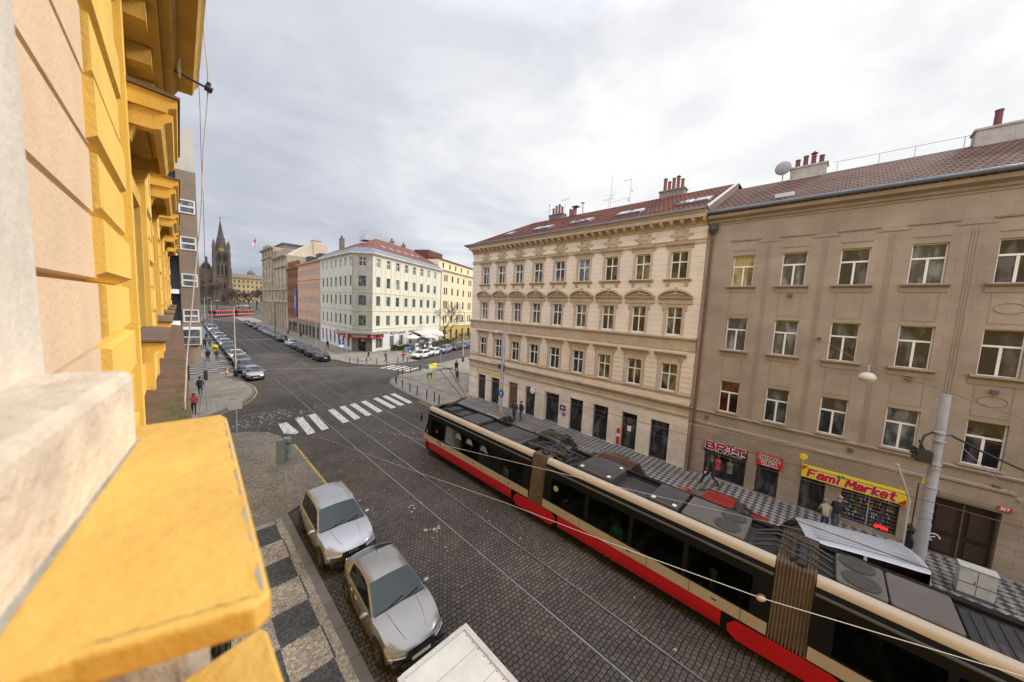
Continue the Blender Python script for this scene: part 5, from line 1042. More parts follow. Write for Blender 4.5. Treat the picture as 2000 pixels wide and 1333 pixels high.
for (y0, y1) in ((-2.5, 8.25), (8.25, 25.6)):
    if y0 < 0:
        for pr in ([(0, 3.05), (-.34, 3.10), (-.34, 3.22), (0, 3.22)], [(0, 3.22), (-.44, 3.24), (-.50, 3.36), (0, 3.36)], [(0, 3.36), (-.68, 3.38), (-.72, 3.50), (-.76, 3.56), (-.76, 3.7), (0, 3.74)]): b.extr([(u_, v_ + H_) for u_, v_ in pr], y0, y1)
    else: b.extr([(0, H_ + 2.95), (-.12, H_ + 2.97), (-.15, H_ + 3.12), (0, H_ + 3.14)], y0, y1)
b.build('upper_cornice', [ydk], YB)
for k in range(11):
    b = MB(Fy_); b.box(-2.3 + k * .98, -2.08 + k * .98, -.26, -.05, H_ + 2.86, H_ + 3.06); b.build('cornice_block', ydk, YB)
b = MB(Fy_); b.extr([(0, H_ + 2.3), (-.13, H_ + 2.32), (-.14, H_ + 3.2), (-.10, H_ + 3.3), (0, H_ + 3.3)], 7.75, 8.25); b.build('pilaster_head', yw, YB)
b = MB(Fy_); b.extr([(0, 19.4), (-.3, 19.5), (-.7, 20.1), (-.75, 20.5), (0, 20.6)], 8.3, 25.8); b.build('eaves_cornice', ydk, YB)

# our own window surround: stone block, jamb strips, apricot pier, painted ledges
b = MB()
b.prism([(-.62, .40), (-.130, .43), (-.062, .99), (-.075, 1.02), (-.62, 1.10)], H_ - .335, H_ - .158)
o = b.build('jamb_block', stone, YB, (.42, 0, 0), bevel=.014)
b = MB(); b.box(-.62, -.185, .2, 1.12, H_ - .20, H_ + 3.0); b.box(-.62, -.215, 1.12, 1.2, H_ - .2, H_ + 3.0); b.build('jamb_strip', M('pale_jamb_paint', (.64, .575, .48), .85, .14, 3, .3, 30, streak=.15), YB, (.42, 0, 0), bevel=.012)
b = MB(Fy_)
for k in range(12):
    z_ = H_ - 1.55 + .4 * k * 1.0
    b.extr([(0, z_ + .008), (-.06, z_ + .02), (-.06, z_ + .385), (0, z_ + .394)], 1.15, 3.32)
b.build('apricot_pier', pinkp, YB)
# ledge 1 (further) and ledge 2 (nearer, lower)
def ledge(poly, z1_, t, nm):
    b = MB(); b.prism(poly, z1_ - t, z1_, 0); o = b.build(nm, [ledgep], YB, (.42, 0, 0), bevel=.004); return o
l1 = ledge([(-.60, 1.12), (.074, 1.10), (.082, 1.06), (.060, .388), (.045, .379), (-.068, .418), (-.60, .52)], H_ - .303, .030, 'window_ledge')
b = MB(); b.prism([(-.135, .425), (-.064, .985), (-.056, .99), (-.062, .97), (-.120, .45), (-.124, .425)], H_ - .3025, H_ - .300); b.build('cracked_joint', chip, YB, (.42, 0, 0))
rr = random.Random(21); b = MB(); prevp = None
for i in range(120):         # worn strip where the paint has rubbed off the outer edge
    t = i / 119; x = .0588 + .0215 * t - .0030; y = .395 + t * .66; wd_ = max(0, .0012 + .0030 * math.sin(i * .37) * math.sin(i * .11 + 1) + rr.uniform(-.0012, .0022))
    cur = ((x, y, H_ - .3026), (x - wd_, y, H_ - .3026))
    if prevp: b.face([prevp[0], cur[0], cur[1], prevp[1]])
    prevp = cur
b.build('chipped_edge', chip, YB, (.42, 0, 0))
b = MB(); pts = [(-.066 + .118 * k / 14 , .4215 - .0375 * k / 14 + .0012 * math.sin(k * 2.1) + .007, H_ - .3027) for k in range(15)]
for k in range(14):
    w_ = .0006 + .0011 * abs(math.sin(k * 1.7)); a_, c_ = pts[k], pts[k + 1]; b.face([a_, c_, (c_[0], c_[1] + w_, c_[2]), (a_[0], a_[1] + w_, a_[2])])
b.build('edge_crack', M('crack_brown', (.16, .10, .045), .9, .2, 9), YB, (.42, 0, 0))
ledge([(-.60, .515), (-.071, .413), (-.20, .10), (-.60, .05)], H_ - .325, .06, 'window_ledge')
ledge([(-.30, .49), (-.013, .503), (.066, .522), (.074, .512), (.085, .12), (-.30, .10)], H_ - .452, .03, 'window_ledge')
b = MB(); b.prism([(-.3, .50), (.0, .52), (.018, .56), (.018, .95), (-.3, .98)], H_ - .62, H_ - .355); b.build('ledge_console', M('bare_bracket_stone', (.40, .33, .245), .9, .25, 9, .5, 40), YB, (.42, 0, 0), bevel=.01)

# dish, cable
SD = thing('satellite_dish', 'white satellite dish seen edge-on on a long black arm below the yellow cornice', 'satellite dish', (.03, 7.4, H_ + 3.45))
b = MB(); b.lathe([(.03, -.10), (.2, -.085), (.34, -.03), (.37, .02), (.37, .035), (.33, -.005), (.18, -.06), (.02, -.075)], 24, (0, 0, 0), 'x'); o = b.build('reflector', M('dish_white', (.72, .70, .66), .5, .06), SD, (.13, 0, .24), smooth=True); o.scale = (.62, 1.15, 1.15)
b = MB(); b.tube([(-.28, -.02, -.02), (-.1, 0, -.02), (-.06, 0, .0), (.05, 0, -.14), (.46, 0, -.22)], .018, 6); b.tube([(-.1, 0, 0), (-.08, 0, .2)], .03, 6); b.build('arm', dkmetal, SD)
b = MB(); b.tube([(.42, 0, -.21), (.5, 0, -.24)], .05, 8); b.tube([(.44, 0, -.2), (.47, 0, -.13)], .03, 6); b.build('receiver', black, SD)
def cable(name, pts, r, mat, label, cat='cable', n=6, group=None):
    b = MB(); b.tube(pts, r, n); o = b.build(name, mat, loc=(0, 0, 0)); return tag(o, label, cat, group)
wirew = M('pale_cable', (.50, .45, .42), .5, .15, 8); wiret = M('thin_dark_cable', (.14, .12, .17), .5, .1)
def sway(x, y, z0_, z1_, n, a, ph):
    return [(x + a * math.sin(ph + i * 1.7) + a * .6 * math.sin(i * .9), y + a * math.cos(i * 1.3 + ph), z0_ + (z1_ - z0_) * i / n) for i in range(n + 1)]
cable('hanging_cable', sway(.47, 7.42, H_ + 6.5, H_ + 3.1, 9, .012, .4) + [(.40, 7.3, H_ + 2.3), (.33, 7.1, H_ + 1.2), (.22, 6.9, H_ + .2), (.10, 6.6, H_ - .9), (.055, 6.3, H_ - 1.5), (.052, 6.25, H_ - 2.6)], .009, wirew, 'pale loose cable hanging past the satellite dish arm down over the rusty ledge')
cable('hanging_cable', sway(.385, 7.6, H_ + 6.5, H_ - .6, 16, .004, 1.1) + [(.2, 7.4, H_ - 2.2)], .004, wiret, 'very thin dark cable hanging straight beside the pale loose cable')
# ================================================================== vehicles
import bmesh
PAINTS = {}
def paintm(name, col, metal=.35, rough=.32):
    return M('car_' + name, col, rough * .85, .04, 2, metal=metal, coat=.9)
carglass = seeglass('car_glass', (.5, .6, .57), .28, .02); cargls = glassmat('car_glass_dark', (.012, .014, .015), .03); tyre = M('tyre_rubber', (.018, .018, .018), .85, .2, 12)
rimm = M('alloy_rim', (.38, .38, .39), .35, .1, metal=.7); lampc = M('headlamp_lens', (.45, .47, .5), .08, .15, 15, spec=.9, coat=.8); lampr = M('tail_lamp_lens', (.22, .008, .01), .12, .1, spec=.8, coat=.6); trim = M('black_trim', (.022, .022, .024), .55, .12); plate = M('plate_white', (.62, .62, .6), .5, .06); chrome = M('chrome_trim', (.55, .55, .56), .2, .05, metal=.9)
interior = M('car_interior', (.03, .03, .032), .8, .2)
def lerp(a, b, t): return a + (b - a) * t
def interp(x, P):
    P = sorted(P)
    if x <= P[0][0]: return P[0][1]
    for (a, va), (c, vc) in zip(P, P[1:]):
        if x <= c: 
            t = (x - a) / (c - a); return lerp(va, vc, t)
    return P[-1][1]
SPECS = dict(
 hatch=dict(L=4.05, W=1.72, H=1.46, hood=.95, cowl=.95, rf=.18, rr=-1.35, rb=-1.86, deck=.98, nose=.72, belt=.88, wb=(1.28, -1.25), cl=.2),
 suv=dict(L=4.40, W=1.84, H=1.60, hood=1.03, cowl=.92, rf=.22, rr=-1.55, rb=-2.02, deck=1.05, nose=.82, belt=.98, wb=(1.33, -1.28), cl=.24),
 coupe=dict(L=4.15, W=1.74, H=1.37, hood=.93, cowl=.78, rf=-.02, rr=-1.22, rb=-1.86, deck=1.0, nose=.70, belt=.88, wb=(1.25, -1.27), cl=.18),
 sedan=dict(L=4.55, W=1.78, H=1.46, hood=.95, cowl=.95, rf=.25, rr=-.95, rb=-1.55, deck=1.02, nose=.70, belt=.89, wb=(1.38, -1.32), cl=.19),
 wagon=dict(L=4.60, W=1.78, H=1.48, hood=.96, cowl=1.0, rf=.3, rr=-1.75, rb=-2.14, deck=1.0, nose=.72, belt=.90, wb=(1.40, -1.33), cl=.19),
 van=dict(L=4.95, W=1.92, H=1.96, hood=1.14, cowl=1.42, rf=.86, rr=-2.30, rb=-2.43, deck=1.1, nose=.85, belt=1.12, wb=(1.55, -1.5), cl=.22),
)
_cc = {}
def car_meshes(kind, detail):
    if (kind, detail) in _cc: return _cc[(kind, detail)]
    s = SPECS[kind]; Lh = s['L'] / 2; W = s['W'] / 2; H = s['H']
    zt = [(-Lh, s['deck'] * .80), (-Lh + .05, s['deck'] * .93), (s['rb'], s['deck']), (s['rr'], H - .05), (lerp(s['rr'], s['rf'], .35), H), (lerp(s['rr'], s['rf'], .75), H), (s['rf'], H - .05), (s['cowl'], s['hood']), (lerp(s['cowl'], Lh, .5), s['hood'] - .05), (Lh - .28, s['nose'] + .06), (Lh - .07, s['nose'] - .04), (Lh, s['nose'] - .16)]
    wd = [(-Lh, .80), (-Lh + .06, .89), (-Lh + .3, .955), (-Lh + .9, 1), (Lh - 1.0, 1), (Lh - .45, .975), (Lh - .15, .94), (Lh - .05, .90), (Lh, .84)]
    cab0, cab1 = s['rb'], s['cowl']; bp = lerp(s['rr'], s['rf'], .52); cp = s['rr'] + .28
    xs = sorted({-Lh, -Lh + .05, -Lh + .18, -Lh + .4, s['rb'], lerp(s['rb'], s['rr'], .5), s['rr'], cp, lerp(cp, bp, .5), bp - .045, bp + .045, lerp(bp, s['rf'], .5), s['rf'], lerp(s['rf'], s['cowl'], .5), lerp(s['rf'], s['cowl'], .8), s['cowl'], s['cowl'] + .12, lerp(s['cowl'], Lh, .4), lerp(s['cowl'], Lh, .7), Lh - .28, Lh - .14, Lh - .06, Lh})
    xs = [x for i, x in enumerate(xs) if i == 0 or x - xs[i - 1] > .012]
    rows = []
    for x in xs:
        z = interp(x, zt); w_ = W * interp(x, wd); bl = min(lerp(s['belt'], s['belt'] + .05, (Lh - x) / s['L']), z - .015); f = max(0, min(1, (z - bl - .02) / (H - bl - .02)))
        cl = s['cl'] + (.10 if abs(x) > Lh - .1 else 0); tum = lerp(.93, .70 if kind != 'van' else .80, f)
        crown = .03 if f < .3 else .025
        pts = [(w_ * .90, cl), (w_ * .985, cl + .12), (w_ * 1.0, lerp(cl, bl, .55)), (w_ * .985, bl - .10), (w_ * .945, bl), (w_ * .93, bl + (.015 if f > 0.02 else .004))]
        yt = w_ * tum
        pts += [(lerp(w_ * .92, yt + .03, 1 if f > 0 else .3), lerp(bl + .006, z - .075, 1) if f > .12 else bl + .008 + f * .1), (yt - .03, z - .028 if f > .12 else lerp(bl + .01, z, .5)), (yt * .55, z - .004), (0, z + crown * .5)]
        # keep heights monotone
        for k in range(6, 10):
            if pts[k][1] < pts[k - 1][1]: pts[k] = (pts[k][0], pts[k - 1][1] + .001)
        rows.append((x, z, f, pts))
    V = []; idx = []
    for x, z, f, pts in rows:
        r_ = []
        full = [(y, zz_) for y, zz_ in pts] + [(-y, zz_) for y, zz_ in pts[-2::-1]]
        for y, zz_ in full:
            xx = x
            if abs(x) > Lh - .9: xx = x - math.copysign((.36 if x > 0 else .24) * (min(1, abs(y) / W)) ** 2.4 * (1 - (Lh - abs(x)) / .9), x)
            r_.append(len(V)); V.append((xx, y, zz_))
        idx.append(r_)
    nK = len(idx[0]); groups = {}
    def put(g, q): groups.setdefault(g, []).append(q)
    wx = s['wb']
    for j in range(len(xs) - 1):
        xm = (xs[j] + xs[j + 1]) / 2
        for k in range(nK - 1):
            kk = min(k, nK - 2 - k); side = 'l' if k < nK // 2 else 'r'; q = (idx[j][k], idx[j + 1][k], idx[j + 1][k + 1], idx[j][k + 1]); g = 'body'
            if kk == 5 and bp - .05 < xm < bp + .05 and kind != 'van': g = 'pillar'
            if kk == 5 and s['rb'] + .1 < xm < s['cowl'] - .02 and not (bp - .05 < xm < bp + .05):
                if kind == 'van' and xm < bp - .05: g = 'side_window_%s_rear' % side
                else:
                    if xm > s['rr'] : g = 'side_window_%s_%s' % (side, 'front' if xm > bp else 'rear')
            if kk >= 7 and s['rf'] < xm < s['cowl']: g = 'windscreen'
            if kk >= 7 and s['rb'] < xm < s['rr'] : g = 'rear_window'
            if kk in (2, 3) and xm > Lh - .30 : g = 'headlight_' + side if kk == 3 else g
            if kk in (3, ) and xm < -Lh + .18: g = 'taillight_' + side
            if kk == 0: g = 'sill'
            put(g, q)
    put('body', tuple(idx[0])); put('body', tuple(idx[-1][::-1]))
    for j in range(len(xs) - 1): put('sill', (idx[j][0], idx[j][-1], idx[j + 1][-1], idx[j + 1][0]))
    out = {}
    for g, fs in groups.items():
        used = sorted({i for f_ in fs for i in f_}); mp_ = {v: i for i, v in enumerate(used)}
        me = bpy.data.meshes.new(g.split('_')[0]); me.from_pydata([V[i] for i in used], [], [[mp_[i] for i in f_] for f_ in fs])
        bm = bmesh.new(); bm.from_mesh(me); bmesh.ops.recalc_face_normals(bm, faces=bm.faces)
        # open shells: make sure they face outward
        sgn = sum(f_.normal.dot(f_.calc_center_median() - Vector((0, 0, .6))) for f_ in bm.faces)
        if sgn < 0: bmesh.ops.reverse_faces(bm, faces=bm.faces)
        bm.to_mesh(me); bm.free(); me.polygons.foreach_set('use_smooth', [True] * len(me.polygons)); sharp(me, 38); out[g] = me
    r = .325 if kind not in ('suv', 'van') else .35
    tb = MB(); tb.lathe([(r * .62, -.10), (r * .9, -.105), (r, -.07), (r, .07), (r * .9, .105), (r * .62, .10)], 22, (0, 0, 0), 'y'); out['tyre'] = tb.mesh('tyre', tyre, True)
    rb_ = MB(); rb_.lathe([(.03, -.095), (r * .16, -.10), (r * .2, -.07), (r * .58, -.085), (r * .66, -.104), (r * .66, .09)], 20, (0, 0, 0), 'y')
    for a in range(5):
        t = a * 2 * math.pi / 5; d = Vector((math.cos(t), 0, math.sin(t))); q = Vector((-d.z, 0, d.x)); pts = [d * .04 + q * .035, d * r * .6 + q * .025, d * r * .6 - q * .025, d * .04 - q * .035]; rb_.face([(p.x, -.107, p.z) for p in pts])
    out['rim'] = rb_.mesh('rim', rimm, False)
    ab = MB(); n = 16; R1, R2 = r + .085, r + .0
    ab.face([(math.cos(math.pi * k / n) * R1, 0, max(-.12, math.sin(math.pi * k / n) * R1)) for k in range(n + 1)] + [(-R1, 0, -.12), (R1, 0, -.12)]); out['arch'] = ab.mesh('wheel_arch', trim)
    _cc[(kind, detail)] = (out, xs, zt, wd); return _cc[(kind, detail)]
def surf(kind, xs, zt, wd, x, f, lift=.004):
    """point on the bonnet / roof skin at station x, f = share of the half width"""
    s = SPECS[kind]; Lh = s['L'] / 2; W = s['W'] / 2; w_ = W * interp(x, wd); z = interp(x, zt); y = f * w_
    xx = x - (.36 * (abs(y) / W) ** 2.4 * (1 - (Lh - x) / .9) if x > Lh - .9 else 0)
    return Vector((xx, y, z - abs(f) ** 3 * .03 + lift + .012 * (1 - abs(f))))
def detail_front(root, kind, xs, zt, wd):
    s = SPECS[kind]; Lh = s['L'] / 2; W = s['W'] / 2
    for sd in (-1, 1):      # shut lines and pressed creases of the bonnet
        b = MB(); b.tube([surf(kind, xs, zt, wd, x, sd * f, .004) for x, f in ((s['cowl'] + .02, .86), (lerp(s['cowl'], Lh, .35), .85), (lerp(s['cowl'], Lh, .7), .82), (Lh - .26, .74))], .007, 4); b.build('bonnet_seam', trim, root)
        b = MB(); b.tube([surf(kind, xs, zt, wd, x, sd * f, -.004) for x, f in ((s['cowl'] + .05, .52), (lerp(s['cowl'], Lh, .45), .46), (Lh - .3, .36))], .011, 5); b.build('bonnet_crease', MATS['car_silver'] if kind == 'suv' else MATS['car_warm_silver'], root)
        # swept headlamp wrapped round the corner
        b = MB(); zc_ = s['nose'] - .12; pts = []
        for t in range(7):
            f = .50 + .47 * t / 6; w_ = W * .93; y = f * w_; xx = Lh - .03 - .36 * (y / W) ** 2.4 * .97 + .012; hgt = .075 + .03 * t / 6; pts.append((xx, sd * y, zc_ - hgt + .02 * t / 6, zc_ + hgt * .85 + .015 * t / 6))
        for (xa, ya, la, ha), (xb, yb, lb_, hb_) in zip(pts, pts[1:]): b.face([(xa, ya, la), (xb, yb, lb_), (xb - .035, yb, hb_), (xa - .035, ya, ha)])
        b.build('headlamp', lampc, root, auto=60)
        b = MB(); b.tube([(p[0] + .006, p[1], lerp(p[2], p[3], .25)) for p in pts], .010, 5); b.build('lamp_strip', M('lamp_white', (.75, .76, .8), .2, .03), root)
    if kind == 'suv':
        b = MB(); gx = Lh + .006; P_ = [(.30, .80), (.37, .72), (.31, .52), (.22, .47)]; out_ = [(y, z) for y, z in P_] + [(-y, z) for y, z in P_[::-1]]
        b.tube([(gx - .36 * (abs(y) / W) ** 2.4, y, z) for y, z in out_ + [out_[0]]], .014, 5); b.build('grille_frame', chrome, root)
    for sd in (-1, 1): b = MB(); b.box(Lh - .22, Lh - .1, sd * .62 - .12, sd * .62 + .12, .30, .42); b.build('fog_lamp', trim, root)
    # black band round the windscreen
    b = MB(); rim = [surf(kind, xs, zt, wd, s['cowl'] - .01, f, .006) for f in (-.86, -.5, 0, .5, .86)]
    b.tube(rim, .016, 5); b.build('cowl_panel', trim, root)
NAMEMAP = {'body': 'body', 'sill': 'underbody', 'windscreen': 'windscreen', 'rear_window': 'rear_window'}
def car(kind, label, x, y, ang, paint_, group, detail=0, z=0.0, plate_txt=None):
    """ang: heading in degrees of the car's nose (0 = +X, 90 = away)"""
    ms, xs, zt, wd = car_meshes(kind, detail); s = SPECS[kind]; Lh = s['L'] / 2
    root = thing('van' if kind == 'van' else 'parked_car', label, 'van' if kind == 'van' else 'car', (x, y, z), R(ang), group)
    for g, me in ms.items():
        if g in ('tyre', 'rim', 'arch'): continue
        nm = NAMEMAP.get(g) or ('pillar' if g == 'pillar' else 'side_window' if g.startswith('side') else 'headlight' if g.startswith('head') else 'taillight')
        mat = paint_ if g == 'body' else trim if g in ('sill', 'pillar') else (cargls if not detail else carglass) if 'wind' in g else lampc if g.startswith('head') else lampr
        if not me.materials: me.materials.append(mat)
        o = mobj(nm, me, root)
        if g == 'body': o.material_slots[0].link = 'OBJECT'; o.material_slots[0].material = paint_
        elif o.material_slots[0].material is None: o.material_slots[0].material = mat
    W = s['W'] / 2; r = .325 if kind not in ('suv', 'van') else .35
    for wx in s['wb']:
        for sd in (-1, 1):
            wo = mobj('wheel', ms['tyre'], root, (wx, sd * (W - .105), r), math.pi if sd > 0 else 0); mobj('rim', ms['rim'], wo)
            a = mobj('wheel_arch', ms['arch'], root, (wx, sd * (W * interp(wx, [(p, q) for p, q in wd]) + .004), r))
    key = ('extras', kind, detail)
    if key not in _cc:
        b = MB(); b.box(Lh - .035, Lh + .008, -.26, .26, .40, .50); pf = b.mesh('number_plate', plate)
        b = MB(); b.box(-Lh - .008, -Lh + .04, -.26, .26, s['deck'] * .62, s['deck'] * .62 + .1); pr = b.mesh('number_plate', plate)
        b = MB()
        for k in range(5): b.box(Lh - .05, Lh + .004, -.36, .36, s['nose'] - .27 + k * .035 + .06, s['nose'] - .25 + k * .035 + .06)
        b.box(Lh - .06, Lh - .002, -.40, .40, s['nose'] - .26 + .04, s['nose'] - .03 - .02); gr = b.mesh('grille', trim)
        b = MB(); b.box(Lh - .12, Lh - .006, -.52, .52, .24, .36); bu = b.mesh('bumper_insert', trim); b = MB(); b.box(-Lh + .006, -Lh + .1, -.6, .6, .28, .42); bur = b.mesh('bumper_insert', trim)
        b = MB(); b.lathe([(.02, -.08), (.085, -.06), (.1, 0), (.085, .05), (.03, .06)], 12, (0, 0, 0), 'x'); mi_ = b.mesh('mirror', trim, True)
        _cc[key] = (pf, pr, gr, bu, mi_, bur)
    pf, pr, gr, bu, mi_, bur = _cc[key]
    mobj('number_plate', pf, root); mobj('number_plate', pr, root); mobj('grille', gr, root); mobj('bumper_insert', bu, root); mobj('bumper_insert', bur, root)
    for sd in (-1, 1):
        o = mobj('mirror', mi_, root, (s['cowl'] - .22, sd * (W + .08), s['belt'] + .06)); o.scale = (1, 1.25, .8); o.material_slots[0].link = 'OBJECT'; o.material_slots[0].material = paint_ if sd else trim
    if detail:
        b = MB(); b.box(s['rr'] + .2, s['cowl'] - .35, -W * .72, W * .72, .3, .55); 
        for sx in (.15, -.75):
            for sd in (-.38, .38): b.extr([(sx - .3, .5), (sx + .2, .5), (sx + .2, .62), (sx - .12, .62), (sx - .32, 1.18), (sx - .42, 1.16)], sd - .22, sd + .22, 0, 'y')
        b.box(s['cowl'] - .55, s['cowl'] - .1, -W * .75, W * .75, .7, s['hood'] - .08); b.build('interior', interior, root)
        b = MB()
        for sd in (-1, 1): b.tube([(s['cowl'] - .02, sd * .25 - .1, s['hood'] + .035), (s['cowl'] - .10, sd * .25 + .38, s['hood'] + .10)], .012, 5)
        b.build('wiper', trim, root)
        detail_front(root, kind, xs, zt, wd)
        b = MB()
        bpx = lerp(s['rr'], s['rf'], .52)
        for sd in (-1, 1):
            for hx in (bpx + .12, s['rr'] + .34): b.box(hx, hx + .17, sd * (W + .0) - .012, sd * (W + .0) + .012, s['belt'] - .16, s['belt'] - .13)
        b.build('door_handle', chrome, root)
        b = MB()
        for sd in (-1, 1):
            for hx in (s['cowl'] - .08, bpx, s['rr'] + .3): b.box(hx - .005, hx + .005, sd * W * .992 - .008, sd * W * .992 + .008, .34, s['belt'] - .05)
        b.build('door_seam', trim, root)
    return root
silver = paintm('silver', (.37, .375, .395), .55, .3); silv2 = paintm('warm_silver', (.255, .245, .235), .5, .32); whitec = paintm('white', (.68, .68, .67), 0, .3); blackc = paintm('black', (.012, .012, .014), .2, .25); dgrey = paintm('dark_grey', (.055, .056, .06), .4, .3); mgrey = paintm('mid_grey', (.17, .17, .175), .45, .3); navyc = paintm('navy', (.02, .03, .07), .3, .3); redc = paintm('red', (.30, .015, .015), .2, .3); brownc = paintm('brown', (.07, .035, .028), .4, .3); bluec = paintm('blue', (.03, .07, .22), .3, .3); beigec = paintm('grey_beige', (.20, .17, .14), .4, .35)
# the two near cars and the truck
q3 = car('suv', 'silver compact SUV parked nose towards us at the near kerb behind the grey hatchback', 4.27, 13.65, -91, silver, 'cars parked at the near left kerb', 1)
b = MB()
for sd in (-1, 1): b.tube([(.15, sd * .64, 1.60), (0, sd * .63, 1.635), (-1.3, sd * .62, 1.63), (-1.5, sd * .62, 1.57)], .018, 6)
b.build('roof_rail', chrome, q3)
b = MB()
for k in range(4): b.tube([(2.205, -.17 + .085 * k + .042 * math.cos(t), .74 + .042 * math.sin(t)) for t in [i * .7 for i in range(10)]], .006, 4)
b.build('emblem', chrome, q3)
c2 = car('coupe', 'grey-silver three-door hatchback with a roof aerial parked behind the white truck', 4.36, 8.98, -92.5, silv2, 'cars parked at the near left kerb', 1)
b = MB(); b.tube([(-1.05, 0, 1.38), (-1.16, 0, 1.60)], .008, 5); b.build('aerial', black, c2)
tr = thing('box_truck', 'white box truck with a riveted roof at the bottom edge beside the kerb', 'truck', (3.72, 2.6, 0))
b = MB(); b.box(-.88, .78, -2.6, 2.82, .75, 2.2); b.build('cargo_box', M('truck_white', (.60, .60, .585), .55, .12, 2.2, streak=.05), tr, bevel=.03)
b = MB(); b.box(.68, .80, -2.6, 2.83, 2.16, 2.235); b.box(-.90, -.80, -2.6, 2.83, 2.16, 2.235); b.box(-.80, .68, 2.74, 2.84, 2.16, 2.235); b.build('roof_edge', M('truck_edge', (.50, .50, .49), .5, .15, 4), tr)
b = MB()
for k in range(7): b.box(-.78, .66, 2.25 - k * .62, 2.262 - k * .62, 2.199, 2.206)
b.build('roof_seam', M('truck_seam', (.38, .38, .37), .6, .1), tr)
b = MB()
for k in range(26):
    for xx in (.64, -.76): b.lathe([(.012, 2.2), (.012, 2.208)], 6, (xx, 2.6 - k * .2, 0))
b.build('rivet', trim, tr)
b = MB(); b.box(-.8, .7, -2.6, 2.7, .45, .75); b.build('chassis', trim, tr)
for xx in (-.72, .62):
    for yy in (-1.4, 1.7): o = mobj('wheel', car_meshes('van', 0)[0]['tyre'], tr, (xx, yy, .35), R(90))
b = MB()
for xx in (-.7, .55): b.box(xx, xx + .16, 2.80, 2.84, .9, 1.2)
b.build('taillight', lampr, tr)
# rows along the street
GL = 'cars parked nose towards us along the left kerb'; GR = 'cars parked along the right kerb of the street'
Lc = [('hatch', silver, 'silver hatchback, first and nearest in the row along the left kerb, at the corner', 48.6), ('wagon', dgrey, 'dark grey estate car parked second in the left row right behind the silver hatchback', 54.0), ('hatch', silver, 'silver hatchback parked third in the left row behind the dark grey estate car', 59.4), ('sedan', whitec, 'white saloon parked fourth in the left row', 65.0), ('sedan', navyc, 'navy saloon parked fifth in the left row beside the yellow bin', 71.0), ('hatch', dgrey, 'dark grey hatchback parked sixth in the left row', 76.5), ('wagon', whitec, 'white estate car parked seventh in the left row', 82.2), ('sedan', mgrey, 'grey saloon parked eighth in the left row', 88.5), ('suv', whitec, 'white SUV parked ninth in the left row', 95), ('hatch', silver, 'silver hatchback parked tenth in the left row', 101.5), ('sedan', blackc, 'black saloon parked eleventh in the left row', 108.5), ('van', whitec, 'white van parked at the far end of the left row', 117), ('suv', dgrey, 'dark SUV parked beyond the white van at the far left kerb', 126), ('hatch', mgrey, 'grey hatchback parked last of all at the far left kerb', 135)]
for k, (kd, p, lb, y) in enumerate(Lc): car(kd, lb, 6.22 + (y - 48) * .008, y, -90 + random.uniform(-1, 1), p, GL)
Rc = [('sedan', blackc, 'black saloon with white rear plate, nearest in the right row at the corner', 58.3), ('suv', brownc, 'dark brown SUV parked right behind the nearest black saloon in the right row', 63.4), ('suv', blackc, 'black SUV parked third in the right row', 68.6), ('sedan', dgrey, 'dark grey saloon parked fourth in the right row, before the white car', 73.8), ('hatch', whitec, 'white hatchback, the only white car in the right row', 79.2), ('wagon', blackc, 'black estate car parked behind the white hatchback in the right row', 88.5), ('sedan', dgrey, 'dark grey saloon parked seventh in the right row', 94.5), ('hatch', mgrey, 'mid grey hatchback parked eighth in the right row', 100.5), ('sedan', silver, 'silver saloon parked ninth in the right row', 107), ('wagon', mgrey, 'grey estate car parked tenth in the right row', 114), ('sedan', blackc, 'black saloon parked eleventh in the right row', 123), ('suv', dgrey, 'dark SUV parked twelfth in the right row by the palace', 134), ('hatch', redc, 'red hatchback parked last in the right row', 146)]
for k, (kd, p, lb, y) in enumerate(Rc): car(kd, lb, 16.2 + (y - 58) * .014, y, 90 + random.uniform(-1, 1), p, GR)
# side street, parked at an angle
GX = 'cars parked at an angle in the side street'
for kd, p, lb, x, y, a in (('wagon', whitec, 'white estate car nearest the crossing in the side street', 31.3, 53.3, 150), ('hatch', whitec, 'white hatchback second in the side street row', 35.2, 55.6, 152), ('suv', silver, 'silver SUV third in the side street row', 39.2, 57.6, 152), ('suv', brownc, 'dark brown SUV fourth in the side street row', 44.0, 60.2, 152), ('hatch', bluec, 'blue hatchback fifth in the side street row', 48.0, 62.2, 152), ('sedan', navyc, 'navy saloon farthest in the side street row beside the cream house', 52.2, 64.4, 152)):
    car(kd, lb, x, y, a + 57, p, GX)
# behind the tram
vansil = M('car_van_silver', (.47, .48, .51), .42, .05, 2, metal=.3)
GT = 'cars parked at the right kerb behind the tram'
car('hatch', 'brown-grey hatchback parked first behind the tram nose by the tram pole', 17.4, 18.6, 90, beigec, GT); car('suv', 'black SUV parked second behind the tram', 17.2, 13.0, 90, blackc, GT); car('wagon', 'dark brown estate car parked third behind the tram before the red car', 17.3, 8.7, 90, brownc, GT); car('sedan', 'red car parked behind the tram in front of the clothes shop', 17.25, 3.3, 90, redc, GT)
vn = car('van', 'silver van with a ribbed roof parked in front of the grocery beside the tram pole', 16.6, -.7, 107, vansil, GT, 1)
b = MB()
for k in range(7): b.box(-2.1, .55, -.57 + k * .19 - .014, -.57 + k * .19 + .014, 1.93, 2.0)
b.build('roof_rib', vansil, vn)
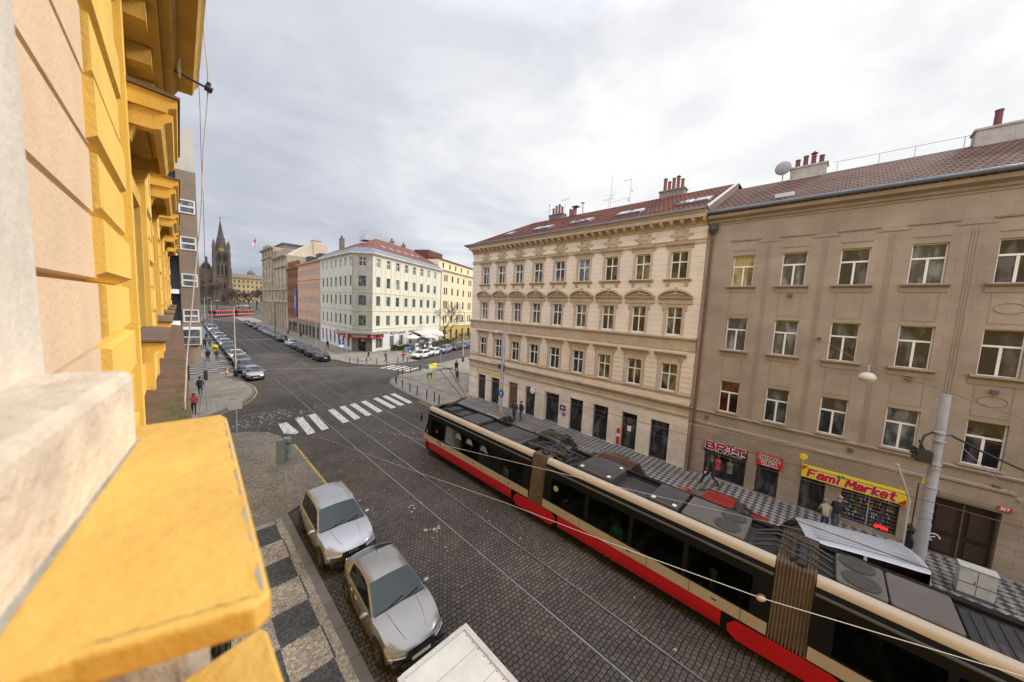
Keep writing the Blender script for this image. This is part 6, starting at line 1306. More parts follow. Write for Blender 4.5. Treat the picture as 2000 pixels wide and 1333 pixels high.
# ================================================================== articulated tram on the far track
tcream = M('tram_cream', (.42, .35, .265), .45, .07, 1.5, coat=.15); tred = M('tram_red', (.44, .008, .012), .35, .06, 1.5, coat=.3); tblk = M('tram_black', (.010, .0095, .010), .5, .12, 1, spec=.12); tglass = seeglass('tram_glass', (.6, .68, .64), .55, -1)
troof = M('tram_roof', (.03, .028, .028), .75, .2, 2); tbox = M('tram_roof_box', (.055, .052, .052), .6, .18, 1.6); tboxl = M('tram_roof_box_pale', (.105, .093, .085), .65, .12, 1.4); tfan = M('tram_fan', (.05, .047, .046), .5, .2, 8); tflr = M('tram_interior', (.06, .06, .058), .8, .2)
XL, XR = 11.07, 13.51; XC = (XL + XR) / 2; HWd = (XR - XL) / 2
TR = thing('tram', 'long articulated low-floor tram in red, cream and black with a crowded dark roof', 'tram', (XC, 0, 0))
SECT = [(18.0, 9.25), (8.4, .48), (-.36, -8.4), (-9.2, -17)]
ZR = 3.30
# outer skin profile on one side, as (distance in from the side, z)
SK = [(.03, .47, 'red'), (.0, .66, 'red'), (.0, .99, 'red'), (.0, 1.36, 'cream'), (.09, 2.50, 'glass'), (.10, 2.54, 'black'), (.18, 2.90, 'black')]
ROOFARC = [(.18, 2.90), (.19, 2.98), (.235, 3.06), (.31, 3.11), (.41, 3.12), (.46, 3.09), (.47, 3.00)]
def sidestrip(b, y0, y1, a, c, mi, sd, z_in=.0):
    xa, xc_ = sd * (HWd - a[0]), sd * (HWd - c[0]); b.face([(xa, y0, a[1]), (xa, y1, a[1]), (xc_, y1, c[1]), (xc_, y0, c[1])], mi)
for si, (y1, y0) in enumerate(SECT):
    b = MB()
    for sd in (-1, 1):
        # red skirt with the bogie cut-outs next to the joints
        ya, yc = y0, y1
        bog = [] 
        if si > 0: bog.append((y1 - 1.05, y1 + .1))
        if si < 3: bog.append((y0 - .1, y0 + 1.05))
        ra, rc_ = (y0 + 1.05 if si < 3 else y0), (y1 - .85 if si > 0 else y1 - .25)
        for p, q in ((0, 1), (1, 2)): sidestrip(b, ra, rc_, SK[p], SK[q], 0, sd)
        b.box(min(sd * (HWd - .03), sd * (HWd - .3)), max(sd * (HWd - .03), sd * (HWd - .3)), y0 + .05, y1 - .05, .36, 1.0, 1)
    b.build('red_skirt', [tred, tblk], TR)
    b = MB()
    for sd in (-1, 1): sidestrip(b, y0, y1, SK[2], SK[3], 0, sd)
    b.build('cream_band', tcream, TR)
    b = MB()
    for sd in (-1, 1):
        for yy in [y0 + k * 1.35 + .6 for k in range(int((y1 - y0) / 1.35))]: b.box(min(sd * HWd, sd * (HWd + .003)), max(sd * HWd, sd * (HWd + .003)), yy - .007, yy + .007, .60, 1.36)
        for yy in [y0 + k * 2.7 + 1.2 for k in range(int((y1 - y0) / 2.7))]: b.box(min(sd * HWd, sd * (HWd + .006)), max(sd * HWd, sd * (HWd + .006)), yy, yy + .14, 1.16, 1.21)
    b.build('panel_joint', M('tram_seam', (.05, .04, .035), .6, .1), TR)
    # black window band: glass panes between black posts
    n = max(2, int((y1 - y0 - .6) / 1.55)); wl = (y1 - y0 - .7) / n
    b = MB(); 
    for sd in (-1, 1):
        sidestrip(b, y0, y1, SK[5], SK[6], 0, sd); sidestrip(b, y0, y1, (.002, 1.36), (.007, 1.42), 0, sd); sidestrip(b, y0, y1, (.087, 2.44), (.10, 2.54), 0, sd)
        for k in range(n + 1):
            c = y0 + .35 + k * wl; a0 = y0 if k == 0 else c - .07; a1 = y1 if k == n else c + .07; sidestrip(b, a0, a1, (.006, 1.42), (.086, 2.44), 0, sd)
        b.box(min(sd * (HWd - .10), sd * (HWd - .088)), max(sd * (HWd - .10), sd * (HWd - .088)), y0, y1, 2.53, 2.55)
    b.box(-HWd + .1, HWd - .1, y0, y0 + .02, .6, 1.3); b.box(-HWd + .1, HWd - .1, y1 - .02, y1, .6, 1.3)
    b.build('window_post', tblk, TR)
    for sd in (-1, 1):
        for k in range(n):
            c0, c1 = y0 + .35 + k * wl + .07, y0 + .35 + (k + 1) * wl - .07; b = MB(); sidestrip(b, c0, c1, (.013, 1.42), (.092, 2.44), 0, sd); b.build('window', tglass, TR)
    b = MB(); b.box(-HWd + .06, HWd - .06, y0, y1, .36, .42); b.box(-HWd + .06, HWd - .06, y0, y1, 2.72, 2.76)
    for k in range(int((y1 - y0) / 1.5)):
        for sx in (-.75, .75):
            yy = y0 + .7 + 1.5 * k; b.extr([(yy, .42), (yy + .45, .42), (yy + .45, .85), (yy + .1, .88), (yy, 1.5), (yy - .08, 1.48)], sx - .4, sx + .4)
    b.build('interior', tflr, TR)
    b = MB()
    for sd in (-1, 1):
        P_ = [(sd * (HWd - d), z_) for d, z_ in ROOFARC]; b.extr(P_, y0, y1, 0 if sd < 0 else 1, 'y')
    b.build('roof_beam', [tcream, tblk], TR, auto=35)
    b = MB(); b.box(-HWd + .46, HWd - .46, y0, y1, 2.82, 2.90); b.build('roof', troof, TR)
# joints with pleated bellows and swivelling red bogie covers
for yc in (8.83, .06, -8.8):
    b = MB(); n = 11
    for k in range(n):
        ya = yc - .42 + .84 * k / n; yb = ya + .84 / n; ym = (ya + yb) / 2
        for sd in (-1, 1):
            b.face([(sd * (HWd - .07), ya, .95), (sd * (HWd + .0), ym, .95), (sd * (HWd - .22), ym, 3.12), (sd * (HWd - .29), ya, 3.12)]); b.face([(sd * (HWd + .0), ym, .95), (sd * (HWd - .07), yb, .95), (sd * (HWd - .29), yb, 3.12), (sd * (HWd - .22), ym, 3.12)])
        b.face([(-HWd + .26, ya, 3.04), (HWd - .26, ya, 3.04), (HWd - .26, ym, 3.11), (-HWd + .26, ym, 3.11)]); b.face([(-HWd + .26, ym, 3.11), (HWd - .26, ym, 3.11), (HWd - .26, yb, 3.04), (-HWd + .26, yb, 3.04)])
    b.build('bellows', M('bellows_rubber', (.165, .12, .08), .8, .22, 3), TR)
    for sd in (-1, 1):
        b = MB(); pr = [(yc - 1.18, .62), (yc - .95, .40), (yc + 1.05, .36), (yc + 1.28, .5), (yc + 1.3, .68), (yc + 1.12, .90), (yc - .9, .93), (yc - 1.1, .82)]
        x_ = sd * (HWd + .02); b.face([(x_, y, z_) for y, z_ in pr]); b.face([(x_ - sd * .12, y, z_) for y, z_ in pr])
        for i in range(8): a_, c_ = pr[i], pr[(i + 1) % 8]; b.face([(x_, *a_), (x_, *c_), (x_ - sd * .12, *c_), (x_ - sd * .12, *a_)])
        b.build('bogie_cover', tred, TR, bevel=.03)
    for sd in (-1, 1): b = MB(); b.box(min(sd * (HWd - .16), sd * (HWd - .05)), max(sd * (HWd - .16), sd * (HWd - .05)), yc - 1.3, yc + 1.4, .3, 1.02); b.build('bogie_recess', tblk, TR)
    for yw_ in (yc - .75, yc + .75): b = MB(); [b.lathe([(.28, sd * .72 - .06), (.31, sd * .72), (.28, sd * .72 + .06)], 16, (0, yw_, .31), 'x') for sd in (-1, 1)]; b.build('wheel', dkmetal, TR)
# nose, rounded and raked
b = MB(); ns = 9
def nosepoly(z_, y_, wfac): 
    return [(HWd * wfac * math.sin(t) if False else HWd * wfac * (-1 + 2 * k / ns), y_ - (abs(-1 + 2 * k / ns) ** 2.6) * .55, z_) for k, t in ((k, 0) for k in range(ns + 1))]
NL = [(.32, 18.62, .98, 0), (.62, 18.78, 1.0, 0), (.99, 18.85, 1.0, 1), (1.38, 18.82, 1.0, 2), (2.0, 18.62, .955, 2), (2.6, 18.36, .91, 2), (2.88, 18.2, .865, 3), (3.02, 18.05, .82, 3), (3.11, 17.8, .72, 3)]
prev = None; parts = {0: MB(), 1: MB(), 2: MB(), 3: MB()}
for z_, y_, wf, g_ in NL:
    cur = nosepoly(z_, y_, wf)
    if prev:
        pp, pg = prev; B_ = parts[pg]
        for k in range(ns): B_.face([pp[k], pp[k + 1], cur[k + 1], cur[k]])
        # cheeks back to the body side
        for e in (0, ns): B_.face([pp[e], cur[e], (cur[e][0] * 1.001, 18.0, cur[e][2]), (pp[e][0] * 1.001, 18.0, pp[e][2])])
    prev = (cur, g_)
parts[3].face(prev[0] + [(HWd * .72, 18.0, 3.11), (-HWd * .72, 18.0, 3.11)])
parts[0].build('nose_skirt', tred, TR, auto=40); parts[1].build('nose_band', tcream, TR, auto=40); parts[2].build('windscreen', tblk, TR, auto=40); parts[3].build('nose_cap', troof, TR, auto=40)
b = MB(); b.face([(-HWd - .004, 17.9, 1.4), (-HWd - .004, 18.0, 1.4), (-HWd + .16, 18.0, 2.9), (-HWd + .16, 17.9, 2.9)]); b.build('yellow_pillar', M('tram_amber', (.5, .27, .03), .5, .1), TR)
b = MB(); b.box(-.9, .9, 18.32, 18.40, 2.5, 2.78); b.build('destination_box', tblk, TR)
b = MB()
for sd in (-1, 1): b.box(sd * .85 - .12, sd * .85 + .12, 18.55, 18.72, 1.05, 1.2)
b.build('headlight', lampc, TR)
for sd in (-1, 1): b = MB(); b.tube([(sd * HWd, 18.1, 2.75), (sd * (HWd + .2), 18.3, 2.7), (sd * (HWd + .2), 18.3, 2.5)], .02, 5); b.box(sd * (HWd + .2) - .05, sd * (HWd + .2) + .05, 18.27, 18.33, 2.2, 2.55); b.build('mirror', tblk, TR)
b = MB(); b.box(-HWd - .012, -HWd - .002, 16.75, 16.87, 1.75, 2.0); b.build('door_notice', red, TR)
b = MB(); b.box(-HWd - .012, -HWd - .002, 16.3, 16.75, 1.12, 1.27); b.build('fleet_number', MATS['sign_black'], TR)
textmesh('9204', .13, M('fleet_gold', (.5, .38, .15), .5, .05), 'lettering', TR, Matrix.Translation((-HWd - .014, 16.52, 1.195)) @ Matrix.Rotation(R(-90), 4, 'Z') @ Matrix.Rotation(R(90), 4, 'X'), .001)
for y_ in (14.6, 13.6, 12.4): b = MB(); b.face([(-HWd - .003, y_ - .3, 2.1), (-HWd - .003, y_ + .3, 2.1), (-HWd - .003, y_ + .2, 2.36), (-HWd - .003, y_ - .1, 2.4)]); b.build('quarter_light_reflection', M('window_reflection_pane', (.25, .27, .28), .1, .2), TR)  # pale quads over the tram glass, reflections painted in as colour
for y_, r_ in ((7.72, .12), ):
    b = MB(); b.lathe([(r_ * .62, -.008), (r_, -.008), (r_, .004), (r_ * .62, .004)], 20, (-HWd, y_, 2.1), 'x'); b.build('round_sticker', tcream, TR)
# roof machinery
def rbox(x0, x1, y0, y1, z1_, mat, nm='roof_box', fans=(), slats=0):
    b = MB(); b.prism([(x0 + .06, y0), (x1 - .06, y0), (x1, y0 + .05), (x1, y1 - .05), (x1 - .06, y1), (x0 + .06, y1), (x0, y1 - .05), (x0, y0 + .05)], 2.86, z1_); o = b.build(nm, mat, TR, bevel=.025)
    for fx, fy, fr_ in fans:
        b = MB(); b.lathe([(fr_, z1_ + .002), (fr_ + .05, z1_ + .002), (fr_ + .05, z1_ + .03), (fr_, z1_ + .03)], 20, (fx, fy, 0)); 
        for k in range(6): b.box(fx - fr_, fx + fr_, fy - fr_ + k * fr_ / 3 + .1 * fr_, fy - fr_ + k * fr_ / 3 + .16 * fr_, z1_ + .012, z1_ + .018)
        b.lathe([(fr_, z1_ - .01), (fr_, z1_ + .008)], 20, (fx, fy, 0), mi=0); b.build('fan', tfan, o)
    if slats:
        b = MB()
        for k in range(slats): b.box(x0 + .12, x0 + .12 + (x1 - x0 - .24) * .35, y0 + .15 + (y1 - y0 - .3) * k / slats, y0 + .15 + (y1 - y0 - .3) * (k + .75) / slats, z1_ + .002, z1_ + .012)
        b.build('vent_grille', tfan, o)
rbox(-.66, .62, 13.7, 15.1, 3.12, tbox); rbox(-.5, .6, 12.4, 13.5, 3.0, troof, slats=4); rbox(-.82, .64, 10.25, 12.15, 3.16, tbox, fans=((-.42, 10.8, .27), (.26, 10.7, .27)))
rbox(-.72, .68, 5.5, 7.1, 3.22, tbox, slats=6); rbox(-.66, .62, 4.2, 5.3, 2.98, troof, slats=5); rbox(-.74, .68, 3.1, 4.1, 3.20, tbox, slats=6); rbox(-.74, .70, 1.25, 3.0, 3.16, tboxl, fans=((-.36, 1.75, .3), (.34, 1.7, .3)))
rbox(-.74, .68, -1.6, -.7, 3.15, tboxl, fans=((-.38, -1.15, .3), (.36, -1.1, .3))); rbox(-.74, .68, -2.7, -1.63, 3.15, tboxl); rbox(-.76, .70, -5.8, -2.8, 2.98, troof, slats=8); rbox(-.8, .72, -7.9, -6, 3.16, tbox)
b = MB()
for y0, y1 in ((17.2, 9.4), (8.2, .5), (-.4, -8.3)):
    for x_ in (-.80, .74): b.tube([(x_, y0, 2.93), (x_, y1, 2.93)], .03, 6)
    b.box(.68, .72, y1, y0, 2.86, 3.0)
for y_ in (8.83, .06):
    for x_ in (-.5, -.2, .2, .45): b.tube([(x_, y_ + 1.0, 2.98), (x_ + .1, y_ + .5, 3.2), (x_ - .05, y_ - .3, 3.2), (x_, y_ - .9, 2.98)], .04, 6)
    b.tube([(-.7, y_ + .1, 3.16), (.7, y_ + .1, 3.16)], .06, 6); b.box(-.78, .78, y_ - .18, y_ - .02, 3.12, 3.19)
for y_ in (9.9, 9.6, 8.1, 7.8, 7.4): b.tube([(-.5, y_, 3.0), (.5, y_ - .1, 3.05)], .05, 6)
b.tube([(-.35, 10.1, 3.06), (-.2, 8.0, 3.14)], .12, 8); b.tube([(-.1, 7.9, 3.0), (.3, 7.3, 3.12), (.5, 8.2, 3.08)], .07, 8)
for k in range(14): b.box(-.70, .62, -5.6 + k * .2, -5.57 + k * .2, 2.98, 3.01)
b.build('roof_piping', M('tram_pipe', (.045, .042, .04), .5, .25, 5, metal=.3), TR)
for y_, x_ in ((6.9, -.58), (5.7, -.58), (3.95, -.6), (3.25, -.6), (5.7, .5)):
    b = MB(); b.box(x_ - .07, x_ + .07, y_ - .06, y_ + .06, 3.215 if y_ > 5 else 3.195, 3.24 if y_ > 5 else 3.22); b.build('white_marker', white, TR)
b = MB(); b.box(-.8, .7, 15.2, 17.5, 2.86, 2.92)
for k in range(7): b.tube([(-.6 + (k % 3) * .1, 15.3 + k * .33, 2.98), (.5 - (k % 2) * .2, 15.35 + k * .33, 3.02)], .05, 6)
b.box(-.5, .45, 15.4, 16.0, 2.92, 3.08); b.box(-.3, .6, 16.6, 17.2, 2.92, 3.05); b.build('pantograph_base', M('tram_pantobase', (.035, .034, .035), .6, .2, 4), TR)
b = MB()
for sx in (-.16, .16): b.tube([(sx, 17.6, 3.0), (sx * .9, 15.75, 4.05)], .035, 6); b.tube([(sx * .9, 15.75, 4.05), (sx * 2.2, 17.9, 5.40)], .025, 6)
b.tube([(-.2, 15.75, 4.05), (.2, 15.75, 4.05)], .04, 6)
for dy in (-.18, .18): b.tube([(-.86, 18.0 + dy, 5.25), (-.7, 18.0 + dy, 5.42), (-.4, 18.0 + dy, 5.48), (.4, 18.0 + dy, 5.48), (.7, 18.0 + dy, 5.42), (.86, 18.0 + dy, 5.25)], .022, 6)
b.tube([(-.36, 17.8, 5.42), (-.36, 18.2, 5.42)], .02, 5); b.tube([(.36, 17.8, 5.42), (.36, 18.2, 5.42)], .02, 5); b.build('pantograph', M('tram_pantograph', (.09, .07, .055), .5, .2), TR)

# red and cream tram of an older type crossing at the far junction
def oldtram(label, x, y, ang):
    t = thing('tram', label, 'tram', (x, y, .2), R(ang), 'red trams at the far junction'); Lh = 7.0
    b = MB(); b.extr([(-1.25, .35), (1.25, .35), (1.25, 1.35), (-1.25, 1.35)], -Lh, Lh); b.build('red_body', tred, t, bevel=.15)
    b = MB(); b.extr([(-1.24, 1.35), (1.24, 1.35), (1.2, 2.55), (-1.2, 2.55)], -Lh + .05, Lh - .05); b.build('window_band', tblk, t)
    b = MB()
    for k in range(9): b.box(-6.5 + k * 1.6, -6.3 + k * 1.6, -1.245, 1.245, 1.35, 2.56)
    b.box(-Lh, Lh, -1.26, 1.26, 1.05, 1.3); b.build('cream_trim', tcream, t)
    b = MB(); b.extr([(-1.22, 2.55), (1.22, 2.55), (1.1, 2.85), (.6, 3.0), (-.6, 3.0), (-1.1, 2.85)], -Lh + .1, Lh - .1); b.build('roof', tred, t)
    b = MB(); b.box(-1.5, 1.5, -.6, .6, 3.0, 3.25); b.tube([(0, 0, 3.2), (.9, 0, 3.9), (0, 0, 4.9)], .05, 5); b.tube([(0, -.8, 4.9), (0, .8, 4.9)], .05, 5); b.build('pantograph', dkmetal, t)
    for xx in (-4.5, -3, 3, 4.5):
        b = MB(); [b.lathe([(.33, sd - .08), (.36, sd), (.33, sd + .08)], 12, (xx, 0, .3), 'y') for sd in (-.9, .9)]; b.build('wheel', dkmetal, t)
    return t
oldtram('older red and cream tram, leading car with its front towards us at the far junction', 15.0, 196, 238)
oldtram('older red and cream tram, rear car trailing behind at the far junction', 23.8, 209.5, 236)
# ================================================================== poles, wires, signs, bollards
conc = M('grey_painted_pole', (.36, .37, .42), .6, .12, 2, streak=.12); dkgreen = M('dark_green_paint', (.03, .05, .045), .5, .1)
def polemesh(b, h, r0, r1, n=12): b.tube([(0, 0, 0), (0, 0, h * .5), (0, 0, h)], [r0, lerp(r0, r1, .5), r1], n)
# big near tram pole with clamps and cables
P1_ = thing('tram_pole', 'thick grey tram pole with black cable loops and steel bands by the grocery', 'pole', (18.62, -3.05, .12))
b = MB(); b.tube([(-.10, 0, 0), (-.06, 0, 2.6)], .16, 14); b.tube([(-.06, 0, 2.6), (0, 0, 4.6)], .145, 14); b.tube([(0, 0, 4.6), (.07, 0, 7.25)], .125, 14); b.build('shaft', conc, P1_, smooth=False, auto=30)
b = MB()
for z_ in (2.55, 2.8, 3.05, 3.9, 4.6, 4.75, 5.6, 5.9): b.lathe([(.165, z_), (.165, z_ + .035)], 14, (-.04, 0, 0))
b.build('steel_band', galv, P1_)
b = MB(); b.tube([(-.30, .35, 4.9), (-.30, .42, 5.35), (-.20, .36, 5.72), (0.0, .12, 5.9), (.22, -.30, 5.82), (.5, -1.0, 5.42), (.8, -1.9, 5.0), (1.3, -3.4, 4.5), (2.2, -6, 4.0)], .035, 6); b.tube([(-.22, .3, 4.0), (-.2, .3, .6)], .02, 6); b.build('cable_loop', black, P1_)
b = MB(); b.box(-.55, -.2, .15, .5, 4.85, 5.25); b.tube([(-.35, .3, 5.2), (-.5, .5, 5.6)], .03, 5)
for k in range(3): b.lathe([(.07, -.08), (.09, 0), (.07, .08)], 8, (-.5 + .2 * k, .55, 5.0 + .1 * k), 'x')
b.build('insulator_box', M('cast_iron', (.03, .028, .028), .6, .15), P1_)
b = MB(); b.box(-.02, .08, .12, .2, 3.95, 4.15); b.build('yellow_tag', yel, P1_)
b = MB(); b.tube([(-.6, .9, 4.6), (-.28, .45, 3.3), (-.26, .42, .3)], .04, 6); b.build('stay_pipe', M('pale_pipe', (.42, .39, .34), .6, .1), P1_)
P2_ = thing('tram_pole', 'slim grey tram pole with a lamp head before the cream house', 'pole', (18.6, 18.95, .12))
b = MB(); polemesh(b, 7.7, .14, .11); b.build('shaft', conc, P2_, auto=30); b = MB(); b.box(-.06, .06, -.15, .12, 4.4, 5.0); b.lathe([(.1, 4.6), (.14, 4.8), (.1, 5.0)], 8, (-.15, .25, 0)); b.build('feeder_box', dkmetal, P2_)
b = MB(); b.tube([(0, 0, 7.6), (0, .7, 7.75)], .03, 6); b.lathe([(.05, 7.72), (.28, 7.66), (.32, 7.55), (.24, 7.46)], 14, (0, .9, 0)); b.build('lamp_head', M('lamp_grey', (.42, .42, .40), .4, .1), P2_)
t = thing('round_sign', 'round blue arrow sign with a yellow disc above it on the slim tram pole', 'sign', (18.40, 18.8, 2.75)); b = MB(); b.lathe([(.3, -.02), (.3, .02)], 20, (0, 0, 0), 'x'); b.build('disc', M('traffic_blue', (.02, .10, .36), .4, .06), t)
b = MB(); b.face([(-.025, .05, -.16), (-.025, -.05, -.16), (-.025, -.05, .03), (-.025, -.12, .0), (-.025, 0, .18), (-.025, .12, .0), (-.025, .05, .03)]); b.build('arrow', whs, t); b = MB(); b.lathe([(.16, -.015), (.16, .015)], 16, (0, -.1, .52), 'x'); b.build('yellow_disc', M('traffic_orange', (.6, .36, .05), .5, .05), t)
def lamp_post(x, y, h, label, arm=(0, 0), base=True, mat=None, z=.12, group=None):
    t = thing('street_lamp', label, 'lamp post', (x, y, z), 0, group); b = MB(); polemesh(b, h, .10, .06, 10); b.build('shaft', mat or M('cream_pole', (.50, .44, .36), .6, .12, 2), t, auto=30)
    if base: b = MB(); b.lathe([(.22, 0), (.2, .8), (.15, .95)], 12); b.build('base', dkgreen, t)
    ax, ay = arm; b = MB(); b.tube([(0, 0, h - .05), (ax * .3, ay * .3, h + .25), (ax, ay, h + .3)], .04, 6); L_ = math.hypot(ax, ay) or 1; ux, uy = ax / L_, ay / L_
    b.tube([(ax, ay, h + .3), (ax + ux * .55, ay + uy * .55, h + .26)], [.06, .11], 8); b.build('lamp_head', M('lamp_grey', (.42, .42, .40), .4, .1), t); return t
lamp_post(4.8, 50.0, 8.1, 'cream street lamp with a dark green base beside the nearest silver car', (.9, .3))
lamp_post(35.0, 45.7, 8.6, 'tall thin street lamp in the side street beside the cream house', (-1.6, .2), True)
lamp_post(19.2, 72, 8.2, 'pale street lamp on the right pavement before the pale corner house', (-.9, 0), False)
lamp_post(18.9, 108, 8.2, 'dark street lamp on the right pavement before the brick house', (-.9, 0), False, dkmetal)
lamp_post(6.5, 112, 7.9, 'thin grey lamp post farther up the left kerb', (.9, 0), False, galv)
lamp_post(8.2, 176, 8.0, 'arched lamp post at the far end of the left kerb by the square', (1.6, 0), False, galv)
def signpost(x, y, h, label, z=.12, r=.035, name='sign_post', cat='sign', group=None): 
    t = thing(name, label, cat, (x, y, z), 0, group); b = MB(); polemesh(b, h, r, r, 8); b.build('post', galv, t, auto=30); return t
t = signpost(2.62, 27.5, 2.8, 'signpost with a pale rectangular board seen from behind at the left corner kerb'); b = MB(); b.box(-.42, .30, -.06, -.035, 2.05, 2.68); b.build('board', M('sign_back', (.48, .49, .50), .5, .1, metal=.3), t); b = MB(); b.box(-.40, .28, -.035, -.02, 2.2, 2.24); b.box(-.4, .28, -.035, -.02, 2.5, 2.54); b.build('bracket', galv, t)
t = signpost(1.57, 35.85, 3.4, 'thin dark signal post on the far left pavement corner', r=.045); b = MB(); b.box(-.12, .12, -.1, .1, 2.6, 3.4); b.build('signal_box', dkmetal, t)
t = signpost(3.3, 17.2, 3.2, 'grey signpost carrying two narrow green signal boxes at the kerb bulge', r=.045); b = MB(); b.box(-.33, -.06, -.14, .10, 2.0, 3.15); b.build('signal_box', M('grey_green_box', (.13, .16, .14), .55, .12), t); b = MB(); b.box(.03, .22, -.12, .1, 2.05, 3.15); b.build('signal_box', M('grey_green_box2', (.17, .20, .20), .5, .12), t)
b = MB()
for z_ in (2.25, 2.6, 2.95): b.lathe([(.07, -.16), (.085, -.14), (.085, -.10)], 12, (.125, 0, z_), 'y')
b.build('lens', glassm, t)
t = signpost(17.55, 28.3, 3.0, 'fluorescent yellow-green pedestrian crossing sign by the bollards'); b = MB(); b.box(-.42, .42, -.06, -.035, 2.12, 2.9); b.build('board', M('fluo_yellow', (.50, .66, .02), .5, .04), t); b = MB(); b.box(-.27, .27, -.065, -.061, 2.24, 2.78); b.build('blue_field', M('traffic_blue', (.02, .10, .36), .4, .06), t)
b = MB(); b.face([(-.2, -.068, 2.28), (.2, -.068, 2.28), (0, -.068, 2.70)]); b.build('white_triangle', whs, t); b = MB(); b.lathe([(.035, -.072), (.035, -.069)], 8, (0, 0, 2.6), 'y'); b.face([(-.03, -.071, 2.4), (.03, -.071, 2.4), (.02, -.071, 2.56), (-.02, -.071, 2.56)]); b.face([(-.08, -.071, 2.3), (-.04, -.071, 2.3), (.01, -.071, 2.42), (-.03, -.071, 2.42)]); b.face([(.03, -.071, 2.3), (.07, -.071, 2.3), (.03, -.071, 2.42), (0, -.071, 2.42)]); b.build('pedestrian', MATS['sign_black'], t)
t = signpost(20.5, 62.0, 2.65, 'blue square parking sign before the pale corner house'); b = MB(); b.box(-.33, .33, -.06, -.035, 1.85, 2.6); b.build('board', M('traffic_blue', (.02, .10, .36), .4, .06), t); b = MB(); b.box(-.33, .33, -.06, -.035, 1.4, 1.8); b.build('plate', whs, t); textmesh('P', .55, whs, 'lettering', t, Matrix.Translation((0, -.065, 2.22)) @ Matrix.Rotation(R(90), 4, 'X'), .002, 0, .01)
signpost(19.15, 55.6, 4.8, 'tall plain grey post on the right far corner', r=.05, name='post', cat='post')
t = signpost(28.25, 52.0, 2.0, 'blue sign with a lower green plate beside the white estate car'); b = MB(); b.box(-.35, .35, -.06, -.035, 1.15, 1.95); b.build('board', MATS['traffic_blue'], t); b = MB(); b.face([(-.2, -.064, 1.3), (.2, -.064, 1.3), (0, -.064, 1.75)]); b.build('white_mark', whs, t)
b = MB(); b.box(-.3, .3, -.06, -.035, .75, 1.05); b.build('plate', M('pale_green', (.35, .48, .2), .5, .05), t)
t = signpost(26.2, 49.9, 2.3, 'round red no-entry sign at the side street corner'); b = MB(); b.lathe([(.33, -.06), (.33, -.035)], 20, (0, 0, 1.5), 'y'); b.build('disc', red, t); b = MB(); b.box(-.22, .22, -.068, -.061, 1.45, 1.56); b.build('white_bar', whs, t)
t = signpost(31.0, 46.6, 2.4, 'blue warning sign with a pedestrian triangle near the yellow barrier'); b = MB(); b.box(-.32, .32, -.06, -.035, 1.6, 2.25); b.build('board', MATS['traffic_blue'], t)
# bollards with chain rails
bol = MB(); bol.lathe([(.055, 0), (.055, .78), (.07, .80), (.07, .84), (.05, .88), (.045, .95), (.01, .97)], 10); bolm = bol.mesh('bollard', M('bollard_iron', (.035, .034, .036), .5, .15, 4), True)
BS = [(18.86, 53.45), (19.66, 52.3), (20.52, 51.0), (21.74, 50.2), (23.04, 49.6), (24.87, 49.55), (26.66, 49.7), (28.23, 50.4), (29.43, 50.8), (18.56, 37.85), (17.95, 36.35), (19.99, 40.0), (17.63, 34.24), (21.01, 40.8), (17.56, 32.4), (22.48, 41.3), (17.5, 30.73), (24.38, 42.0), (17.49, 28.83), (17.62, 27.6), (17.5, 26.6)]
for k, (x, y) in enumerate(BS):
    o = mobj('bollard', bolm, None, (x + (.15 if k > 8 else 0), y, .12)); far = k < 9
    tag(o, 'slim black iron bollard along the far corner kerb before the pale corner house' if far else 'slim black iron bollard along the near right corner kerb by the crossing sign', 'bollard', 'bollards on the far right corner' if far else 'bollards on the near right corner')
nb = [BS[i] for i in (14, 12, 10, 9, 11, 13, 15, 17)]
for k, ((x0_, y0_), (x1_, y1_)) in enumerate(zip(nb, nb[1:])):
    b = MB(); b.tube([(x0_ + .15, y0_, .98), (lerp(x0_, x1_, .5) + .15, lerp(y0_, y1_, .5), .80), (x1_ + .15, y1_, .98)], .018, 5); o = b.build('chain', dkmetal); tag(o, 'sagging black chain strung between bollards of the near right corner', 'chain', 'chains on the near right corner')
# hoarding, yellow skip and barrier near the side street
t = thing('barrier', 'low yellow plastic road barrier with blue end lying by the side street kerb', 'barrier', (27.6, 43.7, .12), R(20)); b = MB(); b.extr([(-.25, 0), (.25, 0), (.1, .55), (-.1, .55)], -.95, .95); b.build('body', yel, t); b = MB(); b.extr([(-.2, 0), (.2, 0), (.1, .4), (-.1, .4)], -1.5, -1.0); b.build('end_block', MATS['traffic_blue'], t)
t = thing('handrail', 'curved stair handrail of dark tube on the near right corner', 'railing', (27.2, 40.6, .12)); b = MB(); b.tube([(-1.8, .8, .9), (0, 0, .75), (.9, -.6, .3), (.6, -1.4, .6), (1.8, -1.6, .95)], .03, 6); b.tube([(-1.8, .8, 0), (-1.8, .8, .9)], .03, 6); b.tube([(1.8, -1.6, 0), (1.8, -1.6, .95)], .03, 6); b.build('tube', dkmetal, t)
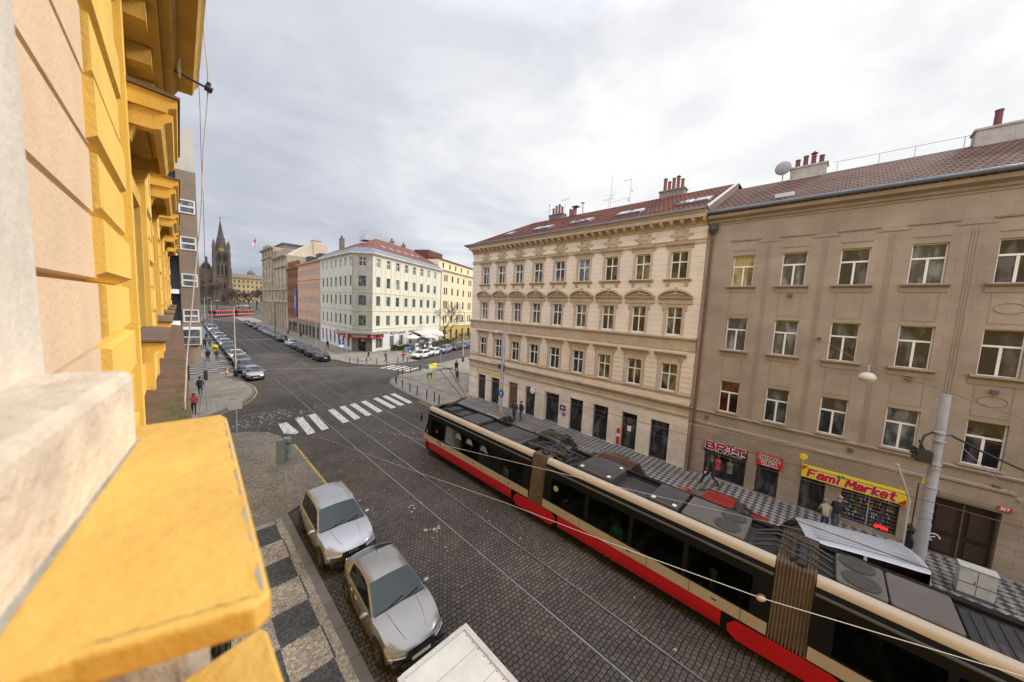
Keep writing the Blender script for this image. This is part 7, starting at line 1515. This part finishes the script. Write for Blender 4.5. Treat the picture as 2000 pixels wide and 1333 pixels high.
# white cabinet, bins, hydrant, standing clock pillar
t = thing('switch_cabinet', 'pale grey electrical cabinet with scuffed doors on the pavement right of the tram pole', 'cabinet', (19.72, -4.55, .12), R(0)); cab = M('cabinet_paint', (.52, .515, .48), .6, .12, 3, streak=.2)
b = MB(); b.box(-.2, .2, -.40, .40, .12, 1.06); b.build('body', cab, t, bevel=.015); b = MB(); b.box(-.23, .23, -.43, .43, 1.06, 1.11); b.build('lid', cab, t, bevel=.015); b = MB(); b.box(-.22, .22, -.42, .42, 0, .12); b.build('plinth', kerbm, t); b = MB(); b.box(-.204, -.2005, -.006, .006, .15, 1.04); b.box(-.215, -.2005, .04, .06, .55, .66); b.build('door_seam', dkmetal, t)
for x, y, lb in ((4.35, 71.3, 'bright yellow litter bin standing at the left kerb between pedestrians and cars'),):
    t = thing('litter_bin', lb, 'bin', (x, y, .12)); b = MB(); b.lathe([(.3, .1), (.38, 1.1), (.42, 1.15), (.38, 1.35), (.2, 1.45)], 14); b.build('body', yel, t); b = MB(); b.box(-.25, .25, -.4, -.36, .85, 1.0); b.build('slot', black, t)
t = thing('hydrant', 'small orange and white hydrant marker beside the lamp base on the left pavement', 'hydrant', (4.15, 51.6, .12)); b = MB(); b.lathe([(.16, 0), (.13, .5), (.17, .55), (.1, .8)], 10); b.build('body', M('hydrant_orange', (.55, .22, .04), .5, .1), t); b = MB(); b.box(-.1, .1, -.16, -.13, .25, .5); b.build('plate', whs, t)
t = thing('advert_pillar', 'tall dark slab pillar by the wall on the far left pavement', 'pillar', (.62, 50, .12)); b = MB(); b.box(-.28, .28, -.3, .3, 0, 3.6); b.build('slab', M('dark_slab', (.03, .028, .032), .4, .15), t, bevel=.02); b = MB(); b.box(-.34, .6, -.36, .36, 3.6, 3.72); b.build('cap', galv, t)
b = MB(); b.lathe([(.38, 0), (.36, .02)], 14); 
o = b.build('drain_cover', dkmetal, loc=(19.5, 4.4, .126)); tag(o, 'round dark drain cover in the checker pavement by the clothes shop', 'drain cover')
# hanging street lamp on its span wire, trolley wires and cross wires
wmat = M('wire_steel', (.30, .285, .275), .35, .1, metal=.5); wlt = M('wire_bright', (.55, .50, .45), .3, .1, metal=.4)
HL = (14.1, -.86, 8.1)
t = thing('hanging_lamp', 'pale street lantern hanging in mid air from a span wire before the beige house', 'lamp', HL); b = MB(); b.lathe([(.05, .16), (.13, .13), (.19, .05), (.20, -.02), (.17, -.07)], 14); b.build('hood', M('lantern_grey', (.46, .45, .43), .4, .12), t, smooth=True); b = MB(); b.lathe([(.17, -.07), (.14, -.11), (.07, -.13)], 14); b.build('lens', glassc, t, smooth=True); b = MB(); b.tube([(0, 0, .2), (0, 0, .36)], .02, 5); b.tube([(-.3, .03, .36), (.3, -.03, .33)], .02, 5); b.build('hanger', galv, t)
def wire(pts, r, label, m=wmat, sag=0.0, name='overhead_wire', group='overhead tram and lamp wires'):
    if sag and len(pts) == 2:
        a, c = Vector(pts[0]), Vector(pts[1]); pts = [a.lerp(c, k / 12) - Vector((0, 0, sag * 4 * (k / 12) * (1 - k / 12))) for k in range(13)]
    b = MB(); b.tube(pts, r, 5); o = b.build(name, m); return tag(o, label, 'wire', group)
wire([(22.15, .43, 8.9), (HL[0], HL[1], HL[2] + .35)], .008, 'span wire from a wall hook of the beige house to the hanging lantern')
wire([(HL[0], HL[1], HL[2] + .35), (16.6, -2.6, 7.75), (20.0, -5.0, 6.7), (23, -7.5, 6.0)], .014, 'thicker cable running right and down from the hanging lantern')
b = MB(); b.lathe([(.1, 0), (.04, .12)], 8, (22.08, .43, 8.85)); o = b.build('wall_hook', dkmetal); tag(o, 'rosette wall hook for a span wire between two windows of the beige house', 'hook')
for x in (8.78, 12.29):
    wire([(x, -40, 5.55), (x, 40, 5.55), (x, 185, 5.55)], .009, 'contact wire straight above the %s track' % ('near' if x < 10 else 'far'), M('contact_wire', (.10, .085, .075), .4, .1, metal=.5))
def ws(px): pass
wire([(2.4, 12.3, 5.5), (3.95, 7.16, 5.5), (4.76, 4.55, 5.5), (5.22, 2.81, 5.5), (5.5, 1.79, 5.5), (5.93, .36, 5.5), (6.96, -2.05, 5.5), (8.6, -5.0, 5.5)], [.001, .0028, .0035, .004, .005, .0055, .006, .006], 'bright feeder wire with a round insulator crossing low in front of the tram', wlt)
t = thing('insulator', 'pale oval insulator ball threaded on the bright wire before the rear tram joint', 'insulator', (5.93, .36, 5.5), R(-62)); b = MB(); b.lathe([(.015, -.06), (.035, -.04), (.045, 0), (.035, .04), (.015, .06)], 12, (0, 0, 0), 'x'); b.build('ball', M('porcelain', (.50, .42, .34), .35, .12), t, smooth=True); b = MB(); b.tube([(.052 * math.cos(a), 0, .052 * math.sin(a)) for a in [k * .45 for k in range(15)]], .012, 5); b.build('ring', M('porcelain_brown', (.16, .09, .06), .4, .1), t)
wire([(4.6, 9.9, 5.5), (5.56, 7.49, 5.5), (6.88, 4.15, 5.5), (8.9, -.8, 5.5)], [.001, .004, .004, .001], 'second thin bright wire crossing in front of the front part of the tram', wlt)
wire([(18.55, 19.0, 5.0), (22.0, 31.0, 5.9), (35.0, 45.7, 6.2)], .014, 'dark cable from the slim tram pole to the side street lamp', black)
wire([(18.6, -3.05, 6.2), (12.3, -3.3, 5.95), (8.8, -3.5, 5.9), (-.4, -4, 6.6)], .01, 'span wire across the street at the thick tram pole')
wire([(18.6, 19, 6.2), (12.3, 18.6, 5.85), (8.8, 18.4, 5.85), (-.4, 18, 6.6)], .009, 'span wire across the street at the slim tram pole')
wire([(-.4, 24.0, 7.0), (8.8, 38, 5.8), (12.3, 43, 5.8), (19.15, 55.6, 4.9)], .009, 'span wire slanting across the junction')
wire([(1.5, 40, 7.6), (8.8, 50, 5.9), (19.2, 72, 7.8)], .009, 'span wire from the modern house over the junction')
wire([(4.8, 50, 7.6), (12, 60, 5.9), (19.2, 72, 7.6)], .009, 'span wire between the two street lamps beyond the junction')
wire([(22.0, -1.5, 3.4), (13.5, 12, 5.3), (12.3, 15, 5.5)], .008, 'thin stay wire running above the roof of the tram', wmat)
# wires strung low in front of the shop fronts
wire([(22.0, 13.5, 2.1), (19.8, 4.2, 2.45), (18.6, -3.0, 3.0)], .007, 'thin wire strung before the shop fronts from the cream house to the thick pole', wmat)

# ================================================================== terrace, hedges, trees
leaf = M('hedge_leaves', (.045, .062, .022), .9, .35, 6); leafd = M('dark_hedge_leaves', (.022, .034, .016), .9, .35, 6); barkm = M('tree_bark', (.075, .055, .042), .95, .25, 6, .5, 30); twigm = M('twigs_brown', (.115, .078, .058), .95, .3, 3)
def leafcloud(fn, n, s, mat, name, parent, seed):
    rr = random.Random(seed); b = MB()
    for i in range(n):
        p = Vector(fn(rr)); d = Vector((rr.gauss(0, 1), rr.gauss(0, 1), rr.gauss(0, 1))).normalized(); q = d.orthogonal().normalized(); e = d.cross(q); k = s * rr.uniform(.5, 1.3)
        b.face([p - q * k, p - e * k * .5, p + q * k, p + e * k * .5])
    return b.build(name, mat, parent)
def hedge(label, pts, w_, h, seed, mat, z=.12):
    t = thing('hedge', label, 'hedge', (*pts[0], z)); segs = list(zip(pts, pts[1:])); o0_ = Vector((*pts[0], 0))
    def fn(rr):
        (a, c) = rr.choice(segs); k = rr.random(); d = (Vector(c) - Vector(a)).normalized(); f = rr.uniform(-.5, .5) * w_; p = Vector(a).lerp(Vector(c), k) + Vector((-d.y, d.x)) * f
        return (p.x - o0_.x, p.y - o0_.y, rr.random() ** .6 * h * (1 + .15 * math.sin(p.x * 2.3) + .1 * math.sin(p.y * 5)))
    leafcloud(fn, 2600, .12, mat, 'foliage', t, seed); b = MB()
    for a, c in segs:
        for k in range(5): p = Vector(a).lerp(Vector(c), k / 5); b.tube([(p.x - o0_.x, p.y - o0_.y, 0), (p.x - o0_.x, p.y - o0_.y, h * .8)], .03, 4)
    b.build('stem', barkm, t); return t
def on_r(t_, d): p = Vector((26.62, 63.64, 0)) + U * t_ - NN * d; return (p.x, p.y)
hedge('clipped green hedge along the restaurant terrace beside the corner shop', [on_r(2.8, 2.2), on_r(7.5, 4.2)], .8, 1.0, 1, leaf); hedge('dark dense hedge below the yellow house', [on_r(27.0, 4.4), on_r(46, 4.4)], 2.2, 2.3, 2, leafd); hedge('low brownish hedge behind the angled parked cars', [on_r(12, 5.2), on_r(24.5, 5.2)], 1.2, 1.4, 3, M('dull_hedge_leaves', (.06, .052, .026), .9, .35, 6))
for k, (t_, d, h, lb) in enumerate(((9.6, 2.6, 3.1, 'cream parasol with a wooden pole nearest the black banner on the terrace'), (15.0, 3.4, 3.0, 'cream parasol in the middle of the restaurant terrace'), (20.0, 3.0, 3.1, 'cream parasol at the far end of the restaurant terrace'))):
    x, y = on_r(t_, d); t = thing('parasol', lb, 'parasol', (x, y, .12)); b = MB(); b.tube([(0, 0, 0), (0, 0, h)], .04, 6); b.build('pole', brownp, t); b = MB()
    for q in range(8):
        a0, a1 = q * math.pi / 4, (q + 1) * math.pi / 4; b.face([(0, 0, h), (2.0 * math.cos(a0), 2.0 * math.sin(a0), h - .75), (2.0 * math.cos(a1), 2.0 * math.sin(a1), h - .75)]); b.face([(2.0 * math.cos(a0), 2.0 * math.sin(a0), h - .75), (2.0 * math.cos(a0), 2.0 * math.sin(a0), h - .95), (2.0 * math.cos(a1), 2.0 * math.sin(a1), h - .95), (2.0 * math.cos(a1), 2.0 * math.sin(a1), h - .75)])
    b.build('canopy', M('parasol_cloth', (.60, .56, .49), .85, .08), t)
x, y = on_r(9.3, 5.0); t = thing('banner', 'black banner screen with pale print standing before the restaurant terrace', 'banner', (x, y, .12), R(27)); b = MB(); b.box(-1.3, 1.3, -.04, .04, 1.5, 2.6); b.build('panel', M('banner_black', (.025, .027, .04), .6, .15), t); b = MB(); b.box(-1.0, .9, -.045, -.041, 1.72, 1.95); b.box(-1.1, 1.1, -.045, -.041, 1.52, 1.6); b.build('pale_print', M('banner_print', (.3, .3, .36), .6, .1), t); b = MB(); [b.tube([(q, 0, 0), (q, 0, 2.7)], .03, 5) for q in (-1.3, 1.3)]; b.build('post', dkmetal, t)
for k, (t_, d, lb) in enumerate(((6.6, 5.6, 'white and dark menu board nearest the corner on the terrace'), (8.2, 6.4, 'black menu board standing beside the terrace entrance'), (11.4, 5.9, 'white menu board behind the angled white estate car'))):
    x, y = on_r(t_, d); t = thing('menu_board', lb, 'board', (x, y, .12), R(27)); b = MB(); b.extr([(-.3, 0), (.3, 0), (.03, 1.5), (-.03, 1.5)], -.45, .45); b.build('board', whp if k != 1 else MATS['sign_black'], t); b = MB(); b.box(-.35, .35, -.16, -.13, .7, 1.2); b.build('print', MATS['sign_black'] if k != 1 else whs, t)
x, y = on_r(17.5, .2); t = thing('awning', 'long white fabric awning over the restaurant front', 'awning', (x, y, 0), R(27)); b = MB(); b.face([(-4.5, 0, 3.6), (5.5, 0, 3.6), (5.5, -2.4, 2.9), (-4.5, -2.4, 2.9)]); b.face([(-4.5, -2.4, 2.9), (5.5, -2.4, 2.9), (5.5, -2.4, 2.65), (-4.5, -2.4, 2.65)]); b.face([(-4.5, .02, 3.56), (5.5, .02, 3.56), (5.5, -2.38, 2.86), (-4.5, -2.38, 2.86)]); b.build('cloth', MATS['parasol_cloth'], t); b = MB(); [b.tube([(q, 0, 2.9), (q, -2.35, 2.86)], .025, 5) for q in (-4.4, 0, 5.4)]; b.build('arm', galv, t)
x, y = on_r(5.2, 4.9); t = thing('terrace_rail', 'teal-grey glazed screen along the terrace edge near the corner shop', 'screen', (x, y, .12), R(20)); b = MB(); b.box(-1.6, 2.4, -.03, .03, .15, .95); b.build('panel', M('teal_panel', (.12, .16, .15), .4, .15), t); b = MB(); [b.tube([(q, 0, 0), (q, 0, 1.0)], .03, 5) for q in (-1.6, -.3, 1.0, 2.4)]; b.build('post', dkmetal, t)
def tree(label, x, y, z, h, spread, seed, levels=5, tw=1.0, tm=None, group='bare trees on the square', trunk=.16):
    rr = random.Random(seed); t = thing('tree', label, 'tree', (x, y, z), 0, group); tb, cb_ = MB(), MB()
    def grow(p, d, L_, r, lev):
        n = 3; pts = [p]; dd = d.copy()
        for i in range(n): dd = (dd + Vector((rr.gauss(0, .12), rr.gauss(0, .12), .06))).normalized(); pts.append(pts[-1] + dd * L_ / n)
        (tb if lev <= 1 else cb_).tube(pts, [r * (1 - .28 * i / n) for i in range(n + 1)], 6 if lev < 2 else (4 if lev < 4 else 3), cap=False)
        if lev >= levels: return
        for i in range(rr.choice((3, 4)) if lev < 3 else rr.choice((4, 5))):
            a = rr.uniform(0, 6.28); tilt = rr.uniform(.35, .95) * spread; q = dd.orthogonal().normalized(); e = dd.cross(q); nd_ = (dd * math.cos(tilt) + (q * math.cos(a) + e * math.sin(a)) * math.sin(tilt)).normalized(); st_ = pts[rr.choice((2, 3, 3))]
            grow(st_, nd_, L_ * rr.uniform(.55, .8), max(r * rr.uniform(.42, .6), .012 * tw), lev + 1)
    grow(Vector((0, 0, 0)), Vector((0, 0, 1)), h * .34, trunk, 0)
    tb.build('trunk', barkm, t); cb_.build('crown', tm or twigm, t); return t
tree('bare street tree with thin dark twigs before the yellow house', 45.3, 66.5, .1, 12.0, 1.0, 4, 5, 1.0, twigm, None, .22)
for k, (x, y, h, lb) in enumerate(((11.5, 214, 17, 'big bare tree before the church gable, nearest on the square'), (15.5, 232, 19, 'bare tree between the church gable and the tower foot'), (24.5, 246, 14, 'bare tree right of the church tower'), (30, 238, 14, 'bare tree before the far yellow house, left of middle'), (35, 250, 14.5, 'bare tree before the far yellow house, right of middle'), (40, 256, 15, 'bare tree nearest the palace corner on the square'), (9, 238, 18, 'bare tree at the left edge of the square behind the modern house'), (27.5, 262, 13, 'bare tree beside the right foot of the church tower'), (45, 266, 14, 'farthest bare tree behind the palace corner'))):
    tree(lb, x, y, zsq(y), h, .95, 30 + k, 5, 7.5, twigm, 'bare trees on the square', .35)
# ================================================================== people
skinm = M('skin', (.42, .25, .18), .6, .06, 8); jeans = M('denim', (.045, .06, .11), .9, .15, 12); blk = M('black_cloth', (.016, .016, .018), .85, .2, 8); grayc = M('grey_cloth', (.13, .13, .14), .9, .15, 8); redj = M('red_jacket', (.42, .02, .035), .7, .1, 8); whj = M('white_jacket', (.5, .5, .5), .8, .1, 8); navj = M('navy_jacket', (.03, .035, .06), .85, .15, 8); purp = M('plum_jacket', (.06, .035, .06), .85, .15, 8); olive = M('olive_jacket', (.09, .085, .055), .85, .15, 8); greent = M('green_top', (.03, .30, .14), .8, .1, 8); tartan = brickmat('checked_jacket', (.03, .03, .032), (.055, .055, .058), (.008, .008, .009), .12, .12, .03, 0, 'xy', 0, 0, 0, .9, .1); shoe = M('dark_shoes', (.02, .018, .016), .6, .1, 8); beigej = M('beige_coat', (.36, .29, .20), .85, .1, 8)
HAIR = dict(dark=M('dark_hair', (.018, .013, .010), .6, .2, 30), brown=M('brown_hair', (.07, .04, .022), .6, .2, 30), grey=M('grey_hair', (.22, .21, .20), .7, .2, 30))
def person(label, x, y, ang, top, bottom, hair='dark', stride=.28, h=1.74, pose='walk', long_hair=False, group=None, z=.125, coat=False, arm=.25, lean=0.0, bag=None):
    """one continuous skinned body (local +X is forward), hair as a child; hands get five fingers"""
    k = h / 1.74; root = thing('person', label, 'person', (x, y, z), R(ang), group)
    s = stride; J = {}; lift = .0
    hipz = .93 - (s ** 2) * .35
    J['pelvis'] = (0, 0, hipz); J['waist'] = (.01 + lean * .1, 0, hipz + .16); J['chest'] = (.0 + lean * .3, 0, hipz + .36); J['neck'] = (-.01 + lean * .48, 0, hipz + .535); J['head0'] = (.01 + lean * .55, 0, hipz + .60); J['head1'] = (.03 + lean * .62, 0, hipz + .70); J['head2'] = (.02 + lean * .66, 0, hipz + .79)
    for sd, sg, st in (('l', 1, s), ('r', -1, -s)):
        J['hip' + sd] = (0, sg * .095, hipz - .04); J['sh' + sd] = (-.01 + lean * .42, sg * .17, hipz + .47)
        if pose == 'sit':
            J['knee' + sd] = (.42, sg * .11, hipz - .02); J['ank' + sd] = (.44, sg * .11, hipz - .42); J['toe' + sd] = (.60, sg * .12, hipz - .46)
        else:
            J['knee' + sd] = (st * .62 + .06 + abs(st) * .12, sg * .10, .50 - abs(st) * .04); J['ank' + sd] = (st * 1.1 - (.06 if st < 0 else 0), sg * .09, .09 + (.09 if st < -.1 else 0)); J['toe' + sd] = (st * 1.1 + .14 - (.05 if st < 0 else 0), sg * .10, .035 + (.015 if st < -.1 else 0))
        a = -st * .9 if pose != 'sit' else .35
        if pose == 'hold': a = .35
        J['elb' + sd] = (J['sh' + sd][0] + a * .30 - .03, sg * .235, hipz + .20); fw = (.42 if pose in ('sit', 'hold') else .12 + max(0, a) * .35)
        J['wri' + sd] = (J['elb' + sd][0] + fw * .55, sg * (.235 if pose != 'hold' else .15), hipz - .03 + fw * .25); wv = Vector(J['wri' + sd]) - Vector(J['elb' + sd]); J['palm' + sd] = tuple(Vector(J['wri' + sd]) + wv.normalized() * .075)
    names = list(J); ix = {n_: i for i, n_ in enumerate(names)}
    E = [('pelvis', 'waist'), ('waist', 'chest'), ('chest', 'neck'), ('neck', 'head0'), ('head0', 'head1'), ('head1', 'head2')]
    for sd in 'lr': E += [('pelvis', 'hip' + sd), ('hip' + sd, 'knee' + sd), ('knee' + sd, 'ank' + sd), ('ank' + sd, 'toe' + sd), ('chest', 'sh' + sd), ('sh' + sd, 'elb' + sd), ('elb' + sd, 'wri' + sd), ('wri' + sd, 'palm' + sd)]
    rad = dict(pelvis=(.155, .125), waist=(.14, .11), chest=(.165, .125), neck=(.058, .058), head0=(.07, .075), head1=(.088, .10), head2=(.075, .085), hip=(.09, .095), knee=(.062, .065), ank=(.045, .05), toe=(.045, .035), sh=(.075, .07), elb=(.052, .052), wri=(.033, .036), palm=(.042, .022))
    if coat: rad['pelvis'] = (.20, .17); rad['waist'] = (.17, .14); rad['hip'] = (.13, .14); rad['chest'] = (.18, .145); rad['elb'] = (.062, .062)
    me = bpy.data.meshes.new('body'); me.from_pydata([tuple(c * k for c in J[n_]) for n_ in names], [(ix[a], ix[b_]) for a, b_ in E], [])
    o = bpy.data.objects.new('body', me); COL.objects.link(o)
    o.modifiers.new('s', 'SKIN'); sub = o.modifiers.new('u', 'SUBSURF'); sub.levels = sub.render_levels = 1
    lay = me.skin_vertices[0].data
    for n_ in names:
        r = rad.get(n_) or rad[n_[:-1]]; lay[ix[n_]].radius = (r[0] * k, r[1] * k); lay[ix[n_]].use_root = n_ == 'pelvis'
    dg = bpy.context.evaluated_depsgraph_get(); m2 = bpy.data.meshes.new_from_object(o.evaluated_get(dg)); COL.objects.unlink(o); bpy.data.objects.remove(o)
    m2.name = 'body'; m2.materials.clear()
    for mt in (top, bottom, skinm, shoe): m2.materials.append(mt)
    segs = [(Vector(J[a]) * k, Vector(J[b_]) * k, a, b_) for a, b_ in E]
    def mslot(p):
        best, bn = 9, None
        for a, c, na, nb_ in segs:
            d = c - a; t_ = max(0, min(1, (p - a).dot(d) / d.length_squared)); q = (p - (a + d * t_)).length
            if q < best: best, bn = q, nb_
        if bn[:4] == 'head': return 2
        if bn[:4] == 'palm': return 2
        if bn[:3] == 'toe': return 3
        if bn[:4] == 'knee': return 0 if coat and p.z > .62 * k else 1
        if bn[:3] in ('ank', 'hip'): return 1 if not (coat and bn[:3] == 'hip') else 0
        return 0
    for p in m2.polygons: p.material_index = mslot(p.center); p.use_smooth = True
    # fingers, thumb, nose, ears added to the same surface data
    b = MB()
    for sd, sg in (('l', 1), ('r', -1)):
        P = Vector(J['palm' + sd]) * k; dv = (Vector(J['palm' + sd]) - Vector(J['wri' + sd])).normalized(); up = Vector((0, sg, 0)).cross(dv).normalized() if abs(dv.y) < .95 else Vector((1, 0, 0)); curl = Vector((0, -sg, 0))
        for i, (off, ln) in enumerate(((-.028, .062), (-.010, .074), (.009, .069), (.027, .052))):
            q = P + up * off * k; b.tube([q, q + (dv * .6 * ln + curl * .01) * k, q + (dv * .9 * ln + curl * .03) * k], [.009 * k, .008 * k, .006 * k], 5)
        q = P - dv * .045 * k - up * .03 * k; b.tube([q, q + (dv * .03 - up * .025 + curl * .01) * k, q + (dv * .055 - up * .028 + curl * .02) * k], [.011 * k, .009 * k, .007 * k], 5)
    H1 = Vector(J['head1']) * k
    b.lathe([(.022 * k, -.015 * k), (.012 * k, .03 * k)], 6, H1 + Vector((.095 * k, 0, -.005 * k)))
    for sg in (1, -1): b.lathe([(.018 * k, -.02 * k), (.02 * k, .03 * k)], 6, H1 + Vector((-.005 * k, sg * .085 * k, -.01 * k)))
    ex = b.mesh('x', skinm, True); bm = bmesh.new(); bm.from_mesh(m2); n0 = len(bm.faces); bm.from_mesh(ex); bm.faces.ensure_lookup_table()
    for f_ in bm.faces[n0:]: f_.material_index = 2
    bm.to_mesh(m2); bm.free()
    body = mobj('body', m2, root)
    b = MB()
    for sg in (1, -1): b.lathe([(.012 * k, -.006 * k), (.012 * k, .006 * k)], 6, H1 + Vector((.097 * k, sg * .033 * k, .028 * k)))
    b.box(H1.x + .09 * k, H1.x + .104 * k, -.025 * k, .025 * k, H1.z - .052 * k, H1.z - .044 * k); b.build('eyes', HAIR['dark'], body)
    hb = MB(); c = H1 + Vector((-.018 * k, 0, .045 * k)); n1, n2_ = 8, 12
    prof = [(.112 * k * math.sin(t), .118 * k * math.cos(t)) for t in [math.pi * i / n1 * (.62 if not long_hair else .68) for i in range(n1 + 1)]]; prof[0] = (.004, prof[0][1]); hb.lathe(prof[::-1], n2_, c)
    if long_hair: hb.lathe([(.05 * k, -.26 * k), (.10 * k, -.18 * k), (.105 * k, -.02 * k), (.06 * k, .04 * k)], 10, c + Vector((-.045 * k, 0, 0)))
    hb.build('hair', HAIR[hair], root, smooth=True)
    return root
GPn = 'pedestrians'
person('woman in a red jacket with long dark hair, nearest on the far left pavement', .80, 35.4, -95, redj, blk, 'dark', .16, 1.68, long_hair=True, group=GPn)
person('person in dark jacket and blue jeans walking away on the left pavement corner', 1.43, 41.95, 85, navj, jeans, 'dark', .14, 1.76, group=GPn, coat=True)
person('person in a red jacket in the row of four walkers on the left pavement', 1.72, 62.0, -90, redj, blk, 'brown', .18, 1.75, group=GPn)
person('person in a white jacket beside the red jacket in the row of four walkers', 2.30, 62.1, -88, whj, grayc, 'grey', .16, 1.68, group=GPn)
person('person in a black coat, third in the row of four walkers', 3.1, 63.6, -92, blk, blk, 'dark', .2, 1.78, group=GPn, coat=True)
person('person in a plum jacket, last of the row of four walkers towards the cars', 4.05, 63.3, -90, purp, jeans, 'brown', .18, 1.72, group=GPn)
person('tall person in a dark coat walking away behind the row of four walkers', 3.5, 79.5, 92, blk, blk, 'dark', .2, 1.82, group=GPn, coat=True)
person('person in grey and black walking beside the tall dark coat on the left pavement', 4.25, 81.0, 88, grayc, blk, 'dark', .16, 1.72, group=GPn)
person('dark clothed person farther up the left pavement by the parked cars', 4.4, 92.0, 90, navj, blk, 'dark', .2, 1.75, group=GPn)
person('distant dark clothed person at the far end of the left pavement', 4.0, 111.5, 95, blk, blk, 'brown', .2, 1.76, group=GPn)
person('striding person in black on the far corner between the bollards', 22.0, 54.0, 160, blk, grayc, 'dark', .34, 1.78, group=GPn)
person('striding person in grey jacket by the terrace near the side street crossing', 23.8, 51.6, 25, grayc, blk, 'brown', .32, 1.75, group=GPn)
person('person in a red jacket at the bollards behind the no-entry sign', 26.5, 50.9, 205, redj, grayc, 'dark', .22, 1.72, group=GPn)
person('person in black walking towards the stair rail on the near right corner', 28.4, 38.6, -120, blk, blk, 'brown', .18, 1.76, group=GPn, coat=True)
person('person in olive jacket close to the left corner of the cream house', 24.6, 33.2, -100, olive, blk, 'brown', .15, 1.72, group=GPn)
person('person in dark clothes standing on the pavement just behind the tram nose', 20.0, 18.7, 200, navj, blk, 'dark', .06, 1.78, group=GPn, coat=True)
person('second dark clothed person close beside the one behind the tram nose', 20.45, 18.35, 170, blk, jeans, 'brown', .1, 1.72, group=GPn)
person('man in black striding past the clothes shop window', 21.0, 4.15, 95, blk, blk, 'brown', .34, 1.80, group=GPn)
person('dark clothed person on the pavement before the pale corner house', 20.9, 71.0, -90, blk, blk, 'dark', .2, 1.76, group=GPn)
person('dark clothed person by the brick house front down the right pavement', 21.2, 92.0, 90, blk, blk, 'brown', .2, 1.75, group=GPn)
person('person in grey farther down the right pavement by the palace', 20.8, 103.0, -90, grayc, blk, 'dark', .2, 1.74, group=GPn)
person('grey-haired person in black leaning over at the grocery window', 20.85, -.95, -15, blk, grayc, 'grey', .08, 1.66, 'hold', lean=.45, group=GPn)
person('person in a beige coat crouched over beside the grey-haired person at the grocery', 20.5, -.62, 10, beigej, jeans, 'grey', .08, 1.45, 'hold', lean=.5, group=GPn)
person('dark haired person in black passing the glowing red sign behind the van', 19.9, -2.95, 90, blk, blk, 'dark', .2, 1.80, group=GPn, long_hair=True)
person('person in a black checked jacket seen from straight above under the yellow ledge', .52, 9.9, 80, tartan, blk, 'dark', .2, 1.74, group=GPn, coat=True)
# passengers glimpsed through the tram windows
for lb, x, y, tp, hr in (('passenger in a green top in the middle section of the tram', 11.62, 5.15, greent, 'brown'), ('grey-haired passenger near the rear joint of the tram', 11.6, 1.9, grayc, 'grey'), ('passenger in olive in the front section of the tram', 11.62, 13.3, olive, 'dark'), ('passenger in a white jacket by the front joint of the tram', 11.62, 11.3, whj, 'dark')):
    person(lb, x, y, 180 if y > 3 else 90, tp, jeans, hr, 0, 1.72, 'sit', z=.42 - .42, group='tram passengers')
